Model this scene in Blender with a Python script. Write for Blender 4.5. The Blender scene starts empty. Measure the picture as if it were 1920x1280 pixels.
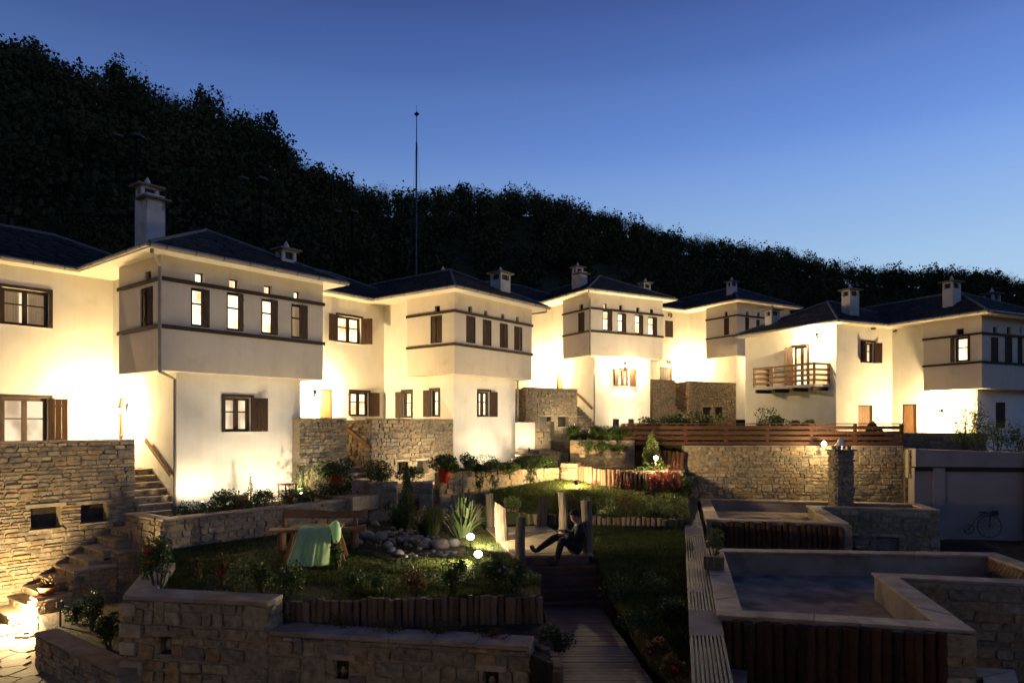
import bpy, math, random
import numpy as np
from mathutils import Vector, Matrix, noise

# ------------------------------------------------------------------ camera, sky, exposure
SC = bpy.context.scene
COL = SC.collection
HORIZON, FOCAL, EYE = 795.0, 1280.0, 5.0        # photograph: horizon row, focal length in its pixels, eye height

cam_data = bpy.data.cameras.new('camera')
cam_data.lens = 24.0
cam_data.sensor_width = 36.0
cam_data.shift_y = (HORIZON - 640) / 1920
cam_data.clip_start = 0.1
cam_data.clip_end = 3000
cam = bpy.data.objects.new('camera', cam_data)
cam.location = (0, 0, EYE)
cam.rotation_euler = (math.pi / 2, 0, 0)
COL.objects.link(cam)
SC.camera = cam

SUN_AZ = 75.0          # where the afterglow is: degrees to the right of the view
world = bpy.data.worlds.new('World')
SC.world = world
world.use_nodes = True
def build_world():
    nt = world.node_tree
    N, L = nt.nodes, nt.links
    bg = N['Background']
    sky = N.new('ShaderNodeTexSky')
    sky.sky_type = 'NISHITA'
    sky.sun_disc = False
    sky.sun_elevation = math.radians(-2.5)
    sky.sun_rotation = math.radians(SUN_AZ)
    sky.air_density, sky.dust_density, sky.ozone_density = 1.0, 0.0, 6.0
    # twilight: deep blue overhead, paler towards the horizon and towards the afterglow
    tc = N.new('ShaderNodeTexCoord')
    sep = N.new('ShaderNodeSeparateXYZ')
    L.new(tc.outputs['Generated'], sep.inputs[0])
    ramp = N.new('ShaderNodeValToRGB')
    ramp.color_ramp.interpolation = 'CARDINAL'
    L.new(sep.outputs['Z'], ramp.inputs[0])
    stops = [(0.0, (.44, .56, .70)), (.10, (.41, .56, .73)), (.225, (.315, .490, .735)), (.348, (.168, .312, .690)),
             (.444, (.096, .190, .510)), (.515, (.060, .117, .355)), (.70, (.017, .037, .135)), (1.0, (.006, .015, .058))]
    el = ramp.color_ramp.elements
    el[0].position, el[0].color = stops[0][0], (*stops[0][1], 1)
    el[1].position, el[1].color = stops[-1][0], (*stops[-1][1], 1)
    for p, c in stops[1:-1]:
        e = el.new(p); e.color = (*c, 1)
    dot = N.new('ShaderNodeVectorMath'); dot.operation = 'DOT_PRODUCT'
    a = math.radians(SUN_AZ)
    L.new(tc.outputs['Generated'], dot.inputs[0]); dot.inputs[1].default_value = (math.sin(a), math.cos(a), 0)
    mul = N.new('ShaderNodeMath'); mul.operation = 'MULTIPLY_ADD'
    L.new(dot.outputs['Value'], mul.inputs[0]); mul.inputs[1].default_value = .40; mul.inputs[2].default_value = .80
    sc1 = N.new('ShaderNodeVectorMath'); sc1.operation = 'SCALE'
    L.new(ramp.outputs[0], sc1.inputs[0]); L.new(mul.outputs[0], sc1.inputs['Scale'])
    sc2 = N.new('ShaderNodeVectorMath'); sc2.operation = 'SCALE'
    L.new(sky.outputs[0], sc2.inputs[0]); sc2.inputs['Scale'].default_value = .05
    add = N.new('ShaderNodeVectorMath'); add.operation = 'ADD'
    L.new(sc1.outputs[0], add.inputs[0]); L.new(sc2.outputs[0], add.inputs[1])
    L.new(add.outputs[0], bg.inputs['Color'])
    bg.inputs['Strength'].default_value = 1.0
build_world()
SC.view_settings.view_transform = 'Standard'
SC.view_settings.look = 'None'
SC.view_settings.exposure = 0.0
SC.view_settings.gamma = 1.0
SC.view_settings.use_curve_mapping = False
SC.render.engine = 'CYCLES'
SC.cycles.use_denoising = True
SC.cycles.use_light_tree = True
SC.cycles.max_bounces = 6
SC.cycles.diffuse_bounces = 3
SC.cycles.transparent_max_bounces = 8
SC.cycles.sample_clamp_indirect = 4.0
SC.cycles.caustics_reflective = False
SC.cycles.caustics_refractive = False
LAMP = (1.0, .72, .34)         # warm bulbs
PW = 12.0                       # one dial for all the bulbs

def at(px, py, Y):             # a point of the photograph at a known distance
    return Vector(((px - 960) / FOCAL * Y, Y, EYE - (py - HORIZON) / FOCAL * Y))
def onz(px, py, z):            # a point of the photograph on a known level
    return at(px, py, FOCAL * (EYE - z) / (py - HORIZON))

# ------------------------------------------------------------------ mesh and object helpers
class MB:
    def __init__(self):
        self.v, self.f, self.m = [], [], []
    def add(self, verts, faces, mi=0):
        o = len(self.v)
        self.v += [tuple(p) for p in verts]
        self.f += [tuple(i + o for i in f) for f in faces]
        self.m += [mi] * len(faces)
        return self
    def hexa(self, p, mi=0):   # 4 bottom then 4 top corners, counter-clockwise seen from above
        return self.add(p, [(3, 2, 1, 0), (4, 5, 6, 7), (0, 1, 5, 4), (1, 2, 6, 5), (2, 3, 7, 6), (3, 0, 4, 7)], mi)
    def box(self, x0, x1, y0, y1, z0, z1, mi=0):
        return self.hexa([(x0, y0, z0), (x1, y0, z0), (x1, y1, z0), (x0, y1, z0),
                          (x0, y0, z1), (x1, y0, z1), (x1, y1, z1), (x0, y1, z1)], mi)
    def obox(self, c, s, rz=0.0, mi=0, M=None):
        ca, sa = math.cos(rz), math.sin(rz)
        P = []
        for z in (-.5, .5):
            for x, y in ((-.5, -.5), (.5, -.5), (.5, .5), (-.5, .5)):
                q = Vector((x * s[0], y * s[1], z * s[2]))
                if M is not None: q = M @ q
                else: q = Vector((q.x * ca - q.y * sa, q.x * sa + q.y * ca, q.z))
                P.append((c[0] + q.x, c[1] + q.y, c[2] + q.z))
        return self.hexa(P, mi)
    def prism(self, poly, z0, z1, mi=0):      # poly counter-clockwise; z0 and z1 number or list
        n = len(poly)
        za = z0 if hasattr(z0, '__len__') else [z0] * n
        zb = z1 if hasattr(z1, '__len__') else [z1] * n
        V = [(p[0], p[1], za[i]) for i, p in enumerate(poly)] + [(p[0], p[1], zb[i]) for i, p in enumerate(poly)]
        F = [tuple(range(n - 1, -1, -1)), tuple(range(n, 2 * n))]
        F += [(i, (i + 1) % n, (i + 1) % n + n, i + n) for i in range(n)]
        return self.add(V, F, mi)
    def tube(self, path, r, n=8, cap=True, mi=0, jit=0, rng=None):
        path = [Vector(p) for p in path]
        k = len(path)
        R = r if hasattr(r, '__len__') else [r] * k
        V, F = [], []
        up0 = None
        for i, p in enumerate(path):
            d = (path[min(i + 1, k - 1)] - path[max(i - 1, 0)])
            if d.length < 1e-9: d = Vector((0, 0, 1))
            d.normalize()
            if up0 is None:
                up0 = Vector((1, 0, 0)) if abs(d.x) < .9 else Vector((0, 1, 0))
            a = (up0 - d * up0.dot(d)).normalized()
            b = d.cross(a)
            up0 = a
            for j in range(n):
                t = 2 * math.pi * j / n
                rr = R[i] * (1 + (rng.uniform(-jit, jit) if rng else 0))
                V.append(p + a * math.cos(t) * rr + b * math.sin(t) * rr)
        for i in range(k - 1):
            for j in range(n):
                F.append((i * n + j, i * n + (j + 1) % n, (i + 1) * n + (j + 1) % n, (i + 1) * n + j))
        if cap:
            F.append(tuple(range(n - 1, -1, -1)))
            F.append(tuple((k - 1) * n + j for j in range(n)))
        return self.add(V, F, mi)
    def lathe(self, prof, c=(0, 0, 0), n=12, mi=0, cap=True):
        V, F = [], []
        for r, z in prof:
            for j in range(n):
                t = 2 * math.pi * j / n
                V.append((c[0] + r * math.cos(t), c[1] + r * math.sin(t), c[2] + z))
        k = len(prof)
        for i in range(k - 1):
            for j in range(n):
                F.append((i * n + j, i * n + (j + 1) % n, (i + 1) * n + (j + 1) % n, (i + 1) * n + j))
        if cap:
            F.append(tuple(range(n - 1, -1, -1))); F.append(tuple((k - 1) * n + j for j in range(n)))
        return self.add(V, F, mi)
    def build(self, name, mats, parent=None, smooth=False, bevel=0, loc=None, rz=None):
        me = bpy.data.meshes.new(name)
        me.from_pydata(self.v, [], self.f)
        if not isinstance(mats, (list, tuple)): mats = [mats]
        for m in mats: me.materials.append(m)
        if len(mats) > 1: me.polygons.foreach_set('material_index', self.m)
        if smooth: me.polygons.foreach_set('use_smooth', [True] * len(me.polygons))
        me.update()
        o = bpy.data.objects.new(name, me)
        COL.objects.link(o)
        if parent is not None: o.parent = parent
        if loc is not None: o.location = loc
        if rz is not None: o.rotation_euler = (0, 0, rz)
        if bevel:
            b = o.modifiers.new('bevel', 'BEVEL'); b.width = bevel; b.segments = 1; b.limit_method = 'ANGLE'
        return o

def np_mesh(name, V, F, mat, parent=None, smooth=False):      # arrays of quads or triangles
    V = np.asarray(V, dtype=np.float32).reshape(-1, 3)
    F = np.asarray(F, dtype=np.int32)
    k = F.shape[1]
    me = bpy.data.meshes.new(name)
    me.vertices.add(len(V)); me.vertices.foreach_set('co', V.ravel())
    me.loops.add(F.size); me.loops.foreach_set('vertex_index', F.ravel())
    me.polygons.add(len(F)); me.polygons.foreach_set('loop_start', np.arange(0, F.size, k, dtype=np.int32))
    me.polygons.foreach_set('loop_total', np.full(len(F), k, dtype=np.int32))
    for m in (mat if isinstance(mat, (list, tuple)) else [mat]): me.materials.append(m)
    me.update(calc_edges=True)
    if smooth: me.polygons.foreach_set('use_smooth', [True] * len(F))
    o = bpy.data.objects.new(name, me)
    COL.objects.link(o)
    if parent is not None: o.parent = parent
    return o

def tag(o, label=None, cat=None, group=None, kind=None):
    if label: o['label'] = label
    if cat: o['category'] = cat
    if group: o['group'] = group
    if kind: o['kind'] = kind
    return o
def thing(name, label, cat, loc=(0, 0, 0), rz=0.0, group=None):
    o = bpy.data.objects.new(name, None)
    o.empty_display_size = .2
    COL.objects.link(o)
    o.location = loc; o.rotation_euler = (0, 0, rz)
    return tag(o, label, cat, group, 'thing')
def structure(o):
    o['kind'] = 'structure'
    return o
def copy_tree(o, parent=None):
    c = o.copy(); COL.objects.link(c); c.parent = parent
    for ch in list(o.children):
        copy_tree(ch, c)
    return c
def point_light(parent, loc, watts, radius=.06, col=LAMP):
    d = bpy.data.lights.new('bulb_light', 'POINT')
    d.energy = watts * PW; d.color = col; d.shadow_soft_size = radius
    o = bpy.data.objects.new('bulb_light', d)
    COL.objects.link(o)
    o.location = loc
    if parent is not None: o.parent = parent
    return o
def spot_light(parent, loc, target, watts, deg=90, blend=.6, radius=.05, col=LAMP):
    d = bpy.data.lights.new('bulb_light', 'SPOT')
    d.energy = watts * PW; d.color = col; d.shadow_soft_size = radius
    d.spot_size = math.radians(deg); d.spot_blend = blend
    o = bpy.data.objects.new('bulb_light', d)
    COL.objects.link(o)
    o.location = loc
    o.rotation_euler = (Vector(target) - Vector(loc)).to_track_quat('-Z', 'Y').to_euler()
    if parent is not None: o.parent = parent
    return o

# ------------------------------------------------------------------ materials
def new_mat(name):
    m = bpy.data.materials.new(name); m.use_nodes = True
    nt = m.node_tree
    return m, nt, nt.nodes['Principled BSDF']
def surf(name, c1, c2=None, scale=3.0, rough=.8, bump=0.0, bscale=None, detail=6, stretch=None, spec=.3, pos=(.35, .65), dist=.02, wear=None, streak=0):
    m, nt, p = new_mat(name)
    N, L = nt.nodes, nt.links
    p.inputs['Roughness'].default_value = rough
    p.inputs['Specular IOR Level'].default_value = spec
    tc = N.new('ShaderNodeTexCoord')
    src = tc.outputs['Object']
    if stretch:
        mp = N.new('ShaderNodeMapping'); mp.inputs['Scale'].default_value = stretch
        L.new(src, mp.inputs[0]); src = mp.outputs[0]
    if c2 is None:
        p.inputs['Base Color'].default_value = (*c1, 1)
    else:
        nz = N.new('ShaderNodeTexNoise'); nz.inputs['Scale'].default_value = scale; nz.inputs['Detail'].default_value = detail
        L.new(src, nz.inputs['Vector'])
        r = N.new('ShaderNodeValToRGB'); L.new(nz.outputs[0], r.inputs[0])
        r.color_ramp.elements[0].position, r.color_ramp.elements[0].color = pos[0], (*c1, 1)
        r.color_ramp.elements[1].position, r.color_ramp.elements[1].color = pos[1], (*c2, 1)
        out = r.outputs[0]
        if wear:                # blotches of another colour, with a shape of their own
            w = N.new('ShaderNodeTexNoise'); w.inputs['Scale'].default_value = wear[1]; w.inputs['Detail'].default_value = 8
            L.new(tc.outputs['Object'], w.inputs['Vector'])
            wr = N.new('ShaderNodeValToRGB'); L.new(w.outputs[0], wr.inputs[0])
            wr.color_ramp.elements[0].position = wear[2]; wr.color_ramp.elements[1].position = wear[2] + .15
            mx = N.new('ShaderNodeMix'); mx.data_type = 'RGBA'
            L.new(wr.outputs[0], mx.inputs[0]); L.new(out, mx.inputs[6]); mx.inputs[7].default_value = (*wear[0], 1)
            out = mx.outputs[2]
        if streak:              # rain streaks
            mp2 = N.new('ShaderNodeMapping'); mp2.inputs['Scale'].default_value = (5, 5, .35); L.new(tc.outputs['Object'], mp2.inputs[0])
            sn = N.new('ShaderNodeTexNoise'); sn.inputs['Scale'].default_value = 1.6; sn.inputs['Detail'].default_value = 5; L.new(mp2.outputs[0], sn.inputs['Vector'])
            sr = N.new('ShaderNodeMapRange'); sr.inputs[1].default_value = .35; sr.inputs[2].default_value = .7; sr.inputs[3].default_value = 1; sr.inputs[4].default_value = 1 - streak
            L.new(sn.outputs[0], sr.inputs[0]); sm = N.new('ShaderNodeVectorMath'); sm.operation = 'SCALE'; L.new(out, sm.inputs[0]); L.new(sr.outputs[0], sm.inputs['Scale']); out = sm.outputs[0]
        L.new(out, p.inputs['Base Color'])
    if bump:
        nb = N.new('ShaderNodeTexNoise'); nb.inputs['Scale'].default_value = bscale or scale * 4; nb.inputs['Detail'].default_value = 6
        L.new(src, nb.inputs['Vector'])
        b = N.new('ShaderNodeBump'); b.inputs['Strength'].default_value = bump; b.inputs['Distance'].default_value = dist
        L.new(nb.outputs[0], b.inputs['Height']); L.new(b.outputs[0], p.inputs['Normal'])
    return m
def varied(name, cols, rough=.85, nscale=6.0, bump=.5, bscale=14.0, mixin=.35, spec=.25, dist=.02, stretch=None, translucent=0):
    # each object and each loose piece takes its own colour of the list
    m, nt, p = new_mat(name)
    N, L = nt.nodes, nt.links
    p.inputs['Roughness'].default_value = rough
    p.inputs['Specular IOR Level'].default_value = spec
    oi = N.new('ShaderNodeObjectInfo'); ge = N.new('ShaderNodeNewGeometry')
    ad = N.new('ShaderNodeMath'); ad.operation = 'ADD'
    L.new(oi.outputs['Random'], ad.inputs[0]); L.new(ge.outputs['Random Per Island'], ad.inputs[1])
    fr = N.new('ShaderNodeMath'); fr.operation = 'FRACT'; L.new(ad.outputs[0], fr.inputs[0])
    r = N.new('ShaderNodeValToRGB'); r.color_ramp.interpolation = 'LINEAR'
    L.new(fr.outputs[0], r.inputs[0])
    n = len(cols); el = r.color_ramp.elements
    el[0].position, el[0].color = 0, (*cols[0], 1); el[1].position, el[1].color = 1, (*cols[-1], 1)
    for i in range(1, n - 1):
        e = el.new(i / (n - 1)); e.color = (*cols[i], 1)
    tc = N.new('ShaderNodeTexCoord')
    src = tc.outputs['Object']
    if stretch:
        mp = N.new('ShaderNodeMapping'); mp.inputs['Scale'].default_value = stretch
        L.new(src, mp.inputs[0]); src = mp.outputs[0]
    nz = N.new('ShaderNodeTexNoise'); nz.inputs['Scale'].default_value = nscale; nz.inputs['Detail'].default_value = 6
    L.new(src, nz.inputs['Vector'])
    mr = N.new('ShaderNodeMapRange'); L.new(nz.outputs[0], mr.inputs[0])
    mr.inputs[1].default_value = .3; mr.inputs[2].default_value = .7; mr.inputs[3].default_value = 1 - mixin; mr.inputs[4].default_value = 1 + mixin
    vm = N.new('ShaderNodeVectorMath'); vm.operation = 'SCALE'
    L.new(r.outputs[0], vm.inputs[0]); L.new(mr.outputs[0], vm.inputs['Scale'])
    L.new(vm.outputs[0], p.inputs['Base Color'])
    if bump:
        nb = N.new('ShaderNodeTexNoise'); nb.inputs['Scale'].default_value = bscale; nb.inputs['Detail'].default_value = 6
        L.new(src, nb.inputs['Vector'])
        b = N.new('ShaderNodeBump'); b.inputs['Strength'].default_value = bump; b.inputs['Distance'].default_value = dist
        L.new(nb.outputs[0], b.inputs['Height']); L.new(b.outputs[0], p.inputs['Normal'])
    if translucent:
        tr = N.new('ShaderNodeBsdfTranslucent'); L.new(vm.outputs[0], tr.inputs['Color'])
        ms = N.new('ShaderNodeMixShader'); ms.inputs[0].default_value = translucent
        out = N['Material Output']
        L.new(p.outputs[0], ms.inputs[1]); L.new(tr.outputs[0], ms.inputs[2]); L.new(ms.outputs[0], out.inputs[0])
    return m
def glow(name, col, strength, c2=None, scale=(1, 1, 1)):
    m, nt, p = new_mat(name)
    N, L = nt.nodes, nt.links
    p.inputs['Base Color'].default_value = (*[x * .3 for x in col], 1)
    p.inputs['Roughness'].default_value = .15
    p.inputs['Emission Strength'].default_value = strength
    if c2 is None:
        p.inputs['Emission Color'].default_value = (*col, 1)
    else:
        tc = N.new('ShaderNodeTexCoord'); mp = N.new('ShaderNodeMapping'); mp.inputs['Scale'].default_value = scale
        oi = N.new('ShaderNodeObjectInfo')
        L.new(tc.outputs['Object'], mp.inputs[0]); L.new(oi.outputs['Random'], mp.inputs['Location'])
        nz = N.new('ShaderNodeTexNoise'); nz.inputs['Scale'].default_value = 1; nz.inputs['Detail'].default_value = 2
        L.new(mp.outputs[0], nz.inputs['Vector'])
        r = N.new('ShaderNodeValToRGB'); L.new(nz.outputs[0], r.inputs[0])
        r.color_ramp.elements[0].position, r.color_ramp.elements[0].color = .38, (*c2, 1)
        r.color_ramp.elements[1].position, r.color_ramp.elements[1].color = .55, (*col, 1)
        L.new(r.outputs[0], p.inputs['Emission Color'])
    return m

M = {}
M['white'] = surf('white_plaster', (.72, .68, .60), (.80, .77, .70), 1.2, .9, .2, 35, wear=((.62, .56, .47), .9, .60), streak=.04)
M['beige'] = surf('beige_plaster', (.62, .545, .44), (.68, .605, .50), 1.1, .92, .2, 45, wear=((.55, .475, .375), 1.3, .56), streak=.05)
M['soffit'] = surf('painted_soffit', (.72, .66, .55), (.78, .73, .63), 2, .8)
M['timber'] = surf('dark_stained_timber', (.024, .014, .009), (.045, .025, .015), 3, .6, .25, 30, stretch=(6, 6, 1))
M['shutter'] = surf('brown_shutter_wood', (.030, .015, .008), (.058, .028, .015), 3, .6, .3, 30, stretch=(8, 8, 1))
M['door'] = surf('brown_door_wood', (.13, .066, .028), (.20, .105, .045), 3, .5, .25, 30, stretch=(8, 8, 1))
M['rail'] = surf('oiled_rail_wood', (.19, .092, .036), (.28, .145, .06), 3, .5, .2, 30, stretch=(4, 4, 4))
M['redwood'] = surf('red_stained_wood', (.085, .035, .020), (.14, .058, .034), 3, .65, .3, 30, stretch=(1, 6, 6))
M['slate'] = varied('roof_slate', [(.030, .029, .029), (.046, .044, .043), (.036, .034, .032), (.060, .057, .053), (.042, .040, .039)], .9, 5, .5, 20)
M['ridge'] = surf('ridge_mortar', (.13, .125, .12), (.19, .18, .175), 6, .9, .3)
M['gutter'] = surf('grey_metal_gutter', (.22, .20, .17), (.28, .25, .21), 4, .45, spec=.5)
M['chimney'] = surf('chimney_plaster', (.52, .47, .44), (.63, .58, .55), 1.5, .9, .2, 30, wear=((.33, .29, .27), 1.6, .62))
M['stone'] = varied('rubble_stone', [(.20, .18, .155), (.34, .265, .165), (.25, .215, .165), (.37, .255, .13), (.22, .175, .13), (.38, .32, .22), (.17, .15, .125), (.33, .27, .18), (.28, .19, .11)], .9, 9, .7, 16, .4, dist=.03)
M['mortar'] = surf('lime_mortar', (.28, .225, .15), (.36, .30, .21), 8, .95, .5, 40)
M['coping'] = varied('coping_slab', [(.32, .25, .19), (.38, .31, .24), (.27, .21, .155), (.36, .27, .19), (.33, .28, .23)], .8, 3, .5, 14, .3, dist=.02, stretch=(1, 1, 3))
M['step'] = varied('step_slab', [(.33, .27, .19), (.40, .33, .23), (.29, .23, .16)], .85, 4, .5, 16, .35)
M['concrete'] = surf('grey_concrete', (.22, .19, .16), (.31, .275, .235), 1.4, .95, .4, 30, spec=.05, wear=((.14, .118, .10), 1.1, .52))
M['roofdeck'] = surf('grey_screed', (.24, .19, .145), (.36, .295, .235), 2.2, .95, .6, 18, spec=.0, wear=((.15, .125, .105), 1.3, .50))
M['pinkwall'] = surf('pink_grey_render', (.30, .245, .225), (.36, .30, .275), .9, .9, .2, 25, wear=((.25, .205, .195), .6, .55))
M['soil'] = surf('garden_soil', (.028, .020, .013), (.060, .043, .028), 5, .95, .9, 22, dist=.06)
M['grassbase'] = surf('lawn_turf', (.026, .036, .010), (.050, .058, .018), 3, .95, .8, 60, dist=.03)
M['blade'] = varied('grass_blade', [(.040, .062, .014), (.065, .085, .022), (.05, .07, .016), (.10, .095, .035)], .75, 3, 0, 3, .3, spec=.15, translucent=.3)
M['log'] = varied('weathered_log', [(.15, .10, .065), (.22, .155, .10), (.12, .075, .05), (.25, .18, .125), (.135, .088, .057)], .85, 4, .7, 10, .35, stretch=(5, 5, .7))
M['barklog'] = varied('brown_bark_log', [(.075, .035, .018), (.11, .052, .027), (.05, .024, .014), (.13, .066, .034)], .85, 5, .8, 10, .4, stretch=(5, 5, .8))
M['deck'] = varied('deck_board', [(.33, .25, .15), (.28, .20, .12), (.37, .29, .19)], .7, 4, .4, 10, .3, stretch=(1, 8, 8))
M['boardwalk'] = varied('dark_boardwalk_board', [(.10, .05, .035), (.13, .065, .045), (.085, .042, .03)], .55, 4, .3, 10, .3, spec=.4)
M['post'] = surf('grey_post_wood', (.10, .075, .052), (.20, .155, .11), 3, .85, .6, 14, stretch=(7, 7, .8))
M['iron'] = surf('black_iron', (.02, .018, .016), (.035, .03, .027), 8, .5, spec=.5)
M['steel'] = surf('galvanised_steel', (.09, .085, .078), (.135, .128, .118), 6, .65, .1, spec=.3)
M['rock'] = varied('river_boulder', [(.20, .18, .17), (.28, .26, .25), (.16, .14, .13), (.33, .31, .30), (.22, .18, .15)], .85, 5, .35, 14, .25)
M['flag'] = varied('flagstone', [(.25, .20, .13), (.30, .24, .16), (.20, .16, .11), (.27, .23, .17)], .8, 4, .5, 14, .3)
M['leaf'] = varied('shrub_leaf', [(.035, .070, .016), (.055, .10, .022), (.045, .085, .018), (.08, .125, .03)], .5, 3, 0, 3, .2, spec=.4, translucent=.25)
M['darkleaf'] = varied('conifer_leaf', [(.022, .045, .014), (.035, .065, .018), (.028, .055, .016)], .55, 3, 0, 3, .2, translucent=.2)
M['paleleaf'] = varied('pale_leaf', [(.10, .14, .045), (.14, .19, .06), (.085, .12, .035), (.18, .20, .09)], .5, 3, 0, 3, .2, spec=.4, translucent=.3)
M['brownleaf'] = varied('russet_leaf', [(.12, .065, .025), (.09, .05, .022), (.14, .09, .035), (.07, .07, .02)], .6, 3, 0, 3, .2, translucent=.25)
M['redleaf'] = varied('red_leaf', [(.19, .034, .030), (.13, .026, .020), (.24, .06, .05), (.08, .035, .018)], .5, 3, 0, 3, .2, translucent=.3)
M['stem'] = surf('plant_stem', (.07, .06, .025), (.11, .085, .04), 6, .8)
M['petal'] = surf('red_petal', (.55, .015, .025), (.70, .03, .045), 9, .5)
M['pinkpetal'] = surf('pink_petal', (.60, .22, .25), (.72, .35, .36), 9, .5)
M['whitepetal'] = surf('white_petal', (.75, .72, .66), (.82, .80, .75), 9, .5)
M['yucca'] = varied('sword_leaf', [(.06, .085, .035), (.09, .115, .05), (.05, .075, .03)], .4, 3, 0, 3, .2, spec=.5, translucent=.2)
M['redpot'] = surf('glazed_red_pot', (.50, .045, .025), (.58, .06, .035), 4, .3, spec=.5)
M['clay'] = surf('terracotta', (.30, .11, .05), (.38, .15, .075), 6, .8, .2)
M['forest'] = varied('forest_leaf', [(.055, .058, .026), (.080, .072, .030), (.060, .064, .030), (.095, .072, .034)], .9, .5, 0, 3, .3, spec=.0, translucent=.15)
def forest_mat():
    # crowns differ in tone from tree to tree, leaves hardly within one
    m, nt, p = new_mat('forest_leaf'); N, L = nt.nodes, nt.links
    tc = N.new('ShaderNodeTexCoord'); nz = N.new('ShaderNodeTexNoise'); nz.inputs['Scale'].default_value = .16; nz.inputs['Detail'].default_value = 3
    L.new(tc.outputs['Object'], nz.inputs['Vector']); r = N.new('ShaderNodeValToRGB'); L.new(nz.outputs[0], r.inputs[0])
    e = r.color_ramp.elements; e[0].position, e[0].color = .34, (.030, .034, .018, 1); e[1].position, e[1].color = .68, (.085, .066, .032, 1)
    k = e.new(.5); k.color = (.050, .054, .026, 1)
    L.new(r.outputs[0], p.inputs['Base Color']); p.inputs['Roughness'].default_value = 1; p.inputs['Specular IOR Level'].default_value = 0
    return m
M['forest'] = forest_mat()
M['hill'] = surf('forest_floor', (.050, .046, .026), (.070, .060, .032), .2, 1, spec=0)
M['trunk'] = surf('tree_bark', (.035, .028, .020), (.06, .048, .035), 6, .9, .5)
M['lit'] = glow('lit_window_glass', (1.0, .86, .58), 1.9, (.70, .40, .18), (3.2, 3.2, 2.0))
M['litcurtain'] = glow('lit_curtain', (.80, .52, .27), .42, (.40, .25, .14), (11, 11, .5))
M['litroom'] = glow('lit_room_wall', (1.0, .85, .58), 1.1, (.52, .36, .23), (1.6, 1.6, 1.2))
M['darkglass'] = surf('dark_window_glass', (.015, .017, .02), None, rough=.08, spec=.6)
M['bulb'] = glow('hot_bulb', (1.0, .86, .58), 60)
M['lampglass'] = glow('lamp_glass', (1.0, .84, .55), 45)
M['dimglass'] = surf('clear_lamp_glass', (.25, .22, .17), None, rough=.15, spec=.5)
# ------------------------------------------------------------------ leaves as arrays
def rand_unit(rng, n):
    v = rng.normal(size=(n, 3)); return v / np.linalg.norm(v, axis=1, keepdims=True)
def leaf_quads(C, S, rng, aspect=.55, up=0.0):
    n = len(C)
    a = rand_unit(rng, n)
    if up: a = a * (1 - up) + np.array([0, 0, 1.0]) * up; a /= np.linalg.norm(a, axis=1, keepdims=True)
    b = np.cross(a, rand_unit(rng, n)); b /= np.linalg.norm(b, axis=1, keepdims=True) + 1e-9
    S = np.asarray(S).reshape(-1, 1)
    V = np.stack([C - a * S * .5, C + b * S * aspect * .5, C + a * S * .5, C - b * S * aspect * .5], 1).reshape(-1, 3)
    F = np.arange(4 * n).reshape(n, 4)
    return V, F
def clump(rng, c, rx, ry, rz, n_lumps, n_leaves, shell=.35, out=.75):
    # leaf positions on and inside a few overlapping lobes
    L = rand_unit(rng, n_lumps) * rng.uniform(.25, out, (n_lumps, 1)) * np.array([rx, ry, rz])
    k = rng.integers(0, n_lumps, n_leaves)
    r = rng.uniform(.30, .62, n_lumps)
    d = rand_unit(rng, n_leaves) * (1 - shell * rng.random((n_leaves, 1)) ** 1.5) * r[k][:, None] * np.array([rx, ry, rz])
    return np.asarray(c) + L[k] + d

# ------------------------------------------------------------------ hillside and its wood
SKYLINE = [(-900, 40), (-400, 50), (-200, 60), (0, 78), (60, 85), (130, 122), (200, 132), (260, 150), (330, 185), (420, 200), (470, 220), (520, 255), (560, 290),
           (600, 315), (660, 338), (720, 352), (780, 357), (880, 352), (1000, 358), (1060, 375), (1120, 392), (1200, 415), (1250, 432),
           (1330, 445), (1400, 456), (1500, 476), (1560, 492), (1640, 500), (1720, 502), (1850, 510), (1920, 525), (2200, 560), (2700, 600), (3300, 640)]
def skyline_y(px):
    return float(np.interp(px, [p[0] for p in SKYLINE], [p[1] for p in SKYLINE]))
def ridge_r(px):
    return float(np.interp(px, [-900, 0, 500, 800, 1200, 1920, 3300], [95, 100, 115, 150, 185, 210, 230]))
def foot_r(px):
    return float(np.interp(px, [-900, 0, 500, 900, 1300, 1920, 3300], [34, 34, 42, 56, 66, 62, 62]))
TREE_H = 6.4
def hill_z(px, Y):          # Y is the distance along the view; px the column of the photograph
    R, r0 = ridge_r(px), foot_r(px)
    ztop = EYE + (HORIZON - skyline_y(px)) / FOCAL * R - TREE_H
    t = (Y - r0) / (R - r0)
    zb = 3.2
    if t <= 0: return zb
    if t <= 1: return zb + (ztop - zb) * (1 - (1 - t) ** 1.25)
    return ztop - (Y - R) * .12
def build_hill():
    cols = list(range(-900, 3301, 60))
    V, F = [], []
    ts = [0, .08, .16, .25, .35, .45, .55, .65, .75, .85, .93, 1, 1.1, 1.4, 2.2, 4]
    for px in cols:
        R, r0 = ridge_r(px), foot_r(px)
        for t in ts:
            Y = r0 + t * (R - r0)
            V.append(((px - 960) / FOCAL * Y, Y, hill_z(px, Y)))
    k = len(ts)
    for i in range(len(cols) - 1):
        for j in range(k - 1):
            F.append((i * k + j, (i + 1) * k + j, (i + 1) * k + j + 1, i * k + j + 1))
    structure(np_mesh('hillside', V, F, M['hill'], smooth=True))
build_hill()

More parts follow.
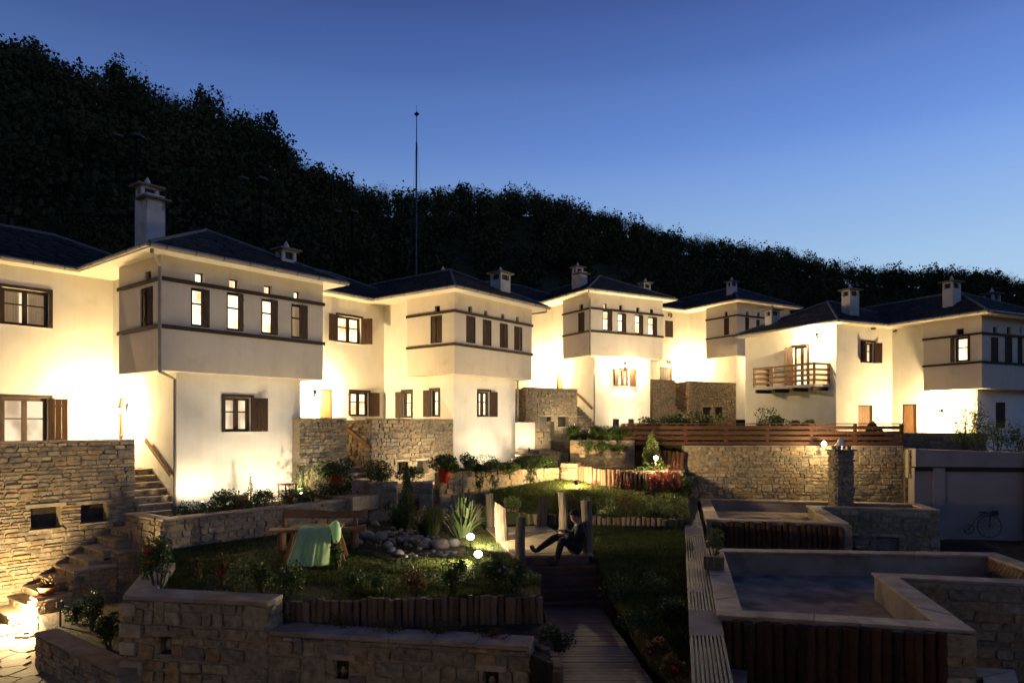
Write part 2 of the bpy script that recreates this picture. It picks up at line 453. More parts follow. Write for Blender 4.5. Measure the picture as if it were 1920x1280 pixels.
def build_wood():
    rng = np.random.default_rng(5)
    Cs, Ss = [], []
    def crown(px, Y, h, w, n, leaf, shell=.35):
        x, z = (px - 960) / FOCAL * Y, hill_z(px, Y)
        C = clump(rng, (x, Y, z + h * .40), w, w, h * .66, rng.integers(7, 12), n, shell, .58)
        Cs.append(C); Ss.append(rng.uniform(.6, 1.4, n) * leaf)
    px = -60.0
    while px < 1990:                      # the crowns that make the skyline
        R = ridge_r(px)
        for dr in (-1, -4, -9, -15):
            big = rng.uniform(.85, 1.12)
            if 250 < px < 560 and rng.random() < .25: big *= 1.15
            crown(px + rng.uniform(-12, 12), R + dr + rng.uniform(-2, 2), 6.2 * big * (1.0 if dr > -5 else 1.05), 2.7 * big, 2600 if dr > -2 else 1000, .16 * (R / 130) ** .5, .45)
        px += 2.6 * FOCAL / R * rng.uniform(.8, 1.4)
    for _ in range(900):                  # the slope below
        p = rng.uniform(-80, 2000)
        R, r0 = ridge_r(p), foot_r(p)
        t = rng.uniform(.04, .93)
        crown(p, r0 + t * (R - r0), rng.uniform(5, 8), rng.uniform(2.2, 3.4), 260, .50)
    V, F = leaf_quads(np.concatenate(Cs), np.concatenate(Ss), rng, .8)
    o = np_mesh('hillside_wood', V, F, M['forest'])
    tag(o, 'dark wooded hillside rising behind the row of houses', 'forest', kind='stuff')
build_wood()

# ------------------------------------------------------------------ the ground everything stands on
def build_ground():
    xs = [-600, -200, -60, -30, -20, -12, -6, 0, 6, 12, 20, 30, 60, 200, 600]
    ys = [-400, -100, -20, -5, 5, 10, 14, 18, 24, 30, 40, 60, 75]
    def gz(x, y):
        if y < 14: return .5
        return .5 + 2.2 * min(1, (y - 14) / 26)
    V = [(x, y, gz(x, y)) for x in xs for y in ys]
    k = len(ys)
    F = [(i * k + j, (i + 1) * k + j, (i + 1) * k + j + 1, i * k + j + 1) for i in range(len(xs) - 1) for j in range(k - 1)]
    structure(np_mesh('ground', V, F, M['soil']))
build_ground()
# ------------------------------------------------------------------ houses
class House:
    def __init__(s, label, theta, px, depth, zb, zbot, zt, a=.6, b=.45, wing=5.0, wv=4.4, w=4.9, d=2.5):
        s.th = math.radians(theta); s.a, s.b, s.wv, s.w, s.d, s.wing = a, b, wv, w, d, wing
        s.P = Vector(((px - 960) / FOCAL * depth, depth)); s.zb, s.zbot, s.zt = zb, zbot, zt
        s.d1 = Vector((math.sin(s.th), math.cos(s.th))); s.d2 = Vector((-math.cos(s.th), math.sin(s.th)))
        s.rz = math.pi / 2 - s.th
        s.root = thing('village_house', label, 'house', (s.P.x, s.P.y, zb), s.rz, 'white houses stepping up the slope')
        s.holes = {}
        s.pending = []
    def world(s, u, v, z=0):
        p = s.P + s.d1 * u + s.d2 * v
        return Vector((p.x, p.y, z))
    def hit(s, plane, c, px):          # where a column of the photograph meets a wall plane
        r = (px - 960) / FOCAL
        if plane == 'v':
            p, d = s.P + s.d2 * c, s.d1
        else:
            p, d = s.P + s.d1 * c, s.d2
        return (r * p.y - p.x) / (d.x - r * d.y)
    def depth(s, plane, c, q):
        return (s.P + (s.d2 * c + s.d1 * q if plane == 'v' else s.d1 * c + s.d2 * q)).y
    def rect(s, plane, c, x0, x1, y0, y1):
        q0, q1 = s.hit(plane, c, x0), s.hit(plane, c, x1)
        D = s.depth(plane, c, (q0 + q1) / 2)
        za, zc = EYE + (HORIZON - y1) / FOCAL * D, EYE + (HORIZON - y0) / FOCAL * D
        return min(q0, q1), max(q0, q1), za, zc
    def pt(s, plane, c, q, n, z):      # local point on a wall plane, n metres out of it
        return (q, c - n, z - s.zb) if plane == 'v' else (c - n, q, z - s.zb)
    def wbox(s, mb, plane, c, q0, q1, n0, n1, z0, z1, mi=0):
        if plane == 'v': mb.box(q0, q1, c - n1, c - n0, z0 - s.zb, z1 - s.zb, mi)
        else: mb.box(c - n1, c - n0, q0, q1, z0 - s.zb, z1 - s.zb, mi)
    def wall(s, mb, plane, c, q0, q1, z0, z1, reveal=.20):
        H = [h for h in s.holes.get((plane, round(c, 3)), []) if h[0] > q0 - .01 and h[1] < q1 + .01 and h[2] > z0 - .01 and h[3] < z1 + .01]
        qs = sorted({q0, q1, *[x for h in H for x in h[:2]]}); zs = sorted({z0, z1, *[x for h in H for x in h[2:]]})
        for i in range(len(qs) - 1):
            for j in range(len(zs) - 1):
                qc, zc = (qs[i] + qs[i + 1]) / 2, (zs[j] + zs[j + 1]) / 2
                if any(h[0] < qc < h[1] and h[2] < zc < h[3] for h in H): continue
                mb.add([s.pt(plane, c, qs[i], 0, zs[j]), s.pt(plane, c, qs[i + 1], 0, zs[j]), s.pt(plane, c, qs[i + 1], 0, zs[j + 1]), s.pt(plane, c, qs[i], 0, zs[j + 1])], [(0, 1, 2, 3)])
        for a0, a1, b0, b1 in H:
            P = [(a0, b0), (a1, b0), (a1, b1), (a0, b1)]
            for k in range(4):
                (qa, za), (qb, zb_) = P[k], P[(k + 1) % 4]
                mb.add([s.pt(plane, c, qa, 0, za), s.pt(plane, c, qb, 0, zb_), s.pt(plane, c, qb, -reveal, zb_), s.pt(plane, c, qa, -reveal, za)], [(0, 1, 2, 3)])
    def opening(s, plane, c, px, fn, **kw):
        r = s.rect(plane, c, *px)
        s.holes.setdefault((plane, round(c, 3)), []).append(r)
        s.pending.append((fn, plane, c, r, kw))
    def shutter(s, parent, plane, c, qa, qb, n0, z0, z1, swing=0.0, hinge=0):
        # a leaf of three boards with two ledges, swung out by some degrees about one edge
        mb = MB(); w = abs(qb - qa); g = .008; bw = (w - 2 * g) / 3
        sgn = 1 if qb > qa else -1
        ca, sa = math.cos(math.radians(swing)), math.sin(math.radians(swing))
        def bx(x0, x1, t0, t1, za, zc):
            P = []
            for z in (za, zc):
                for x, t in ((x0, t0), (x1, t0), (x1, t1), (x0, t1)):
                    q = qa + sgn * (x * ca - t * sa * 1.0); n = n0 + x * sa + t * ca
                    P.append(s.pt(plane, c, q, n, z))
            mb.hexa(P)
        for i in range(3): bx(i * (bw + g), i * (bw + g) + bw, 0, .028, z0, z1)
        for zz in (z0 + .12 * (z1 - z0), z0 + .82 * (z1 - z0)): bx(.01, w - .01, .026, .045, zz, zz + .07)
        return mb.build('shutter', M['shutter'], parent)
    # kinds of opening ---------------------------------------------------------------
    def win_lit(s, plane, c, r, shut=(0, 0), glass='lit', curtain=False, cross=True, swing=(160, 160), frame=.08):
        q0, q1, z0, z1 = r; w, h = q1 - q0, z1 - z0
        mb = MB(); n0, n1 = -.17, -.09
        s.wbox(mb, plane, c, q0, q1, n0, n1, z0, z0 + frame); s.wbox(mb, plane, c, q0, q1, n0, n1, z1 - frame, z1)
        s.wbox(mb, plane, c, q0, q0 + frame, n0, n1, z0 + frame, z1 - frame); s.wbox(mb, plane, c, q1 - frame, q1, n0, n1, z0 + frame, z1 - frame)
        m = (q0 + q1) / 2
        if cross:
            s.wbox(mb, plane, c, m - .055, m + .055, n0 + .004, n1 + .012, z0 + frame, z1 - frame)
        zm = z0 + h * .58
        for qa, qb in (((q0 + frame, m - .045), (m + .045, q1 - frame)) if cross else ((q0 + frame, q1 - frame),)):
            s.wbox(mb, plane, c, qa, qb, n0 + .01, n1 - .008, zm - .018, zm + .018)
        wn = mb.build('window', M['timber'], s.root)
        mb = MB(); s.wbox(mb, plane, c, q0 + .01, q1 - .01, -.150, -.142, z0 + .01, z1 - .01); mb.build('pane', M['thinglass'], wn)
        # the room behind: a shallow lit recess with its own back, sides and ceiling
        mb = MB()
        A = lambda q, n, z: s.pt(plane, c, q, n, z)
        e, dp = .25, -.75
        mb.add([A(q0 - e, dp, z0 - e), A(q1 + e, dp, z0 - e), A(q1 + e, dp, z1 + e), A(q0 - e, dp, z1 + e)], [(0, 1, 2, 3)])
        for (qa, za), (qb, zb_) in (((q0 - e, z0 - e), (q1 + e, z0 - e)), ((q1 + e, z0 - e), (q1 + e, z1 + e)), ((q1 + e, z1 + e), (q0 - e, z1 + e)), ((q0 - e, z1 + e), (q0 - e, z0 - e))):
            mb.add([A(qa, dp, za), A(qb, dp, zb_), A(qb, -.205, zb_), A(qa, -.205, za)], [(0, 1, 2, 3)])
        mb.build('lit_room', M['lit' if glass == 'lit' else glass], wn)
        if curtain:
            for qa, qb in curtain:
                mb = MB(); V = []; k = 24
                for i in range(k + 1):
                    q = q0 + w * (qa + (qb - qa) * i / k); n = -.30 + .028 * math.sin(i * 1.9) + .012 * math.sin(i * .7)
                    V += [A(q, n, z0), A(q, n, z1)]
                mb.add(V, [(2 * i, 2 * i + 2, 2 * i + 3, 2 * i + 1) for i in range(k)]); mb.build('curtain', M['curtain'], wn, smooth=True)
        mb = MB(); s.wbox(mb, plane, c, q0 - .05, q1 + .05, -.19, .04, z0 - .035, z0 - .002); mb.build('sill', M['white'], wn)
        mb = MB()
        t = .085                                                   # dark outer frame of the shutters, flush on the wall
        s.wbox(mb, plane, c, q0 - t, q0, .002, .03, z0, z1); s.wbox(mb, plane, c, q1, q1 + t, .002, .03, z0, z1)
        s.wbox(mb, plane, c, q0 - t, q1 + t, .002, .03, z1, z1 + t)
        mb.build('shutter_frame', M['timber'], wn)
        hw = w / 2
        if shut[0]: s.shutter(wn, plane, c, q0 - .01, q0 - .01 + hw * shut[0], .035, z0, z1, swing[0])
        if shut[1]: s.shutter(wn, plane, c, q1 + .01, q1 + .01 - hw * shut[1], .035, z0, z1, swing[1])
    def win_slim(s, plane, c, r, glass='lit', lit=.5, swing=22, flip=False):
        q0, q1, z0, z1 = r
        if flip: q0, q1 = q1, q0
        sg = 1 if q1 > q0 else -1
        w = abs(q1 - q0); f = .065
        mb = MB()
        def fb(a0, a1, n0, n1, za, zc):
            s.wbox(mb, plane, c, min(q0 + sg * a0, q0 + sg * a1), max(q0 + sg * a0, q0 + sg * a1), n0, n1, za, zc)
        fb(0, w, -.15, -.05, z0, z0 + f); fb(0, w, -.15, -.05, z1 - f, z1); fb(0, f, -.15, -.05, z0 + f, z1 - f); fb(w - f, w, -.15, -.05, z0 + f, z1 - f)
        zm = z0 + (z1 - z0) * .6
        fb(f, w - f, -.14, -.06, zm - .018, zm + .018)
        wn = mb.build('window', M['timber'], s.root)
        mb = MB(); s.wbox(mb, plane, c, min(q0, q1) + .01, max(q0, q1) - .01, -.13, -.12, z0 + .01, z1 - .01); mb.build('pane', M[glass], wn)
        if lit < 1:       # the right leaf stands a little open, the left one is folded back
            s.shutter(wn, plane, c, q1 - sg * .005, q1 - sg * (.005 + w * (1 - lit)), -.02, z0 + .01, z1 - .01, swing)
        mb = MB(); s.wbox(mb, plane, c, min(q0, q1) - .03, max(q0, q1) + .03, -.16, .025, z0 - .03, z0 - .002); mb.build('sill', M['beige'] , wn)
    def win_closed(s, plane, c, r, gap=False):
        q0, q1, z0, z1 = r; f = .045
        mb = MB()
        s.wbox(mb, plane, c, q0, q1, -.15, -.03, z1 - f, z1); s.wbox(mb, plane, c, q0, q0 + f, -.15, -.03, z0, z1 - f); s.wbox(mb, plane, c, q1 - f, q1, -.15, -.03, z0, z1 - f)
        wn = mb.build('window', M['timber'], s.root)
        m = (q0 + q1) / 2
        s.shutter(wn, plane, c, q0 + f + .004, m - .004, -.07, z0 + .01, z1 - f - .004, 8 if gap else 0)
        s.shutter(wn, plane, c, q1 - f - .004, m + .004, -.07, z0 + .01, z1 - f - .004, 14 if gap else 0)
        mb = MB(); s.wbox(mb, plane, c, q0 + .01, q1 - .01, -.17, -.16, z0, z1); mb.build('pane', M['darkglass'], wn)
    def win_small(s, plane, c, r, glass='darkglass', f=.03):
        q0, q1, z0, z1 = r
        mb = MB()
        s.wbox(mb, plane, c, q0, q1, -.17, -.10, z0, z0 + f); s.wbox(mb, plane, c, q0, q1, -.17, -.10, z1 - f, z1)
        s.wbox(mb, plane, c, q0, q0 + f, -.17, -.10, z0 + f, z1 - f); s.wbox(mb, plane, c, q1 - f, q1, -.17, -.10, z0 + f, z1 - f)
        wn = mb.build('window', M['timber'], s.root)
        mb = MB(); s.wbox(mb, plane, c, q0 + .008, q1 - .008, -.16, -.15, z0 + .008, z1 - .008); mb.build('pane', M[glass], wn)
    def door(s, plane, c, r):
        q0, q1, z0, z1 = r; f = .07
        mb = MB()
        k = 5; g = .008; bw = (q1 - q0 - 2 * f - g * (k - 1)) / k
        for i in range(k): s.wbox(mb, plane, c, q0 + f + i * (bw + g), q0 + f + i * (bw + g) + bw, -.14, -.09, z0, z1 - f)
        d = mb.build('door', M['door'], s.root)
        mb = MB(); s.wbox(mb, plane, c, q0, q1, -.18, -.06, z1 - f, z1); s.wbox(mb, plane, c, q0, q0 + f, -.18, -.06, z0, z1 - f); s.wbox(mb, plane, c, q1 - f, q1, -.18, -.06, z0, z1 - f)
        mb.build('door_frame', M['shutter'], d)
        mb = MB(); s.wbox(mb, plane, c, q1 - f - .16, q1 - f - .06, -.088, -.04, z0 + 1.0, z0 + 1.03); mb.build('handle', M['steel'], d)
        mb = MB(); s.wbox(mb, plane, c, q0, q1, -.19, -.175, z0, z1); mb.build('door_back', M['timber'], d)
    # fabric -------------------------------------------------------------------------
    def fabric(s, end_walls=True, back=10.0):
        a, b, wv, w, d, zb, zbot, zt = s.a, s.b, s.wv, s.w, s.d, s.zb, s.zbot, s.zt
        wt, wr = zt - .06, w - .5
        mb = MB()
        s.wall(mb, 'v', b, a, wr, zb, zbot); s.wall(mb, 'u', a, b, wv, zb, zbot); s.wall(mb, 'u', wr, b, back, zb, zbot)
        mb.build('lower_wall', M['white'], s.root)
        mb = MB()
        s.wall(mb, 'u', a, d, wv, zbot, wt); s.wall(mb, 'u', wr, d, back, zbot, wt)
        mb.build('upper_wall', M['white'], s.root)
        mb = MB()
        s.wall(mb, 'v', wv, -s.wing, a, zb, wt); s.wall(mb, 'u', -s.wing, wv, back, zb, wt)
        s.wall(mb, 'v', back, -s.wing, wr, zb, wt)
        mb.build('wing_wall', M['white'], s.root)
        mb = MB()
        s.wall(mb, 'v', 0, 0, w, zbot, wt); s.wall(mb, 'u', 0, 0, d, zbot, wt); s.wall(mb, 'u', w, 0, d, zbot, wt)
        s.wall(mb, 'v', d, 0, a, zbot, wt); s.wall(mb, 'v', d, wr, w, zbot, wt)
        z = zbot - zb
        mb.add([(0, 0, z), (w, 0, z), (w, d, z), (0, d, z)], [(0, 1, 2, 3)])
        mb.build('overhanging_bay', M['beige'], s.root)
    def bands(s, zs):
        for z in zs:
            mb = MB(); mb.box(-.05, s.w + .05, -.05, -.003, z - s.zb - .05, z - s.zb + .05); mb.build('timber_band', M['timber'], s.root)
            mb = MB(); mb.box(-.048, -.003, -.048, s.d + .03, z - s.zb - .048, z - s.zb + .048); mb.build('timber_band', M['timber'], s.root)
            mb = MB(); mb.box(s.w + .003, s.w + .048, -.048, s.d + .03, z - s.zb - .048, z - s.zb + .048); mb.build('timber_band', M['timber'], s.root)
    def hip(s, name, u0, u1, v0, v1, rise, axis, seed, hip_ends=(1, 1)):
        z = s.zt - s.zb
        rng = random.Random(seed)
        if axis == 'v':
            h = (u1 - u0) / 2; R0, R1 = (u0 + h, v0 + h * hip_ends[0]), (u0 + h, v1 - h * hip_ends[1])
            planes = [((u0, v0), (u1, v0), R0, R0), ((u0, v1), (u0, v0), R1, R0), ((u1, v0), (u1, v1), R0, R1), ((u1, v1), (u0, v1), R1, R1)]
        else:
            h = (v1 - v0) / 2; R0, R1 = (u0 + h * hip_ends[0], v0 + h), (u1 - h * hip_ends[1], v0 + h)
            planes = [((u0, v0), (u1, v0), R0, R1), ((u0, v1), (u0, v0), R0, R0), ((u1, v0), (u1, v1), R1, R1), ((u1, v1), (u0, v1), R1, R0)]
        mb = MB()
        mb.add([(u0, v0, z), (u1, v0, z), (u1, v1, z), (u0, v1, z), (*R0, z + rise), (*R1, z + rise)],
               [(0, 1, 4) if axis == 'v' else (0, 1, 5, 4), (3, 0, 4, 5) if axis == 'v' else (3, 0, 4), (1, 2, 5, 4) if axis == 'v' else (1, 2, 5), (2, 3, 5) if axis == 'v' else (2, 3, 4, 5)])
        ro = mb.build('roof', M['slate'], s.root)
        mb = MB()
        for E0, E1, T0, T1 in planes:
            E0, E1, T0, T1 = (Vector((*E0, z)), Vector((*E1, z)), Vector((*T0, z + rise)), Vector((*T1, z + rise)))
            nrm = (E1 - E0).cross((T0 + T1) / 2 - (E0 + E1) / 2).normalized()
            L = ((T0 + T1) / 2 - (E0 + E1) / 2).length
            rows = max(4, int(L / .24))
            for i in range(rows):
                f0, f1 = i / rows, min(1, (i + 1.25) / rows)
                A, B, C, D = E0.lerp(T0, f0), E1.lerp(T1, f0), E1.lerp(T1, f1), E0.lerp(T0, f1)
                if i == 0: A, B = A + (A - D) * .15, B + (B - C) * .15
                n = max(1, int((B - A).length / rng.uniform(.32, .42)))
                cuts = [0] + [(k + rng.uniform(-.25, .25)) / n for k in range(1, n)] + [1]
                for k in range(n):
                    c0, c1 = cuts[k] + .004, cuts[k + 1] - .004
                    t = rng.uniform(.025, .05); dr = (A - D).normalized() * rng.uniform(-.02, .03)
                    p0, p1, p2, p3 = A.lerp(B, c0) + nrm * t + dr, A.lerp(B, c1) + nrm * (t + rng.uniform(-.008, .008)) + dr, D.lerp(C, c1) + nrm * .012, D.lerp(C, c0) + nrm * .012
                    mb.add([p0, p1, p2, p3, p0 - nrm * .025, p1 - nrm * .025], [(0, 1, 2, 3), (4, 5, 1, 0)])
        o = mb.build('slates', M['slate'], ro); o['kind'] = 'stuff'
        mb = MB()
        cor = [(u0, v0), (u1, v0), (u1, v1), (u0, v1)]
        ends = [R0, R0, R1, R1] if axis == 'v' else [R0, R1, R1, R0]
        for cpt, e in zip(cor, ends):
            mb.tube([(*cpt, z + .03), (*e, z + rise + .04)], .055, 5)
        mb.tube([(*R0, z + rise + .05), (*R1, z + rise + .05)], .06, 5)
        o = mb.build('ridge_capping', M['ridge'], ro)
    def eaves(s, edges):                 # soffit boards and gutters
        o = .5; a, wv, w = s.a, s.wv, s.w; z = s.zt - s.zb
        mb = MB(); mb.box(-o, w + o, -o, 10, z - .10, z - .012); mb.build('soffit', M['soffit'], s.root)
        mb = MB(); mb.box(-s.wing - o, -o - .003, wv - o, 10.2, z - .103, z - .014); mb.build('soffit', M['soffit'], s.root)
        for e in edges:
            P = {'front': [(-o, -o - .05), (w + o + .05, -o - .05)], 'side': [(-o - .05, -o - .05), (-o - .05, wv - o)], 'wing': [(-s.wing - o, wv - o - .05), (-o, wv - o - .05)],
                 'wingend': [(-s.wing - o - .05, wv - o - .05), (-s.wing - o - .05, 10)]}[e]
            mb = MB(); mb.tube([(*P[0], z - .035), (*P[1], z - .035)], .058, 8)
            g = mb.build('gutter', M['gutter'], s.root)
            A, B = Vector(P[0]), Vector(P[1]); n = int((B - A).length / .7)
            for i in range(n):
                q = A.lerp(B, (i + .5) / n); mb = MB(); mb.lathe([(.064, -.016), (.064, .016)], (0, 0, 0), 8)
                k = mb.build('gutter_bracket', M['steel'], g); k.location = (q.x, q.y, z - .035)
                k.rotation_euler = (Vector((*(B - A), 0))).to_track_quat('Z', 'X').to_euler()
    def pipe(s, path):
        mb = MB(); mb.tube([(u, v, z - s.zb) for u, v, z in path], .042, 8); mb.build('downpipe', M['gutter'], s.root)
    def chimney(s, u, v, w, zbase, ztop, double=False, wd=None):
        wd = wd or w * .75
        zb, x = s.zb, s.root
        hz = .32
        mb = MB(); mb.box(u - w / 2, u + w / 2, v - wd / 2, v + wd / 2, zbase - zb, ztop - zb - hz)
        ch = mb.build('chimney', M['chimney'], x)
        def head(u, v, w, wd, z1):
            mb = MB(); t = .09
            for sx in (-1, 1):
                for sy in (-1, 1):
                    cx, cy = u + sx * (w / 2 - t / 2), v + sy * (wd / 2 - t / 2)
                    mb.box(cx - t / 2, cx + t / 2, cy - t / 2, cy + t / 2, z1 - hz - zb, z1 - .05 - zb)
            mb.box(u - w / 2, u + w / 2, v - wd / 2, v + wd / 2, z1 - .09 - zb, z1 - .04 - zb)
            mb.build('chimney_head', M['chimney'], ch)
            mb = MB(); mb.box(u - w / 2 + .1, u + w / 2 - .1, v - wd / 2 + .1, v + wd / 2 - .1, z1 - hz - .02 - zb, z1 - .06 - zb); mb.build('flue', M['iron'], ch)
            mb = MB(); o = .13
            mb.prism([(u - w / 2 - o, v - wd / 2 - o), (u + w / 2 + o, v - wd / 2 - o), (u + w / 2 + o, v + wd / 2 + o), (u - w / 2 - o, v + wd / 2 + o)], z1 - .04 - zb, z1 + .01 - zb)
            mb.build('chimney_cap', M['ridge'], ch)
        if double:
            head(u, v + wd * .22, w * .96, wd * .5, ztop)
            mb = MB(); mb.box(u - w / 2, u + w / 2, v - wd * .02, v + wd / 2, ztop - hz - .001 - zb - .3, ztop - hz - .001 - zb); 
            head(u + .0, v - wd * .26, w, wd * .48, ztop - .42)
        else: head(u, v, w, wd, ztop)
        mb = MB(); f = .10
        mb.lathe([(f * .9, 0), (f, .06), (f * .7, .16), (f * .3, .24), (.01, .27)], (u, v + (wd * .22 if double else 0), ztop + .005 - zb), 8); mb.build('finial', M['chimney'], ch, smooth=True)
    def finish(s, **kw):
        s.fabric(**kw)
        for fn, plane, c, r, k in s.pending: fn(plane, c, r, **k)

def thin_glass():
    m, nt, p = new_mat('window_glass')
    N, L = nt.nodes, nt.links
    t = N.new('ShaderNodeBsdfTransparent'); g = N.new('ShaderNodeBsdfGlossy'); g.inputs['Roughness'].default_value = .05
    mx = N.new('ShaderNodeMixShader'); mx.inputs[0].default_value = .08
    L.new(t.outputs[0], mx.inputs[1]); L.new(g.outputs[0], mx.inputs[2]); L.new(mx.outputs[0], N['Material Output'].inputs[0])
    return m
M['thinglass'] = thin_glass()
def curtain_mat():
    m, nt, p = new_mat('linen_curtain')
    N, L = nt.nodes, nt.links
    d = N.new('ShaderNodeBsdfDiffuse'); t = N.new('ShaderNodeBsdfTranslucent'); mx = N.new('ShaderNodeMixShader')
    d.inputs[0].default_value = (.50, .42, .34, 1); t.inputs[0].default_value = (.60, .50, .40, 1); mx.inputs[0].default_value = .5
    L.new(d.outputs[0], mx.inputs[1]); L.new(t.outputs[0], mx.inputs[2]); L.new(mx.outputs[0], N['Material Output'].inputs[0])
    return m
M['curtain'] = curtain_mat()

def lantern(label, H, plane, c, px, y, watts, lit=True, group='iron wall lanterns'):
    # iron bracket lantern on a house wall
    q = H.hit(plane, c, px); D = H.depth(plane, c, q); z = EYE + (HORIZON - y) / FOCAL * D
    lp = Vector(H.pt(plane, c, q, 0, z)); nw = -(H.d2 if plane == 'v' else H.d1)
    wp = H.world(lp.x, lp.y, z)
    t = thing('wall_lantern', label, 'lantern', wp, math.atan2(nw.y, nw.x), group)      # local x points out of the wall
    mb = MB(); mb.box(0.004, .02, -.05, .05, -.12, .12); mb.tube([(.02, 0, .04), (.10, 0, .12), (.19, 0, .12), (.22, 0, .08)], .012, 6); mb.build('bracket', M['iron'], t)
    mb = MB(); mb.lathe([(.015, .07), (.03, .05), (.11, 0), (.115, -.01)], (.22, 0, 0), 6); cg = mb.build('hood', M['iron'], t)
    mb = MB(); mb.lathe([(.085, -.012), (.06, -.17)], (.22, 0, 0), 6); mb.build('glass', M['lampglass'] if lit else M['dimglass'], t)
    mb = MB(); mb.lathe([(.065, -.172), (.05, -.20), (.012, -.225)], (.22, 0, 0), 6); mb.build('base_cap', M['iron'], t)
    if lit: point_light(t, (.44, 0, -.09), watts * .85, .08)
    return t

# ---- the house nearest on the left
A = House('large white house at far left with long wing and overhanging beige bay', 38.3, 302, 17.3, 2.3, 6.37, 9.4, wing=9.0)
A.opening('v', 0, (358, 393, 541, 613), A.win_slim, lit=.5, swing=10); A.opening('v', 0, (425, 456, 549, 620), A.win_slim, lit=.55, swing=25)
A.opening('v', 0, (490, 521, 561, 627), A.win_slim, lit=.5, swing=12); A.opening('v', 0, (546, 577, 571, 635), A.win_slim, lit=.45, glass='litcurtain', swing=8)
for x0, x1, y0, y1, gl in ((366, 383, 511, 531, 'lit'), (430, 447, 523, 543, 'lit'), (495, 510, 535, 554, 'lit'), (551, 563, 546, 563, 'lit')): A.opening('v', 0, (x0, x1, y0, y1), A.win_small, glass=gl)
A.opening('u', 0, (263, 287, 538, 611), A.win_closed, gap=True); A.opening('u', 0, (272, 283, 508, 529), A.win_small)
A.opening('v', 4.4, (4, 92, 543, 611), A.win_lit, glass='litroom', curtain=((.0, .42), (.62, 1.0)), shut=(.0, .0))
A.opening('v', 4.4, (4, 90, 746, 838), A.win_lit, glass='litroom', curtain=((0, .1),), shut=(0, .85), swing=(160, 150))
A.opening('v', .45, (421, 470, 745, 809), A.win_lit, shut=(0, 1.15), swing=(160, 160), glass='litroom')
A.opening('u', .6, (219, 231, 745, 880), A.door)
A.finish()
A.bands((8.70, 7.487))
A.hip('roof', -.5, 5.4, -.5, 10.2, 1.45, 'v', 1); A.hip('roof', -9.6, 3.2, 3.9, 10.4, 1.55, 'u', 2)
A.eaves(('front', 'side', 'wing'))
A.pipe([(-.40, -.40, 9.34), (-.40, -.40, 9.22), (-.06, -.06, 8.98), (-.06, -.06, 6.40), (-.06, -.06, 6.33), (.52, .36, 6.18), (.52, .36, 2.4)])
A.chimney(.72, 2.25, .50, 9.4, 11.72, True, .74)
A.chimney(4.1, .75, .48, 9.5, 10.35)
mb = MB(); mb.box(4.84, 4.90, -.02, .04, 0, 3.9); 
lantern('blazing wall lantern beside the door behind the stair of the far-left house', A, 'u', .6, 238, 765, 85)

# ---- the second house
B = House('second white house from the left with lit window in its recessed wing', 37.5, 852, 25.3, 2.9, 6.88, 10.0, a=.5, b=.5)
B.opening('u', 0, (807, 829, 591, 643), B.win_closed, gap=True); B.opening('u', 0, (815, 825, 573, 587), B.win_small)
for i, (x0, x1, y0, y1) in enumerate(((874, 892, 592, 643), (905, 922, 599, 648), (937, 953, 606, 652), (964, 980, 612, 657))): B.opening('v', 0, (x0, x1, y0, y1), B.win_closed, gap=(i > 1))
for x0, x1, y0, y1 in ((878, 885, 574, 588), (908, 914, 582, 594), (940, 946, 588, 600), (968, 973, 594, 606)): B.opening('v', 0, (x0, x1, y0, y1), B.win_small)
B.opening('v', 4.4, (633, 677, 594, 643), B.win_lit, shut=(.9, .75), swing=(165, 120))
B.opening('v', 4.4, (657, 691, 735, 780), B.win_lit, shut=(.75, 1.0), swing=(140, 165))
B.opening('v', 4.4, (600, 625, 729, 790), B.door)
B.opening('u', .5, (755, 771, 734, 783), B.win_lit, shut=(0, 1.3), swing=(160, 165), cross=False); B.opening('u', .5, (808, 822, 731, 781), B.win_lit, shut=(0, 1.6), swing=(160, 165), cross=False)
B.opening('v', .5, (897, 918, 734, 781), B.win_lit, shut=(0, 1.0), swing=(160, 160))
B.finish()
B.bands((9.20, 7.97))
B.hip('roof', -.5, 5.4, -.5, 10.2, 1.45, 'v', 3); B.hip('roof', -5.5, 3.2, 3.9, 10.4, 1.5, 'u', 4)
B.eaves(('front', 'side', 'wing'))
B.pipe([(4.47, .44, 6.86), (4.47, .44, 3.0)])
B.pipe([(5.3, -.48, 9.95), (5.3, -.48, 9.8), (4.96, .3, 9.72)])
B.chimney(3.75, .8, .66, 10.1, 11.35, wd=.55); B.chimney(3.0, 3.4, .5, 10.5, 11.6)
lantern('blazing wall lantern left of the door under the far-left bay', B, 'v', 4.4, 590, 738, 100)

# ---- the third house
C = House('third white house from the left, bay with four slim lit windows', 60, 1107, 35.0, 4.6, 8.55, 11.83)
C.opening('u', 0, (1084, 1096, 585, 622), C.win_closed); C.opening('u', 0, (1086, 1093, 570, 580), C.win_small)
for x0, x1, y0, y1 in ((1130, 1148, 582, 620), (1158, 1174, 587, 623), (1190, 1206, 590, 626), (1215, 1232, 594, 629)): C.opening('v', 0, (x0, x1, y0, y1), C.win_slim, lit=.42, swing=10)
for i, (x0, x1, y0, y1) in enumerate(((1132, 1138, 569, 579), (1161, 1167, 572, 582), (1193, 1199, 576, 586), (1219, 1225, 579, 589))): C.opening('v', 0, (x0, x1, y0, y1), C.win_small, glass='lit' if i == 0 else 'darkglass')
C.opening('v', .45, (1159, 1180, 691, 724), C.win_lit, shut=(.8, .9), swing=(165, 165), glass='litroom')
C.opening('v', .45, (1149, 1161, 785, 802), C.win_small); C.opening('v', .45, (1178, 1190, 785, 802), C.win_small)
C.opening('u', .6, (1043, 1055, 694, 745), C.door)
C.finish()
C.bands((10.95, 9.78))
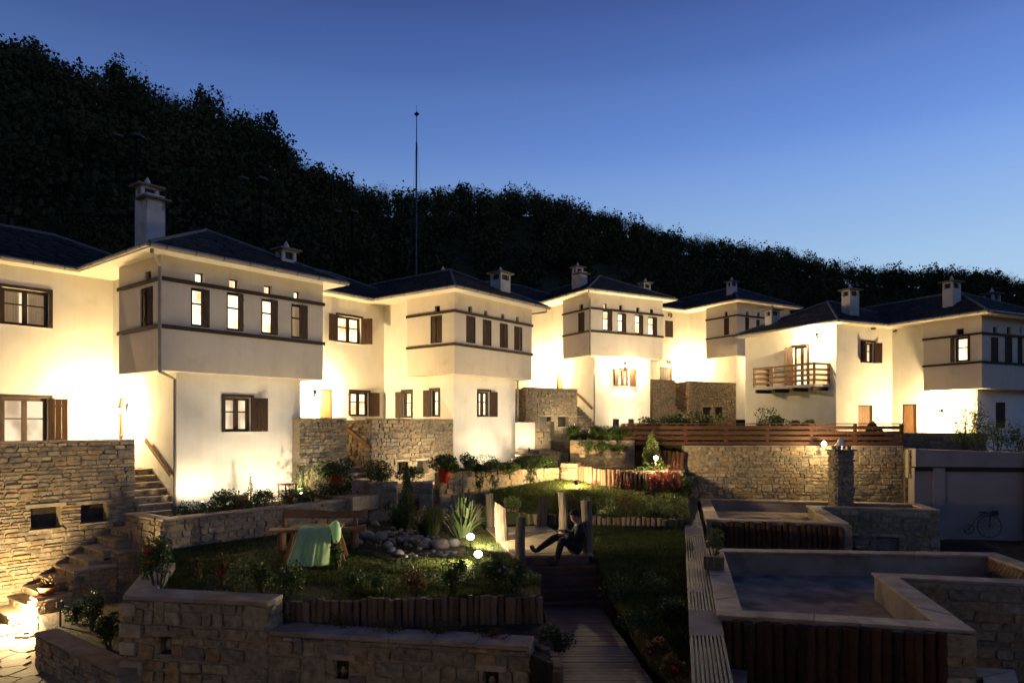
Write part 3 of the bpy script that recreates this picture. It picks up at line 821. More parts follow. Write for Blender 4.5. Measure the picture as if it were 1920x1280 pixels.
C.hip('roof', -.5, 5.4, -.5, 10.2, 1.45, 'v', 5); C.hip('roof', -5.5, 3.2, 3.9, 10.4, 1.5, 'u', 6)
C.eaves(('front', 'side', 'wing'))
C.pipe([(-.40, -.40, 11.77), (-.40, -.40, 11.65), (-.06, -.06, 11.4), (-.06, -.06, 8.6), (-.06, -.06, 8.52), (.52, .36, 8.36), (.52, .36, 4.7)])
C.chimney(.75, 2.0, .5, 11.8, 13.55, True, .75); C.chimney(4.4, .85, .48, 12.0, 12.85)
lantern('blazing wall lantern beside the door of the third house', C, 'u', .6, 1041, 690, 150)
lantern('blazing wall lantern above the small window under the third bay', C, 'v', .45, 1172, 683, 90)

# ---- the fourth house
D = House('fourth white house, farthest back, half hidden behind the balcony house', 59.5, 1382, 41.5, 5.3, 9.18, 12.5, a=.5, b=.5)
D.opening('u', 0, (1357, 1367, 596, 628), D.win_closed); D.opening('u', 0, (1358, 1364, 584, 593), D.win_small)
for x0, x1, y0, y1 in ((1397, 1405, 595, 627), (1418, 1425, 599, 629), (1441, 1448, 602, 630), (1462, 1469, 604, 632)): D.opening('v', 0, (x0, x1, y0, y1), D.win_closed)
for x0, x1, y0, y1 in ((1399, 1404, 584, 593), (1420, 1425, 586, 595), (1443, 1447, 589, 597)): D.opening('v', 0, (x0, x1, y0, y1), D.win_small)
D.opening('v', .5, (1416, 1431, 687, 716), D.win_lit, shut=(.8, .8), swing=(150, 150))
D.opening('v', .5, (1410, 1422, 766, 781), D.win_small)
D.opening('v', 4.4, (1247, 1262, 601, 632), D.win_closed); D.opening('v', 4.4, (1237, 1260, 688, 712), D.win_closed)
D.opening('v', 4.4, (1301, 1316, 691, 735), D.door)
D.finish()
D.bands((11.63, 10.42))
D.hip('roof', -.5, 5.4, -.5, 10.2, 1.45, 'v', 7); D.hip('roof', -5.5, 3.2, 3.9, 10.4, 1.5, 'u', 8)
D.eaves(('front', 'side', 'wing'))
D.chimney(1.0, 1.3, .52, 12.5, 14.0)
lantern('blazing wall lantern left of the brown door of the fourth house', D, 'v', 4.4, 1285, 690, 150)
lantern('blazing wall lantern under the bay of the fourth house', D, 'v', .5, 1424, 680, 90)
lantern('unlit iron lantern high on the fourth house beside the third bay', D, 'v', 4.4, 1254, 590, 0, False)
lantern('unlit iron lantern above the closed brown shutter', D, 'v', 4.4, 1252, 678, 0, False)

# ---- the house on the right with the balcony
EH = House('white house at right with timber balcony on its left face', 64.5, 1841, 28.5, 3.6, 6.5, 9.65, a=.55, b=.5, wing=3.3)
EH.opening('u', 0, (1790, 1815, 632, 678), EH.win_lit, cross=False, shut=(0, .6), swing=(160, 100)); EH.opening('u', 0, (1793, 1807, 616, 627), EH.win_small)
for x0, x1 in ((1858, 1873), (1884, 1899), (1908, 1918)): EH.opening('v', 0, (x0, x1, 632, 682), EH.win_closed); EH.opening('v', 0, (x0 + 4, x1 - 3, 613, 626), EH.win_small)
EH.opening('v', .5, (1867, 1886, 754, 802), EH.win_closed)
EH.opening('v', 4.4, (1616, 1638, 642, 680), EH.win_lit, glass='litroom', curtain=((.0, .9),), shut=(.55, .9), swing=(100, 150))
EH.opening('v', 4.4, (1609, 1636, 759, 838), EH.door)
EH.opening('u', .55, (1690, 1719, 757, 838), EH.door)
EH.opening('u', -3.3, (1487, 1515, 649, 726), EH.win_lit, shut=(.55, .8), swing=(120, 120))
EH.finish()
EH.bands((8.80, 7.60))
EH.hip('roof', -.5, 5.4, -.5, 10.2, 1.45, 'v', 9); EH.hip('roof', -3.8, 3.2, 3.9, 10.4, 1.55, 'u', 10)
EH.eaves(('front', 'side', 'wing', 'wingend'))
EH.chimney(-1.6, 5.0, .62, 9.8, 11.35); EH.chimney(.9, 1.8, .6, 9.7, 11.35); EH.chimney(4.6, 2.2, .6, 9.9, 11.2); EH.chimney(-2.6, 8.8, .6, 9.8, 10.9)
lantern('blazing wall lantern above the timber balcony', EH, 'u', -3.3, 1532, 630, 85)
lantern('blazing wall lantern right of the brown door on the balcony house', EH, 'u', .55, 1766, 772, 105)

def balcony(H):
    # timber balcony on the left face of the wing
    c = -3.3; qa, qb = H.hit('u', c, 1440), H.hit('u', c, 1556); q0, q1 = min(qa, qb), max(qa, qb)
    q0 = max(q0, 4.7)
    z0 = EYE + (HORIZON - 724) / FOCAL * H.depth('u', c, (q0 + q1) / 2)
    t = thing('balcony', 'brown timber balcony with horizontal rails on the right-hand house', 'balcony', H.world(c, (q0 + q1) / 2, z0), H.rz)
    w = (q1 - q0) / 2; dp = 1.0
    mb = MB(); mb.box(-dp, -.004, -w, w, -.12, 0); mb.build('slab', M['white'], t)
    for i in range(4):
        y = -w + .15 + i * (2 * w - .3) / 3; mb = MB(); mb.box(-dp + .05, -.006, y - .06, y + .06, -.28, -.123); mb.build('joist', M['shutter'], t)
    for x, y in ((-dp + .04, -w + .04), (-dp + .04, -w / 3), (-dp + .04, w / 3), (-dp + .04, w - .04), (-.06, -w + .04), (-.06, w - .04)):
        mb = MB(); mb.box(x - .04, x + .04, y - .04, y + .04, .002, .98); mb.build('post', M['rail'], t)
    for z in (.18, .42, .66, .92):
        mb = MB(); mb.box(-dp - .02, -dp - .002, -w, w, z - .05, z + .05); mb.build('rail', M['rail'], t)
        for y in (-w - .004, w + .004):
            mb = MB(); mb.box(-dp - .01, -.01, y - .012, y + .012, z - .05, z + .05); mb.build('rail', M['rail'], t)
balcony(EH)
# ------------------------------------------------------------------ rubble masonry
def rubble(rng, L, H, hr, wr, holes=()):
    # courses of unequal stones; some stand through two courses. returns quads (x0,x1,zb,zt) with jitter
    rows, z = [], 0.0
    while z < H - .02:
        h = rng.uniform(*hr)
        if H - z - h < hr[0] * .7: h = H - z
        rows.append((z, z + h)); z += h
    taken = [[] for _ in rows]
    out = []
    for i, (za, zb) in enumerate(rows):
        for h in holes:
            if h[2] < zb - .015 and h[3] > za + .015: taken[i].append((h[0], h[1]))
        x = 0.0
        while x < L - .01:
            blk = [t for t in taken[i] if t[0] - 1e-6 <= x < t[1]]
            if blk: x = max(t[1] for t in blk); continue
            nxt = min([t[0] for t in taken[i] if t[0] > x] + [L])
            w = rng.uniform(*wr) * (1.0 if rng.random() > .18 else 1.5)
            if nxt - x - w < wr[0] * .6: w = nxt - x
            top = zb
            if i + 1 < len(rows) and rng.random() < .07 and w < wr[1] and not any(t[0] < x + w and t[1] > x for t in taken[i + 1]) and not any(h[0] < x + w and h[1] > x and h[2] < rows[i + 1][1] and h[3] > zb for h in holes):
                top = rows[i + 1][1]; taken[i + 1].append((x, x + w))
            out.append((x, x + w, za, top)); x += w
    return out
def stone_poly(rng, x0, x1, z0, z1, gap):
    # an eight-cornered outline inside the cell
    w, h = x1 - x0, z1 - z0
    j = lambda a: rng.uniform(-a, a)
    jx, jz = min(.035, w * .12), min(.03, h * .16)
    c = min(w, h)
    P = []
    for cx, cz, sx, sz in ((x0, z0, 1, 1), (x1, z0, -1, 1), (x1, z1, -1, -1), (x0, z1, 1, -1)):
        a, b = rng.uniform(.04, .20) * c, rng.uniform(.04, .18) * c
        bx, bz = cx + sx * gap + j(jx) * .6, cz + sz * gap + j(jz) * .6
        p, q = (bx + sx * a, bz), (bx, bz + sz * b)
        P += [q, p] if (sx * sz > 0) else [p, q]
    return P
def put_stones(parent, o, d, cells, rng, z0=0.0, gap=.012, proud=(.012, .06), depth=.06, limit=300, mat='stone'):
    # o, d: foot of the face and its direction in the parent's frame; the face looks to the right of d
    n = Vector((d[1], -d[0]))
    cells = sorted(cells, key=lambda c: -(c[1] - c[0]) * (c[3] - c[2]))
    rest = MB()
    for k, (x0, x1, za, zb) in enumerate(cells):
        P = stone_poly(rng, x0, x1, za, zb, gap)
        cx, cz = sum(p[0] for p in P) / 8, sum(p[1] for p in P) / 8
        pr = rng.uniform(*proud); tilt = rng.uniform(-.012, .012), rng.uniform(-.012, .012)
        V = []
        for s, t in ((1, -depth), (.985, pr * .6), (.92, pr)):
            for x, z in P:
                xx, zz = cx + (x - cx) * s, cz + (z - cz) * s
                tt = t + (tilt[0] * (x - cx) / max(.1, x1 - x0) + tilt[1] * (z - cz) / max(.1, zb - za)) * (2 if t > 0 else 0)
                V.append((o[0] + d[0] * xx + n.x * tt, o[1] + d[1] * xx + n.y * tt, z0 + zz))
        F = []
        for r in range(2):
            F += [(r * 8 + i, r * 8 + (i + 1) % 8, (r + 1) * 8 + (i + 1) % 8, (r + 1) * 8 + i) for i in range(8)]
        F.append(tuple(16 + i for i in range(8)))
        if k < limit:
            MB().add(V, F).build('stone', M[mat], parent)
        else: rest.add(V, F)
    if rest.v:
        r = rest.build('stone_infill', M[mat], parent); r['kind'] = 'stuff'
def lay_coping(parent, A, B, z, width, rng, over=.05, th=.07, ln=(.45, .8), inset=0.0, mat='coping', bev=.008):
    # slabs along A->B (parent frame); width goes to the left of the direction
    A, B = Vector(A), Vector(B); L = (B - A).length; d = (B - A) / L; nl = Vector((-d.y, d.x))
    x = 0.0
    while x < L - .01:
        w = rng.uniform(*ln)
        if L - x - w < ln[0] * .6: w = L - x
        g = .004
        a, b = A + d * (x + g), A + d * (x + w - g)
        t = th + rng.uniform(-.006, .006); o1 = over + rng.uniform(-.012, .012); sk = rng.uniform(-.006, .006)
        P = [a - nl * o1, b - nl * (o1 + sk), b + nl * width, a + nl * width]
        mb = MB(); mb.prism([(p.x, p.y) for p in P], z + rng.uniform(0, .003), z + t)
        mb.build('coping_slab', M[mat], parent, bevel=bev)
        x += w
def stone_wall(label, A, B, z0, z1, thick=.35, hr=(.10, .20), wr=(.18, .42), seed=1, holes=(), limit=300, coping=.0, ends=(False, False), name='stone_wall', cat='stone wall', proud=(.006, .040), over=.05, cth=.07, gap=.012, group=None, cln=(.45, .8)):
    rng = random.Random(seed)
    A, B = Vector(A), Vector(B); L = (B - A).length
    t = thing(name, label, cat, (A.x, A.y, z0), math.atan2(B.y - A.y, B.x - A.x), group)
    H = z1 - z0
    hs = [(h[0], h[1], h[2] - z0, h[3] - z0) for h in holes]
    mb = MB()
    if hs:                                   # the mortar body goes round the openings
        xs = sorted({0.0, L, *[v for h in hs for v in h[:2]]}); zs = sorted({0.0, H, *[v for h in hs for v in h[2:]]})
        for i in range(len(xs) - 1):
            for j in range(len(zs) - 1):
                xc, zc = (xs[i] + xs[i + 1]) / 2, (zs[j] + zs[j + 1]) / 2
                y0 = .012
                if any(h[0] < xc < h[1] and h[2] < zc < h[3] for h in hs): continue
                mb.box(xs[i], xs[i + 1], y0, thick, zs[j], zs[j + 1])
    else: mb.box(.012 if ends[0] else 0, L - (.012 if ends[1] else 0), .012, thick, 0, H)
    mb.build('mortar_core', M['mortar'], t)
    put_stones(t, (0, 0), (1, 0), rubble(rng, L, H, hr, wr, hs), rng, 0, gap, proud, limit=limit)
    if ends[1]: put_stones(t, (L, 0), (0, 1), rubble(rng, thick, H, hr, (wr[0], max(wr[0] * 1.2, thick * .7))), rng, 0, gap, proud, limit=60)
    if ends[0]: put_stones(t, (0, thick), (0, -1), rubble(rng, thick, H, hr, (wr[0], max(wr[0] * 1.2, thick * .7))), rng, 0, gap, proud, limit=60)
    for h in hs:
        mb = MB(); mb.box(h[0] - .02, h[1] + .02, thick * .8, thick * .8 + .02, h[2] - .02, h[3] + .02); mb.build('opening_dark', M['iron'], t)  # black plate stands in for the darkness inside the opening
    for h in hs:                             # lintel, sill and jambs round each opening
        mb = MB(); mb.box(h[0] - .12, h[1] + .12, -.045, .10, h[3], h[3] + .09); mb.build('lintel', M['step'], t, bevel=.01)
        mb = MB(); mb.box(h[0] - .05, h[1] + .05, -.05, .22, h[2] - .05, h[2]); mb.build('opening_sill', M['step'], t, bevel=.008)
    if coping: lay_coping(t, (0, 0), (L, 0), H, coping, rng, over, cth, cln)
    return t
def quoins():
    # pale squared stones at the outer corner of the foreground wall
    d = (FW2 - FW0).normalized(); r = random.Random(6)
    w = [o for o in COL.objects if o.get('label', '').startswith('high left part')][0]
    for k in range(6):
        z = 1.58 - .30 * k + r.uniform(-.02, .02); L = (.20, .36)[k % 2] + r.uniform(-.03, .04); h = r.uniform(.17, .24)
        if z < 0: z = 0.02
        mb = MB(); mb.box(-.035, L, -.075, .10, z - h, z); mb.build('quoin', M['quoin'], w, bevel=.015)
def step_flight(label, H, plane, n, start, z0, riser, tread, lo, hi, seed, body=True, name='stone_stairs', sgn=1):
    # flight in a house frame: rises along +v (plane 'v') or +u (plane 'u'); lo..hi is its width on the other axis
    rng = random.Random(seed)
    org = H.world(start if plane == 'u' else lo, lo if plane == 'u' else start, z0)
    t = thing(name, label, 'stairs', org, H.rz)
    for k in range(n):
        zt = riser * (k + 1); a0, a1 = tread * k, tread * (k + 1)
        def bx(mb, q0, q1, w0, w1, za, zb):
            if plane == 'v': mb.box(w0, w1, q0, q1, za, zb)
            else: mb.box(q0, q1, w0, w1, za, zb)
        mb = MB(); bx(mb, a0, tread * n, 0, hi - lo, zt - riser + .001, zt - .05); mb.build('riser', M['mortar'], t)
        mb = MB(); bx(mb, a0 - .03 - rng.uniform(0, .01), a1 + .02, -.01 if k == 0 else 0, hi - lo, zt - .05, zt); mb.build('tread', M['step'], t, bevel=.008)
        if plane == 'v': put_stones(t, (0, a0), (1, 0), rubble(rng, hi - lo, riser - .055, (.10, .12), (.2, .45)), rng, zt - riser, .006, (.004, .014), .03)
        else: put_stones(t, (a0, hi - lo), (0, -1), rubble(rng, hi - lo, riser - .055, (.10, .12), (.2, .45)), rng, zt - riser, .006, (.004, .014), .03)
    return t
def handrail(label, H, p0, p1, nrm):
    t = thing('handrail', label, 'handrail', H.world(*p0), 0, 'wooden handrails on the stair walls')
    a = Vector((0, 0, 0)); b = H.world(*p1) - H.world(*p0)
    mb = MB(); d = b.normalized(); side = Vector((d.y, -d.x, 0)).normalized() if (abs(d.x) + abs(d.y)) > .01 else Vector((1, 0, 0)); up = side.cross(d)
    if up.z < 0: up = -up
    P = []
    for q in (a, b):
        for s1, s2 in ((-1, -1), (1, -1), (1, 1), (-1, 1)): P.append(q + side * .03 * s1 + up * .055 * s2)
    mb.hexa(P); r = mb.build('rail', M['rail'], t, bevel=.01)
    for f in (.15, .85):
        q = b * f; n3 = (H.d1 * nrm[0] + H.d2 * nrm[1]); mb = MB(); mb.tube([q, q + Vector((n3.x * .09, n3.y * .09, -.02))], .012, 6); mb.build('bracket', M['iron'], t)
    return t

# ---- terraces of the first and third houses: stone wall at the left, stair between it and the house
def terrace_left(H, lab, ztop, floor, u0, zbase, openings, seed, fine, limit, side=False):
    v = .66
    hs = []
    for o in openings:
        r = H.rect('v', v, *o); hs.append((r[0] - u0, r[1] - u0, r[2], r[3]))
    a, b = H.world(u0, v), H.world(-.35, v)
    w = stone_wall(lab[0], a.xy, b.xy, zbase, ztop, .35, fine[0], fine[1], seed, hs, limit, coping=.30, over=.02, cth=.05, ends=(side, False), cln=(.6, 1.1))
    if side:
        put_stones(w, (0, 2.4), (0, -1), rubble(random.Random(seed + 9), 2.05, ztop - zbase, *fine), random.Random(seed + 8), 0, limit=0)
        mb = MB(); mb.box(.012, .30, .351, 2.4, 0, ztop - zbase - .003); mb.build('mortar_core', M['mortar'], w)
    t = thing('terrace_floor', lab[1], 'terrace', H.world(u0, v + .36, floor - .2), H.rz)
    mb = MB(); mb.box(0, -.35 - u0, 0, H.wv - v - .37, 0, .2); mb.build('slab', M['concrete'], t)
    mb = MB(); mb.box(-.349 - u0, H.a - u0 - .003, 1.45, H.wv - v - .37, 0, .2); mb.build('landing', M['step'], t)
    step_flight(lab[2], H, 'v', 8, -.12, floor - 8 * .165, .165, .275, -.35, H.a - .012, seed + 3)
    handrail(lab[3], H, (H.a - .09, 2.05, floor + .78), (H.a - .09, .55, floor - .14), (1, 0))
    return w
terrace_left(A, ('tall rubble stone wall at far left with two square openings', 'small entrance terrace behind the far-left rubble wall', 'straight stone stair rising between rubble wall and far-left house', 'slanting wooden handrail beside the far-left stair'),
             4.57, 3.78, -5.2, .75, ((58, 113, 950, 990), (152, 202, 944, 978)), 11, ((.06, .125), (.15, .44)), 300)
terrace_left(C, ('stone terrace wall with two openings below the third house', 'entrance terrace of the third house behind its stone wall', 'narrow stone stair at the left corner of the third house', 'slanting wooden handrail beside the stair of the third house'),
             6.78, 5.95, -3.5, 4.2, ((1011, 1033, 781, 796), (1046, 1066, 781, 800)), 21, ((.09, .16), (.16, .42)), 0, True)

# ---- terraces of the second and fourth houses: two stone walls with a stair between them
def terrace_mid(H, lab, ztop, floor, zbase, openings, seed, limit):
    v = .5
    def wl(u0, u1, label, ops, s):
        hs = []
        for o in ops:
            r = H.rect('v', v, *o); hs.append((r[0] - u0, r[1] - u0, r[2], r[3]))
        return stone_wall(label, H.world(u0, v).xy, H.world(u1, v).xy, zbase, ztop, .35, (.07, .14), (.13, .36), s, hs, limit, coping=.28, over=.02, cth=.05, cln=(.6, 1.1))
    wl(-6.35, -4.58, lab[0], (), seed); w = wl(-3.58, .46, lab[1], openings, seed + 1)
    put_stones(w, (0, 2.6), (0, -1), rubble(random.Random(seed + 2), 2.6, ztop - zbase, (.09, .17), (.16, .42)), random.Random(seed + 4), 0, limit=0)
    mb = MB(); mb.box(.012, .34, .352, 2.6, 0, ztop - zbase - .004); mb.build('mortar_core', M['mortar'], w)
    t = thing('terrace_floor', lab[2], 'terrace', H.world(-6.3, v + .36, floor - .2), H.rz)
    mb = MB(); mb.box(2.73 + .35, 6.75, 0, H.wv - v - .37, 0, .2); mb.build('slab', M['concrete'], t)
    mb = MB(); mb.box(0, 1.71, 0, H.wv - v - .37, 0, .2); mb.build('slab', M['concrete'], t)
    mb = MB(); mb.box(1.72, 2.72, 1.9, H.wv - v - .37, 0, .2); mb.build('landing', M['step'], t)
    step_flight(lab[3], H, 'v', 8, v - .3, floor - 8 * .165, .165, .29, -4.57, -3.60, seed + 6)
    handrail(lab[4], H, (-3.66, 2.0, floor + .85), (-3.66, .35, floor + .0), (1, 0))
terrace_mid(B, ('short stone wall left of the middle stair', 'long stone terrace wall with two openings below the second house', 'entrance terrace of the second house between stone walls', 'stone stair set between two rubble walls under the second house', 'slanting wooden handrail in the stair of the second house'),
            5.15, 4.2, 2.4, ((744, 761, 865, 887), (782, 803, 863, 887)), 31, 300)
terrace_mid(D, ('narrow stone wall left of the stair of the fourth house', 'stone terrace wall with two dark openings below the fourth house', 'entrance terrace of the fourth house between stone walls', 'stone stair between rubble walls under the fourth house', 'slanting wooden handrail in the stair of the fourth house'),
            7.5, 6.55, 4.4, ((1318, 1333, 763, 778), (1341, 1355, 763, 778)), 41, 0)

# ---- lower flight in front of the far-left wall, with stepped side walls
def lower_flight():
    t = step_flight('lower flight of stone steps climbing along the foot of the far-left wall', A, 'u', 10, -3.65, .60, .186, .30, -.55, .60, 51)
    s = thing('landing', 'stone landing where the two far-left flights meet', 'landing', A.world(-.65, -1.2, .6), A.rz)
    mb = MB(); mb.box(.001, 1.20, 0, 1.07, 0, 1.83); mb.build('body', M['mortar'], s)
    mb = MB(); mb.box(-.02, 1.22, -.03, 1.071, 1.83, 1.88); mb.build('slab', M['step'], s, bevel=.008)
    put_stones(s, (0, 0), (1, 0), rubble(random.Random(3), 1.2, 1.8, (.12, .2), (.2, .45)), random.Random(4))
    for i, (u0, u1, z) in enumerate(((-3.0, -2.32, 1.26), (-2.31, -1.40, 1.74), (-1.39, -.68, 2.02))):
        w = stone_wall(('low stone pier beside the bottom steps with the blazing lamp at its foot', 'middle stone pier of the stepped stair side wall', 'upper stone pier of the stepped stair side wall')[i],
                       A.world(u0, -.92).xy, A.world(u1, -.92).xy, .55, z, .34, (.11, .2), (.18, .4), 60 + i, ends=(True, False), coping=.36, over=.04, cth=.06, cln=(.7, 1.2), name='stair_side_wall', cat='stone wall', group='stepped side walls of the lower stair')
lower_flight()

# ---- planter along the first house
stone_wall('dim stone planter wall behind the log bench', A.world(-.92, -2.07).xy, A.world(6.2, -2.07).xy, 1.9, 2.82, .32, (.09, .17), (.16, .42), 71, coping=.34, ends=(True, False), over=.03, cth=.05)
stone_wall('short return of the stone planter beside the stair landing', A.world(-.92, -.2).xy, A.world(-.92, -1.74).xy, 1.9, 2.815, .30, (.12, .2), (.2, .45), 72, coping=.32, over=.03, cth=.05)
def flat(name, pts, z, mat, base=None, sub=0, kind=True):
    mb = MB(); n = len(pts); zz = z if hasattr(z, '__len__') else [z] * n
    zb = [q - .4 for q in zz] if base is None else [base] * n
    mb.prism([(p[0], p[1]) for p in pts], zb, zz)
    o = mb.build(name, mat)
    return structure(o) if kind else o
def L2(H, u, v): p = H.world(u, v); return (p.x, p.y)
flat('planting_bed', [L2(A, -.9, -1.75), L2(A, 6.2, -1.75), L2(A, 6.2, .46), L2(A, .62, .46), L2(A, .62, -.2), L2(A, -.6, -.2)], 2.70, M['soil'])
flat('forecourt', [L2(B, -6.3, -1.9), L2(B, .8, -1.9), L2(B, .8, .6), L2(B, -6.3, .6)], 2.95, M['step'])
flat('planting_bed', [L2(B, .5, -3.2), L2(B, 6.4, -1.0), L2(B, 6.4, .55), L2(B, .5, .55)], 3.32, M['soil'])

# ---- foreground retaining wall, high part then low part
FW0, FW1, FW2 = Vector((-6.12, 10.78)), Vector((-3.70, 10.36)), Vector((.25, 9.66))
stone_wall('high left part of the foreground retaining wall, pale quoins at its corner', FW0, FW1, .6, 2.24, .42, (.10, .27), (.14, .46), 81, coping=.46, ends=(True, True), over=.03, cth=.075, gap=.012, cln=(1.1, 1.5), name='retaining_wall',
           holes=((.62, .82, 1.42, 1.70),))
stone_wall('long low part of the foreground retaining wall with flat coping', FW1 + (FW2 - FW1).normalized() * .01, FW2, .6, 1.80, .42, (.09, .25), (.14, .46), 82, coping=.46, ends=(False, True), over=.03, cth=.075, gap=.012, cln=(.55, .85), name='retaining_wall',
           holes=((1.08, 1.28, 1.22, 1.50), (3.35, 3.55, 1.20, 1.48)))
stone_wall('raked left return of the foreground wall beside the roses', (-6.95, 13.15), (-6.14, 10.86), .6, 2.232, .42, (.14, .28), (.2, .5), 83, coping=.42, over=.03, cth=.075, gap=.012, cln=(.9, 1.3), name='retaining_wall')
stone_wall('ankle-high stone kerb wall along the flagstone path', (-8.72, 12.5), (-6.0, 10.45), .4, 1.14, .34, (.11, .19), (.16, .36), 84, coping=.36, over=.03, cth=.06, cln=(.7, 1.1), name='kerb_wall', ends=(True, False))
for i, (x, z) in enumerate(((.72, 1.42), (1.18, 1.22), (3.45, 1.20))):
    base = FW0 if i == 0 else FW1
    d = (FW2 - FW0).normalized(); p = base + d * x; n = Vector((d.y, -d.x))
    t = thing('bulkhead_lamp', ('unlit round lamp in a niche of the high foreground wall', 'unlit round lamp in the middle niche of the low foreground wall', 'unlit round lamp in the niche near the right end of the low foreground wall')[i], 'lamp', (p.x - n.x * .12, p.y - n.y * .12, z), math.atan2(d.y, d.x), 'lamps in the niches of the front wall')
    mb = MB(); mb.lathe([(.075, 0), (.075, .03), (.06, .04)], (0, 0, .002), 10); mb.build('base', M['iron'], t)
    mb = MB(); mb.lathe([(.055, .041), (.068, .10), (.06, .17), (.03, .21)], (0, 0, 0), 10); mb.build('glass', M['dimglass'], t, smooth=True)

M['quoin'] = varied('pale_quoin', [(.40, .33, .22), (.46, .39, .28), (.36, .28, .17)], .85, 6, .5, 16, .3)
quoins()
# ---- long rubble wall at the back of the garden, its pillar and the stones right of it
LW0, LW1 = Vector((6.15, 24.45)), Vector((13.75, 24.0))
stone_wall('long rubble wall behind the roof terraces', LW0, LW1, 2.2, 4.19, .4, (.075, .15), (.14, .38), 91, coping=.42, over=.03, cth=.05, cln=(.7, 1.2))
def chimney_pillar():
    p = at(1577, 900, 22.6)
    t = thing('stone_chimney', 'square stone chimney pillar with capped top in front of the long wall', 'chimney', (p.x, p.y, 1.9), 0)
    w, h = .56, 2.22; r = random.Random(5)
    mb = MB(); mb.box(-w / 2 + .012, w / 2 - .012, -w / 2 + .012, w / 2 - .012, 0, h); mb.build('mortar_core', M['mortar'], t)
    for o, d in (((-w / 2, -w / 2), (1, 0)), ((w / 2, -w / 2), (0, 1)), ((-w / 2, w / 2), (0, -1))): put_stones(t, o, d, rubble(r, w, h, (.09, .16), (.16, .34)), r)
    mb = MB(); mb.box(-w / 2 - .08, w / 2 + .08, -w / 2 - .08, w / 2 + .08, h, h + .05); mb.build('cap_slab', M['ridge'], t)
    for sx in (-1, 1):
        for sy in (-1, 1): mb = MB(); mb.box(sx * .16 - .06, sx * .16 + .06, sy * .16 - .06, sy * .16 + .06, h + .051, h + .17); mb.build('cap_leg', M['stone'], t)
    mb = MB(); mb.lathe([(.20, h + .171), (.15, h + .26), (.07, h + .40), (.01, h + .44)], (0, 0, 0), 8); mb.build('cap', M['chimney'], t)
chimney_pillar()
stone_wall('dark stone wall stub right of the chimney pillar', (13.76, 23.95), (14.15, 23.92), 2.2, 4.17, .4, (.10, .18), (.18, .4), 92, limit=60)
stone_wall('upper stone band left of the pink rendered wall', (13.3, 22.9), (13.98, 22.75), 3.2, 4.15, .3, (.10, .16), (.16, .36), 93, limit=80)
stone_wall('low stone wall below the brown doors of the balcony house', at(1600, 820, 26.6).xy, at(1850, 820, 26.0).xy, 3.3, 4.62, .35, (.10, .18), (.2, .46), 94, limit=150, coping=.36, over=.02, cth=.05)
def pink_wall():
    p0, p1 = Vector((13.35, 22.6)), Vector((18.2, 22.0)); L = (p1 - p0).length
    t = thing('rendered_wall', 'tall pink-grey rendered garden wall at right edge', 'wall', (p0.x, p0.y, .3), math.atan2(p1.y - p0.y, p1.x - p0.x))
    mb = MB(); mb.box(0, L, .06, .5, 0, 3.25); mb.build('panel', M['pinkwall'], t)
    mb = MB(); mb.box(.55, .92, -.02, .059, 0, 3.25); mb.build('pilaster', M['pinkwall'], t)
    mb = MB(); mb.prism([(0, -.03), (L, -.03), (L, .55), (0, .55)], 3.30, [3.88, 3.72, 3.72, 3.88]); mb.build('parapet', M['pinkwall'], t)
    mb = MB(); mb.box(.94, L, -.01, .059, 3.15, 3.29); mb.build('beam', M['timber'], t)
    mb = MB(); mb.box(0, .54, -.01, .059, 3.15, 3.29); mb.build('beam', M['timber'], t)
    mb = MB(); mb.box(3.30, 3.50, -.16, -.035, 0, 3.7); mb.build('steel_column', M['timber'], t)
    mb = MB(); mb.box(3.75, 4.5, -.04, .058, 0, 1.9); mb.build('door', M['timber'], t)
pink_wall()

# ---- garden walls below the second house
stone_wall('stone planter wall below the second house, trailing plants over its edge', (-2.3, 21.7), (1.75, 24.45), 2.0, 3.45, .34, (.12, .22), (.2, .52), 101, coping=.0)
stone_wall('brightly uplit stone pier beside the pale log palisade', at(1052, 890, 24.2).xy, at(1082, 890, 24.0).xy, 2.6, 3.62, .5, (.08, .14), (.16, .34), 102, ends=(True, False))
stone_wall('curved stone wall above the log palisade with trailing plants', at(1069, 860, 24.9).xy, at(1190, 860, 24.6).xy, 2.8, 4.38, .35, (.09, .16), (.18, .42), 103, coping=.36, over=.02, cth=.04)
stone_wall('stone side wall running back to the stair of the third house', at(1012, 860, 27.2).xy, at(1052, 860, 25.6).xy, 2.8, 3.95, .3, (.10, .17), (.18, .42), 104)
def white_block():
    p = at(966, 840, 28.6); q = at(1003, 840, 28.6); r = at(1033, 840, 28.4)
    t = thing('garden_wall', 'short whitewashed wall glowing under the third house', 'wall', (p.x, p.y, 3.6), 0)
    mb = MB(); mb.box(0, q.x - p.x, 0, .3, 0, 1.48); mb.build('panel', M['white'], t)
    stone_wall('stone corner pier right of the short whitewashed wall', (q.x + .004, q.y - .02), (r.x, r.y - .05), 3.4, 5.09, .5, (.10, .18), (.18, .4), 105, limit=80, coping=.52, over=.02, cth=.04)
    for k in range(3):
        a, b = at(972 - 6 * k, 0, 27.6 - .42 * k), at(1046 + 4 * k, 0, 27.6 - .42 * k)
        s = thing('stone_step', ('topmost', 'middle', 'lowest')[k] + ' broad stone step in front of the whitewashed wall', 'step', (a.x, a.y, 3.2), 0)
        mb = MB(); mb.box(0, b.x - a.x, 0, .6, 0, .72 - .17 * k); mb.build('body', M['mortar'], s)
        mb = MB(); mb.box(-.02, b.x - a.x + .02, -.03, .6, .721 - .17 * k, .775 - .17 * k); mb.build('tread', M['step'], s, bevel=.008)
        put_stones(s, (0, 0), (1, 0), rubble(random.Random(k), b.x - a.x, .70 - .17 * k, (.10, .16), (.2, .5)), random.Random(k + 7))
white_block()
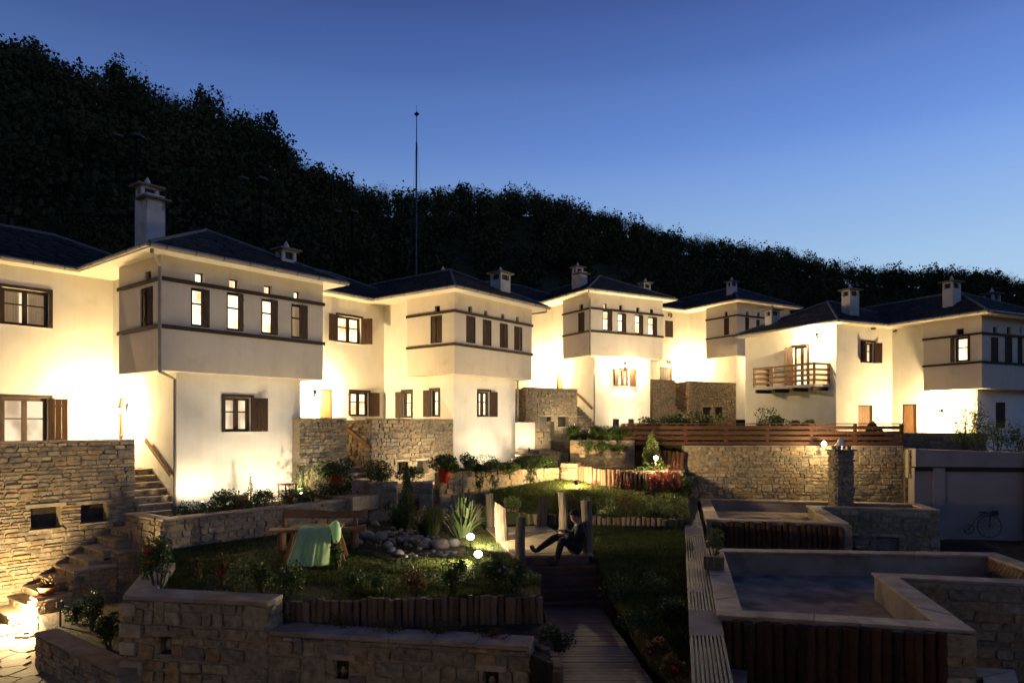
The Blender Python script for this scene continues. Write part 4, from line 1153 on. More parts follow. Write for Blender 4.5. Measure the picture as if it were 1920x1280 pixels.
for i, (x0, x1, y, z0, z1) in enumerate(((660, 692, 20.2, 2.6, 3.30), (692, 745, 19.9, 2.0, 3.28), (758, 812, 20.6, 2.2, 3.18))):
    stone_wall(('small stone block at the foot of the middle stair', 'shaded stone planter wall under the clipped round shrub', 'shaded stone pier right of the small cypress')[i], at(x0, 900, y).xy, at(x1 - .5, 900, y + .1).xy, z0, z1, .6, (.12, .2), (.2, .45), 110 + i, coping=.62 if i != 1 else 0, over=.02, cth=.05)
# ------------------------------------------------------------------ lawns, beds and paths
def zfit(name, pts, zf, mat, n=28, base=-.5):      # ground sheet with a varying level, thick enough to be solid
    xs = [p[0] for p in pts]; ys = [p[1] for p in pts]
    x0, x1, y0, y1 = min(xs), max(xs), min(ys), max(ys)
    def inside(x, y):
        c = False; j = len(pts) - 1
        for i in range(len(pts)):
            if (pts[i][1] > y) != (pts[j][1] > y) and x < (pts[j][0] - pts[i][0]) * (y - pts[i][1]) / (pts[j][1] - pts[i][1]) + pts[i][0]: c = not c
            j = i
        return c
    mb = MB(); mb.prism([(p[0], p[1]) for p in pts], [zf(*p) + base for p in pts], [zf(*p) for p in pts])
    return structure(mb.build(name, mat)), inside, (x0, x1, y0, y1)
def blades(name, label, inside, bb, zf, n, h, seed, keep=None):
    rng = np.random.default_rng(seed)
    pts = []
    while len(pts) < n:
        q = rng.uniform((bb[0], bb[2]), (bb[1], bb[3]), (n, 2))
        for x, y in q:
            if len(pts) >= n: break
            if inside(x, y) and (keep is None or rng.random() < keep(x, y)): pts.append((x, y, zf(x, y)))
    P = np.array(pts); k = len(P)
    hh = h * rng.uniform(.55, 1.25, k); w = rng.uniform(.006, .012, k)
    an = rng.uniform(0, 2 * np.pi, k); ln = rng.uniform(.1, .7, k) * hh; la = rng.uniform(0, 2 * np.pi, k)
    dx, dy = np.cos(an) * w, np.sin(an) * w
    lx, ly = np.cos(la) * ln, np.sin(la) * ln
    z0 = P[:, 2] - .01
    V = np.stack([np.stack([P[:, 0] - dx, P[:, 1] - dy, z0], 1), np.stack([P[:, 0] + dx, P[:, 1] + dy, z0], 1),
                  np.stack([P[:, 0] + lx + dx * .3, P[:, 1] + ly + dy * .3, z0 + hh], 1), np.stack([P[:, 0] + lx - dx * .3, P[:, 1] + ly - dy * .3, z0 + hh], 1)], 1).reshape(-1, 3)
    return tag(np_mesh(name, V, np.arange(4 * k).reshape(k, 4), M['blade']), label, 'grass', kind='stuff')
def und(x, y): return .03 * noise.noise((x * .9, y * .9, 3.1)) + .02 * noise.noise((x * 2.3, y * 2.3, .4))
front_pts = [(-6.2, 11.15), (-3.55, 10.85), (-2.0, 11.05), (.45, 11.25), (.55, 12.9), (.05, 14.2), (-.70, 18.2), (-1.2, 20.2), L2(A, 6.3, -2.2), L2(A, -.9, -2.09), L2(A, -.95, -1.2), (-8.1, 15.2), (-6.95, 13.2)]
zfront = lambda x, y: 2.17 + und(x, y)
o, ins, bb = zfit('lawn', front_pts, zfront, M['grassbase'])
blades('front_lawn_grass', 'short dark grass of the front lawn', ins, bb, lambda x, y: 2.17 + und(x, y), 70000, .042, 1, lambda x, y: (1.0 if y < 15.5 else .5) * min(1, max(.12, .62 + 1.1 * noise.noise((x * .8, y * .8, 1.7)) + .5 * noise.noise((x * 2.6, y * 2.6, 5)))))
mid_pts = [(-.9, 19.85), (.6, 19.15), (2.2, 18.85), (4.85, 18.5), (6.1, 23.8), (3.5, 23.9), (1.9, 24.4), (-.6, 22.4)]
zmid = lambda x, y: 2.42 + .115 * (y - 18.8) - .03 * max(0, x - 2.5)
o, ins, bb = zfit('lawn', mid_pts, zmid, M['grassbase'])
blades('middle_lawn_grass', 'short grass of the sloping middle lawn', ins, bb, zmid, 36000, .05, 2)
right_pts = [(1.75, 14.6), (2.0, 12.4), (2.05, 10.2), (2.5, 8.6), (4.80, 18.4), (2.1, 18.8), (1.0, 18.9)]
zright = lambda x, y: 2.205 - .085 * max(0, 15.2 - y)
o, ins, bb = zfit('lawn', right_pts, zright, M['grassbase'])
blades('right_lawn_grass', 'short grass of the lawn between deck and drain channel', ins, bb, zright, 42000, .05, 3)
flat('planting_bed', [(-3.6, 10.4), (.2, 9.75), (.6, 9.2), (.62, 11.2), (-2.0, 11.0), (-3.6, 10.8)], 1.74, M['soil'])
flat('planting_bed', [(-8.6, 12.75), (-6.0, 10.75), (-6.2, 10.95), (-7.0, 13.2), L2(A, -.7, -1.2), L2(A, -2.95, -.95)], .98, M['soil'])
zb2 = lambda x, y: 4.28 + .055 * (y - 24.6)
o, ins, bb = zfit('grass_bank', [(3.6, 25.2), (6.1, 24.9), (13.7, 24.5), (14.6, 26.4), (12.5, 33.5), (5.6, 35.0)], zb2, M['grassbase'])
blades('bank_grass', 'rough grass on the bank above the long wall', ins, bb, zb2, 22000, .22, 4)
flat('forecourt', [(11.5, 26.5), (20.5, 25.9), (26, 31), (12, 34)], 3.88, M['concrete'], kind=True)
flat('planting_bed', [at(1072, 0, 24.3).xy, at(1160, 0, 23.0).xy, at(1222, 0, 22.75).xy, at(1284, 0, 22.9).xy, at(1284, 0, 24.3).xy, at(1080, 0, 24.9).xy], 3.42, M['soil'])
flat('planting_bed', [at(1068, 0, 25.2).xy, at(1200, 0, 24.9).xy, (6.2, 28), (3.0, 33.5), (1.6, 29), at(1050, 0, 25.8).xy], 4.33, M['soil'])

def flag_path():
    pts = [(-10.6, 6.5), (-5.2, 6.5), (-5.9, 10.4), (-8.75, 12.55), L2(A, -2.9, -.95), L2(A, -4.2, .62), L2(A, -5.2, .62), (-14.5, 12.6), (-14.5, 9.5)]
    o, ins, bb = zfit('flagstone_path', pts, lambda x, y: .57, M['mortar'])
    rng = random.Random(8)
    st = .46; cells = []
    for i in range(-2, 22):
        for j in range(-2, 18):
            cells.append((bb[0] + (i + .5 * (j % 2)) * st + rng.uniform(-.16, .16), bb[2] + j * st * .88 + rng.uniform(-.14, .14)))
    for cx, cy in cells:
        if not ins(cx, cy): continue
        poly = [Vector((cx - .6, cy - .6)), Vector((cx + .6, cy - .6)), Vector((cx + .6, cy + .6)), Vector((cx - .6, cy + .6))]
        for ox, oy in cells:                      # the nearest-neighbour cell of each seed is one flag
            if (ox, oy) == (cx, cy) or abs(ox - cx) > 1.2 or abs(oy - cy) > 1.2: continue
            n = Vector((ox - cx, oy - cy)); d = n.length; n /= d; lim = d / 2 - .014
            out = []
            for k in range(len(poly)):
                a, b = poly[k], poly[(k + 1) % len(poly)]
                da, db = (a - Vector((cx, cy))).dot(n) - lim, (b - Vector((cx, cy))).dot(n) - lim
                if da <= 0: out.append(a)
                if da * db < 0: out.append(a.lerp(b, da / (da - db)))
            poly = out
            if len(poly) < 3: break
        if len(poly) < 3: continue
        dz = rng.uniform(0, .008)
        mb = MB(); mb.prism([(p.x, p.y) for p in poly], .56, .588 + dz); mb.build('flagstone', M['flag'], o)
flag_path()

# ------------------------------------------------------------------ logs
LOGS = []
def log_mesh(seed, mat):
    rng = random.Random(seed); mb = MB(); n = 9
    prof = [(z, 1 + rng.uniform(-.10, .10)) for z in (0, .25, .5, .75, 1)]
    ox = [rng.uniform(-.12, .12) for _ in range(5)]; oy = [rng.uniform(-.12, .12) for _ in range(5)]
    V, F = [], []
    for i, (z, r) in enumerate(prof):
        for j in range(n):
            t = 2 * math.pi * j / n; rr = r * (1 + rng.uniform(-.07, .07))
            V.append((ox[i] + rr * math.cos(t), oy[i] + rr * math.sin(t), z + (rng.uniform(-.01, .01) if i == 4 else 0)))
    for i in range(4):
        for j in range(n): F.append((i * n + j, i * n + (j + 1) % n, (i + 1) * n + (j + 1) % n, (i + 1) * n + j))
    F.append(tuple(4 * n + j for j in range(n)))
    me = bpy.data.meshes.new('log'); me.from_pydata(V, [], F); me.materials.append(mat)
    me.polygons.foreach_set('use_smooth', [k < 4 * n for k in range(len(F))])
    return me
LOGM = {k: [log_mesh(i, M[k]) for i in range(7)] for k in ('log', 'barklog')}
def palisade(label, pts, r=.065, mat='log', seed=1, jit=.03, name='log_edging', cat='log edging', gap=1.92, group=None):
    # pts: (x, y, zbottom, ztop) along the row
    rng = random.Random(seed)
    t = thing(name, label, cat, (pts[0][0], pts[0][1], pts[0][2]), 0, group)
    P = [Vector(p) for p in pts]
    for a, b in zip(P, P[1:]):
        L = math.hypot(b.x - a.x, b.y - a.y); s = r
        while s < L:
            f = s / L; q = a.lerp(b, f); rr = r * rng.uniform(.82, 1.12)
            o = bpy.data.objects.new('log', rng.choice(LOGM[mat])); COL.objects.link(o); o.parent = t
            o.location = (q.x - P[0].x + rng.uniform(-.01, .01), q.y - P[0].y + rng.uniform(-.012, .012), q.z - P[0].z)
            o.scale = (rr, rr, (q[3] - q[2]) + rng.uniform(-jit, jit)); o.rotation_euler = (rng.uniform(-.02, .02), rng.uniform(-.02, .02), rng.uniform(0, 6.28))
            s += rr * gap
    return t
def Vp(px, Y, zb, zt): p = at(px, 800, Y); return (p.x, p.y, zb, zt)
class V4(tuple): pass
Vector4 = Vector
palisade('weathered log edging along the front of the lawn above the foreground bed', [(-3.62, 10.82, 1.7, 2.2), (-2.0, 11.02, 1.7, 2.2), (.5, 11.22, 1.7, 2.18)], .056, seed=1, jit=.03)
palisade('log edging curving along the foot of the middle lawn', [Vp(888, 20.2, 1.95, 2.62), Vp(1000, 19.2, 1.95, 2.50), Vp(1100, 18.85, 1.95, 2.46), Vp(1286, 18.5, 1.95, 2.42)], .075, seed=2, jit=.03)
palisade('pale floodlit log palisade with red creeper', [Vp(1077, 24.25, 2.6, 3.52), Vp(1112, 23.45, 2.6, 3.50), Vp(1160, 22.95, 2.5, 3.46), Vp(1222, 22.65, 2.45, 3.40), Vp(1278, 22.75, 2.4, 3.42)], .072, seed=3, jit=.035, name='log_palisade', cat='log palisade')
palisade('brown log palisade behind the lit cypress', [Vp(1192, 24.55, 3.3, 4.08), Vp(1284, 24.25, 3.3, 4.05)], .08, 'barklog', seed=4, jit=.06, name='log_palisade', cat='log palisade')
palisade('low log edging round the dark bed beside the boardwalk', [(.28, 10.15, 1.3, 1.80), (.60, 9.7, 1.3, 1.78), (.62, 9.0, 1.3, 1.72)], .07, seed=5)

# ------------------------------------------------------------------ deck, steps, posts, boardwalk
def deck():
    fl, fr = Vector((.06, 14.30)), Vector((1.72, 14.52)); bl, br = Vector((-.70, 18.3)), Vector((.93, 18.75))
    t = thing('timber_deck', 'pale plank deck walkway between rough posts', 'deck', (fl.x, fl.y, 1.9), 0)
    n = 31
    for i in range(n):
        f0, f1 = i / n + .0022, (i + 1) / n - .0022
        mb = MB(); P = [fl.lerp(bl, f0), fr.lerp(br, f0), fr.lerp(br, f1), fl.lerp(bl, f1)]
        dz = random.Random(i).uniform(-.004, .004)
        mb.prism([(p.x - fl.x, p.y - fl.y) for p in P], .30, .335 + dz); mb.build('plank', M['deck'], t)
    for a, b in ((fl, bl), (fr, br), (fl, fr)):
        d = (b - a).normalized(); nn = Vector((-d.y, d.x)) * .03
        if (a, b) == (fr, br): nn = -nn
        if (a, b) == (fl, fr): a, b = a + d * .08, b - d * .08
        mb = MB(); mb.prism([(p.x - fl.x, p.y - fl.y) for p in (a - nn * .2, b - nn * .2, b + nn, a + nn)], .10, .294); mb.build('joist', M['boardwalk'], t)
    e = Vector((.185, -.983)); s = Vector((.983, .185)) * .0
    for k in range(4):                                   # four steps down to the boardwalk
        o = e * (.30 * k); w = Vector((.03 + .05 * k, 0))
        a, b = fl + o + Vector((.02, -.035)), fr + o + Vector((.06 * k + .04, -.035)); c, d = b + e * .30, a + e * .30
        st = thing('deck_step', ('highest', 'second highest', 'second lowest', 'lowest')[k] + ' dark timber step below the deck', 'step', (a.x, a.y, 1.3), 0)
        z = .92 - .165 * (k + 1)
        for m in range(2):
            q0, q1 = m / 2 + .02, (m + 1) / 2 - .02
            mb = MB(); P = [a.lerp(d, q0), b.lerp(c, q0), b.lerp(c, q1), a.lerp(d, q1)]
            P = [P[3], P[2], P[1], P[0]]
            mb.prism([(p.x - a.x, p.y - a.y) for p in P], z - .035, z); mb.build('plank', M['boardwalk'], st)
        mb = MB(); P = [d + e * -.03, c + e * -.03, b, a]
        mb.prism([(p.x - a.x, p.y - a.y) for p in P], -.1, z - .037); mb.build('riser', M['boardwalk'], st)
deck()
def rough_post(label, px, ybase, ytop, rpx, lean=0.0, cut=None, seed=1, z=2.235):
    p = onz(px, ybase, z); h = (ybase - ytop) / FOCAL * p.y; r = rpx / FOCAL * p.y
    t = thing('log_post', label, 'post', p, 0, 'rough posts along the deck')
    rng = random.Random(seed); mb = MB(); n = 12; k = 7
    V, F = [], []
    for i in range(k + 1):
        f = i / k
        for j in range(n):
            a = 2 * math.pi * j / n; rr = r * (1 + .10 * math.sin(3 * a + seed) * (.5 + .5 * f) + rng.uniform(-.05, .05)) * (1.06 - .08 * f)
            zz = -.25 + (h + .25) * f
            if cut and i == k: zz -= cut * (1 + math.cos(a - .4)) * .5
            V.append((lean * f + .02 * math.sin(f * 4 + seed) + rr * math.cos(a), rr * math.sin(a), zz))
    for i in range(k):
        for j in range(n): F.append((i * n + j, i * n + (j + 1) % n, (i + 1) * n + (j + 1) % n, (i + 1) * n + j))
    F.append(tuple(k * n + j for j in range(n)))
    mb.add(V, F); mb.build('trunk', M['post'], t)
rough_post('slim post at the far left corner of the deck', 919, 987, 925, 7.5, -.01, seed=1)
rough_post('broad split post with slanting top, second on the left of the deck', 941, 1012, 940, 11.5, -.03, .22, seed=2)
rough_post('short flat-topped post at the near left corner of the deck', 977, 1041, 968, 9, -.01, seed=3)
rough_post('forked-looking post at the far right of the deck', 1016, 986, 931, 9, .03, .10, seed=4)
rough_post('tall crooked post beside the seated person', 1058, 1008, 922, 8, -.06, seed=5)
rough_post('stout flat-topped post behind the seated person', 1100, 1034, 938, 10, 0, seed=6)
def boardwalk():
    t = thing('boardwalk', 'dark plank boardwalk running to the bottom edge', 'boardwalk', (.6, 8.0, 1.2), 0)
    y = 0.0; i = 0
    while y < 5.1:
        f = y / 5.1; x0, x1 = .05 - .05 * f, 1.38 - .28 * f; rng = random.Random(i)
        mb = MB(); mb.box(x0 + rng.uniform(-.01, .01), x1 + rng.uniform(-.01, .01), y, y + .112, .26, .295 + rng.uniform(-.003, .003)); mb.build('plank', M['boardwalk'], t)
        y += .122; i += 1
    mb = MB(); mb.box(.05, 1.2, 0, 5.1, 0, .255); mb.build('bearer', M['soil'], t)
boardwalk()

# ------------------------------------------------------------------ fence on the long wall
def fence():
    px = [1168, 1226, 1285, 1361, 1438, 1519.5, 1601, 1687]
    P = [Vector((at(x, 800, 24.75 - .0004 * (x - 1168)).x, 24.75 - .0006 * (x - 1168))) for x in px]
    z0, z1 = 4.22, 4.98
    t = thing('timber_fence', 'red-brown timber rail fence along the top of the long wall', 'fence', (P[0].x, P[0].y, z0), 0)
    for p in P: mb = MB(); mb.obox((p.x - P[0].x, p.y - P[0].y, .38), (.10, .10, .80)); mb.build('post', M['redwood'], t, bevel=.008)
    for a, b in zip(P, P[1:]):
        d = b - a; ang = math.atan2(d.y, d.x); c = (a + b) / 2 - P[0]
        for z in (.09, .28, .47, .66):
            mb = MB(); mb.obox((c.x, c.y - .06, z), (d.length - .004, .028, .12), ang); mb.build('rail', M['redwood'], t)
        mb = MB(); mb.obox((c.x, c.y, .80), (d.length - .002, .12, .035), ang); mb.build('top_rail', M['redwood'], t)
fence()

# ------------------------------------------------------------------ roof terraces on the right
def parapet_ring(t, pts, org, ztop, zfloor, w, rng, ln=(.45, .9), skip=(), cth=.05):
    # pts counter-clockwise; wall stands inside the outline
    n = len(pts)
    def inset(dist):
        out = []
        for i in range(n):
            a, b, c = Vector(pts[i - 1]), Vector(pts[i]), Vector(pts[(i + 1) % n])
            d0, d1 = (b - a).normalized(), (c - b).normalized()
            n0, n1 = Vector((-d0.y, d0.x)), Vector((-d1.y, d1.x))
            den = 1 + n0.dot(n1)
            out.append(b + (n0 + n1) * (dist / max(den, .2)))
        return out
    inn, inc = inset(w * .88), inset(w)
    outr = inset(-.02)
    for i in range(n):
        if i in skip: continue
        j = (i + 1) % n
        a, b, c, d = Vector(pts[i]), Vector(pts[j]), inn[j], inn[i]
        mb = MB(); mb.prism([(p.x - org[0], p.y - org[1]) for p in (a, b, c, d)], zfloor - org[2] - .3, ztop - org[2]); mb.build('parapet', M['concrete'], t)
        a, b, c, d = outr[i], outr[j], inc[j], inc[i]
        L = (b - a).length; k = max(1, round(L / rng.uniform(*ln))); x = 0
        cuts = [0] + [(q + rng.uniform(-.2, .2)) / k for q in range(1, k)] + [1]
        for q in range(k):
            g = .004 / L
            P = [a.lerp(b, cuts[q] + g), a.lerp(b, cuts[q + 1] - g), d.lerp(c, cuts[q + 1] - g), d.lerp(c, cuts[q] + g)]
            mb = MB(); mb.prism([(p.x - org[0], p.y - org[1]) for p in P], ztop - org[2] + .002, ztop + cth + rng.uniform(-.006, .006) - org[2]); mb.build('coping_slab', M['coping'], t, bevel=.006)
    mb = MB(); mb.prism([(p.x - org[0], p.y - org[1]) for p in inset(.05)], zfloor - org[2] - .25, zfloor - org[2]); mb.build('roof_deck', M['roofdeck'], t)
E2, E1 = Vector((.972, -.233)), Vector((.233, .972))
O1 = Vector((5.36, 18.8))
def T1(x, y): return O1 + E2 * x + E1 * y
t1 = thing('roof_terrace', 'far flat roof terrace with stone-capped parapet below the long wall', 'roof terrace', (O1.x, O1.y, 1.0), 0)
parapet_ring(t1, [T1(0, 0), T1(3.6, 0), T1(3.6, 3.75), T1(7.0, 3.75), T1(7.0, 5.5), T1(0, 5.5)], (O1.x, O1.y, 1.0), 2.34, 2.02, .34, random.Random(3))
mb = MB(); mb.prism([tuple(T1(x, y) - O1) for x, y in ((.05, .05), (3.5, .05), (3.5, 3.8), (6.9, 3.8), (6.9, 5.4), (.05, 5.4))], -1.0, .75); mb.build('body', M['concrete'], t1)
def row_on(a, b, zb, zt): return [(a.x, a.y, zb, zt), (b.x, b.y, zb, zt)]
palisade('brown log cladding on the front of the far roof terrace', row_on(T1(.15, -.09), T1(3.42, -.09), 1.45, 2.33), .078, 'barklog', 11, .05, 'log_cladding', 'log cladding')
stone_wall('pale stone quoin at the end of the far log cladding', T1(3.43, -.12), T1(3.66, -.12), 1.3, 2.33, .3, (.14, .25), (.2, .3), 121, name='stone_quoin', cat='stone pier')
w = stone_wall('dark stone wall with two brown openings below the far roof terrace', T1(3.66, 3.70), T1(7.0, 3.70), .2, 2.33, .28, (.10, .18), (.2, .46), 122, limit=200,
               holes=((.35, .95, 1.10, 1.52), (1.55, 2.2, 1.10, 1.52)))
for x0, x1 in ((.36, .94), (1.56, 2.19)):
    for k in range(4): mb = MB(); mb.box(x0, x1, .14, .16, .92 + k * .10, 1.0 + k * .10); mb.build('slat', M['redwood'], w)

Z2 = 2.15
T2 = [onz(1347, 1158, Z2).xy, onz(1826, 1187, Z2).xy, onz(1684, 1087, Z2).xy, onz(2060, 1106, Z2).xy, onz(1868, 1040, Z2).xy, onz(1324, 1031, Z2).xy]
t2 = thing('roof_terrace', 'near flat roof terrace with broad stone coping and an inner corner', 'roof terrace', (T2[0].x, T2[0].y, .5), 0)
parapet_ring(t2, T2, (T2[0].x, T2[0].y, .5), Z2, 1.70, .36, random.Random(4), (.5, 1.0))
mb = MB(); mb.prism([tuple(p - T2[0]) for p in T2], -1.5, .95); mb.build('body', M['concrete'], t2)
d2v = (T2[1] - T2[0]).normalized(); n2v = Vector((d2v.y, -d2v.x)) * .09
palisade('dark log cladding on the front of the near roof terrace', row_on(T2[0] + n2v + d2v * .05, T2[0].lerp(T2[1], .88) + n2v, 1.2, Z2 - .01), .075, 'barklog', 12, .03, 'log_cladding', 'log cladding')
stone_wall('shaded stone wall dropping below the inner corner of the near terrace', T2[1] + n2v * .6, T2[2] + Vector((.05, 0)), -1.0, Z2 - .01, .2, (.12, .2), (.2, .5), 131, limit=150)
stone_wall('shaded stone wall under the right wing of the near terrace', T2[2] + Vector((.02, -.07)), T2[3] + Vector((0, -.07)), -1.0, Z2 - .01, .2, (.12, .2), (.2, .5), 132, limit=200)
stone_wall('stone pier at the near corner of the log-clad terrace front', T2[0].lerp(T2[1], .885) + n2v, T2[1] + n2v, -.5, Z2 - .01, .1, (.12, .2), (.2, .4), 133)
def lattice():
    a, b = T2[3], T2[4]; d = (b - a).normalized(); nl = Vector((-d.y, d.x))
    p0, p1 = b + nl * .42 - d * .5, b + nl * .42 - d * 2.2
    t = thing('trellis', 'orange-brown diagonal lattice lying against the right parapet', 'trellis', (p0.x, p0.y, 1.72), math.atan2((p1 - p0).y, (p1 - p0).x))
    L = (p1 - p0).length; H = .44; s = .13
    for k in range(int((L + H) / s) + 1):
        for sg in (1, -1):
            x0 = k * s - (H if sg > 0 else 0); x1 = x0 + sg * H + (0 if sg > 0 else 0)
            xa, xb = (x0, x0 + H) if sg > 0 else (x0 + 0, x0 - H)
            za, zb = 0, H
            if xa < 0: za = -xa if sg > 0 else 0; xa = 0 if sg > 0 else xa
            if xb > L: zb = H - (xb - L) if sg > 0 else H; xb = L if sg > 0 else xb
            if sg < 0:
                if xa > L: za = xa - L; xa = L
                if xb < 0: zb = H + xb; xb = 0
            if zb - za < .05: continue
            mb = MB(); y = .0 if sg > 0 else .013; q = .012
            mb.hexa([(xa - q, y, za), (xa + q, y, za), (xa + q, y + .01, za), (xa - q, y + .01, za), (xb - q, y, zb), (xb + q, y, zb), (xb + q, y + .01, zb), (xb - q, y + .01, zb)])
            mb.build('slat', M['rail'], t)
lattice()
Z3 = 1.42
T3 = [onz(1330, 1420, Z3).xy, onz(1950, 1450, Z3).xy, onz(1900, 1262, Z3).xy, onz(1352, 1229, Z3).xy]
t3 = thing('roof_terrace', 'lowest roof terrace cut off by the bottom edge', 'roof terrace', (T3[3].x, T3[3].y, .0), 0)
parapet_ring(t3, T3, (T3[3].x, T3[3].y, 0), Z3, 1.02, .38, random.Random(5), (.6, 1.1))
mb = MB(); mb.prism([tuple(p - T3[3]) for p in T3], -1.5, .75); mb.build('body', M['concrete'], t3)

def drain():
    def Yof(y): return 3.026 / ((y - 795) / 1280 + .0165)
    def pt(y, s):                # s 0..1 across
        Y = Yof(y); x = 2.02 + (Y - 7.65) * (6.02 - 2.02) / 16.35 + .47 * s
        return Vector((x, Y, 2.1 + .27 * (Y - 7.65) / 16.35))
    o = pt(1330, 0)
    t = thing('drain_channel', 'long metal drain channel with striped gratings along the roof edge', 'drain channel', o, 0)
    for i, (ya, yb, kind) in enumerate(((933, 976, 'g'), (976, 1003, 'c'), (1003, 1072, 'g'), (1072, 1142, 'g'), (1142, 1190, 'c'), (1190, 1262, 'g'), (1262, 1330, 'g'))):
        A0, A1, B0, B1 = pt(ya, 0) - o, pt(ya, 1) - o, pt(yb, 0) - o, pt(yb, 1) - o
        mb = MB(); dn = Vector((0, 0, .05))
        mb.hexa([B0 - dn * 4, B1 - dn * 4, A1 - dn * 4, A0 - dn * 4, B0 - dn, B1 - dn, A1 - dn, A0 - dn]); mb.build('channel', M['iron'] if kind == 'g' else M['steel'], t)
        if kind == 'g':
            mb = MB(); n = 9
            for k in range(n):
                s0, s1 = (k + .12) / n, (k + .68) / n
                q = [B0.lerp(B1, s0), B0.lerp(B1, s1), A0.lerp(A1, s1), A0.lerp(A1, s0)]
                mb.hexa([p - dn * .9 for p in q] + q)
            g = mb.build('grating', M['steel'], t)
        else:
            mb = MB(); mb.hexa([p - dn * .9 for p in (B0, B1, A1, A0)] + [B0, B1, A1, A0]); mb.build('cover_plate', M['concrete'], t)
drain()

# ------------------------------------------------------------------ garden lamps
def spike_lamp(label, p, watts, aim, spot=None, head=None, group='spike spotlights in the garden', radius=.06):
    p = Vector(p)
    if head is None: head = .035 if 'hidden' in label else .075
    if 'hidden' in label: p.z -= .08
    a = (Vector(aim) - p).normalized()
    t = thing('garden_spotlight', label, 'garden light', (p.x, p.y, p.z - .16), 0, group)
    mb = MB(); mb.tube([(0, 0, -.12), (0, 0, .12)], .014, 6); mb.build('spike', M['iron'], t)
    c = Vector((0, 0, .16))
    if head <= .08: mb = MB(); mb.tube([c - a * .10, c - a * .06, c + a * .05], [head * .5, head * .95, head], 12); mb.build('housing', M['iron'], t)
    else: mb = MB(); mb.lathe([(.05, -.10), (.06, -.09), (.06, -.075)], c, 10); mb.build('housing', M['iron'], t)
    if head > .08: mb = MB(); mb.lathe([(.01, -.07), (.06, -.05), (.085, 0), (.06, .05), (.01, .07)], c + Vector((0, -.02, .0)), 12); mb.build('lens', M['bulb'], t, smooth=True)
    else: mb = MB(); mb.tube([c + a * .051, c + a * .062], [head * .9, head * .55], 12); mb.build('lens', M['bulb'], t)
    if spot: spot_light(t, c + a * .13, c + a * 2, watts, spot, .7, radius, (1.0, .80, .50))
    else: point_light(t, c + a * .12, watts, radius)
    return t
spike_lamp('blazing garden spotlight between the yucca and the deck, upper of two', (-.93, 15.35, 2.48), 42, (1.6, 18.0, 2.75), 174, head=.095)
spike_lamp('blazing garden spotlight in the rose bed, lower of two', (-.70, 14.2, 2.31), 42, (-3.5, 12.0, 2.5), 132, head=.09)
spike_lamp('spotlight hidden behind the stout post lighting a lawn bush', at(1113, 962, 19.3), 12, (3.6, 20.2, 2.7), 110)
spike_lamp('uplight at the foot of the bright stone pier', at(1080, 904, 22.7), 44, at(1064, 860, 24.4))
spike_lamp('glaring spotlight in front of the lit cypress', at(1229, 858, 22.95), 34, (4.9, 21.5, 3.8))
spike_lamp('uplight hidden in the planter near the far-left downpipe', A.world(.95, -.25, 3.0), 7, A.world(1.1, .6, 4.6), 165)
spike_lamp('uplight hidden in the planter beside the red lantern', A.world(3.8, -1.0, 3.1), 12, A.world(3.6, .6, 4.6), 160)
spike_lamp('uplight hidden between the planter shrubs below the far-left window', A.world(2.5, -1.0, 3.1), 11, A.world(2.5, .6, 4.6), 160)
spike_lamp('uplight hidden behind the potted plant at the middle stair', B.world(-5.5, -1.1, 3.12), 24, B.world(-5.2, .5, 4.4), 150)
spike_lamp('uplight hidden behind the clipped round shrub', B.world(-1.5, -1.2, 3.12), 26, B.world(-1.8, .5, 4.4), 150)
spike_lamp('uplight hidden in the bed below the second house', B.world(2.3, -1.2, 3.8), 18, B.world(2.4, .5, 5.2), 160)
spike_lamp('uplight hidden at the foot of the whitewashed wall', at(992, 838, 27.6), 5, at(995, 790, 28.6), 150)
spike_lamp('uplight hidden in the grass below the third house', C.world(-1.6, -.9, 5.0), 14, C.world(-1.6, .6, 6.4), 150)
spike_lamp('uplight hidden in the grass under the third bay', C.world(2.6, -1.2, 5.0), 14, C.world(2.6, .6, 6.6), 150)
spike_lamp('added facade floodlight hidden at the front of the planter', A.world(3.0, -1.65, 3.15), 32, A.world(2.4, 0, 8.0), 75)  # added flood without a visible source, brightens the first bay
spike_lamp('added facade floodlight hidden in the second bed', B.world(2.6, -2.6, 3.6), 20, B.world(2.4, 0, 8.2), 75)  # added flood, lifts the front of the second bay
spike_lamp('added facade floodlight hidden in the upper bed below the third bay', C.world(2.4, -4.2, 5.35), 130, C.world(2.4, 0, 9.8), 75)  # added flood, washes the third bay with light
spike_lamp('added facade floodlight hidden on the bank below the fourth house', D.world(.2, -4.5, 6.1), 130, D.world(1.6, 0, 10.4), 80)  # added flood, washes the fourth bay with light
def wall_top_lamp():
    p = at(1545, 832, 23.75)
    t = thing('wall_top_lamp', 'star-bright lamp standing on the long wall beside the chimney pillar', 'lamp', (p.x, p.y, p.z - .12), 0)
    mb = MB(); mb.lathe([(.05, -.06), (.05, -.02), (.02, 0), (.02, .04)], (0, 0, 0), 8); mb.build('base', M['iron'], t)
    mb = MB(); mb.lathe([(.03, .04), (.075, .08), (.085, .13), (.06, .19), (.01, .22)], (0, 0, 0), 10); mb.build('globe', M['bulb'], t, smooth=True)
    point_light(t, (0, -.45, .13), 14, .05)
wall_top_lamp()
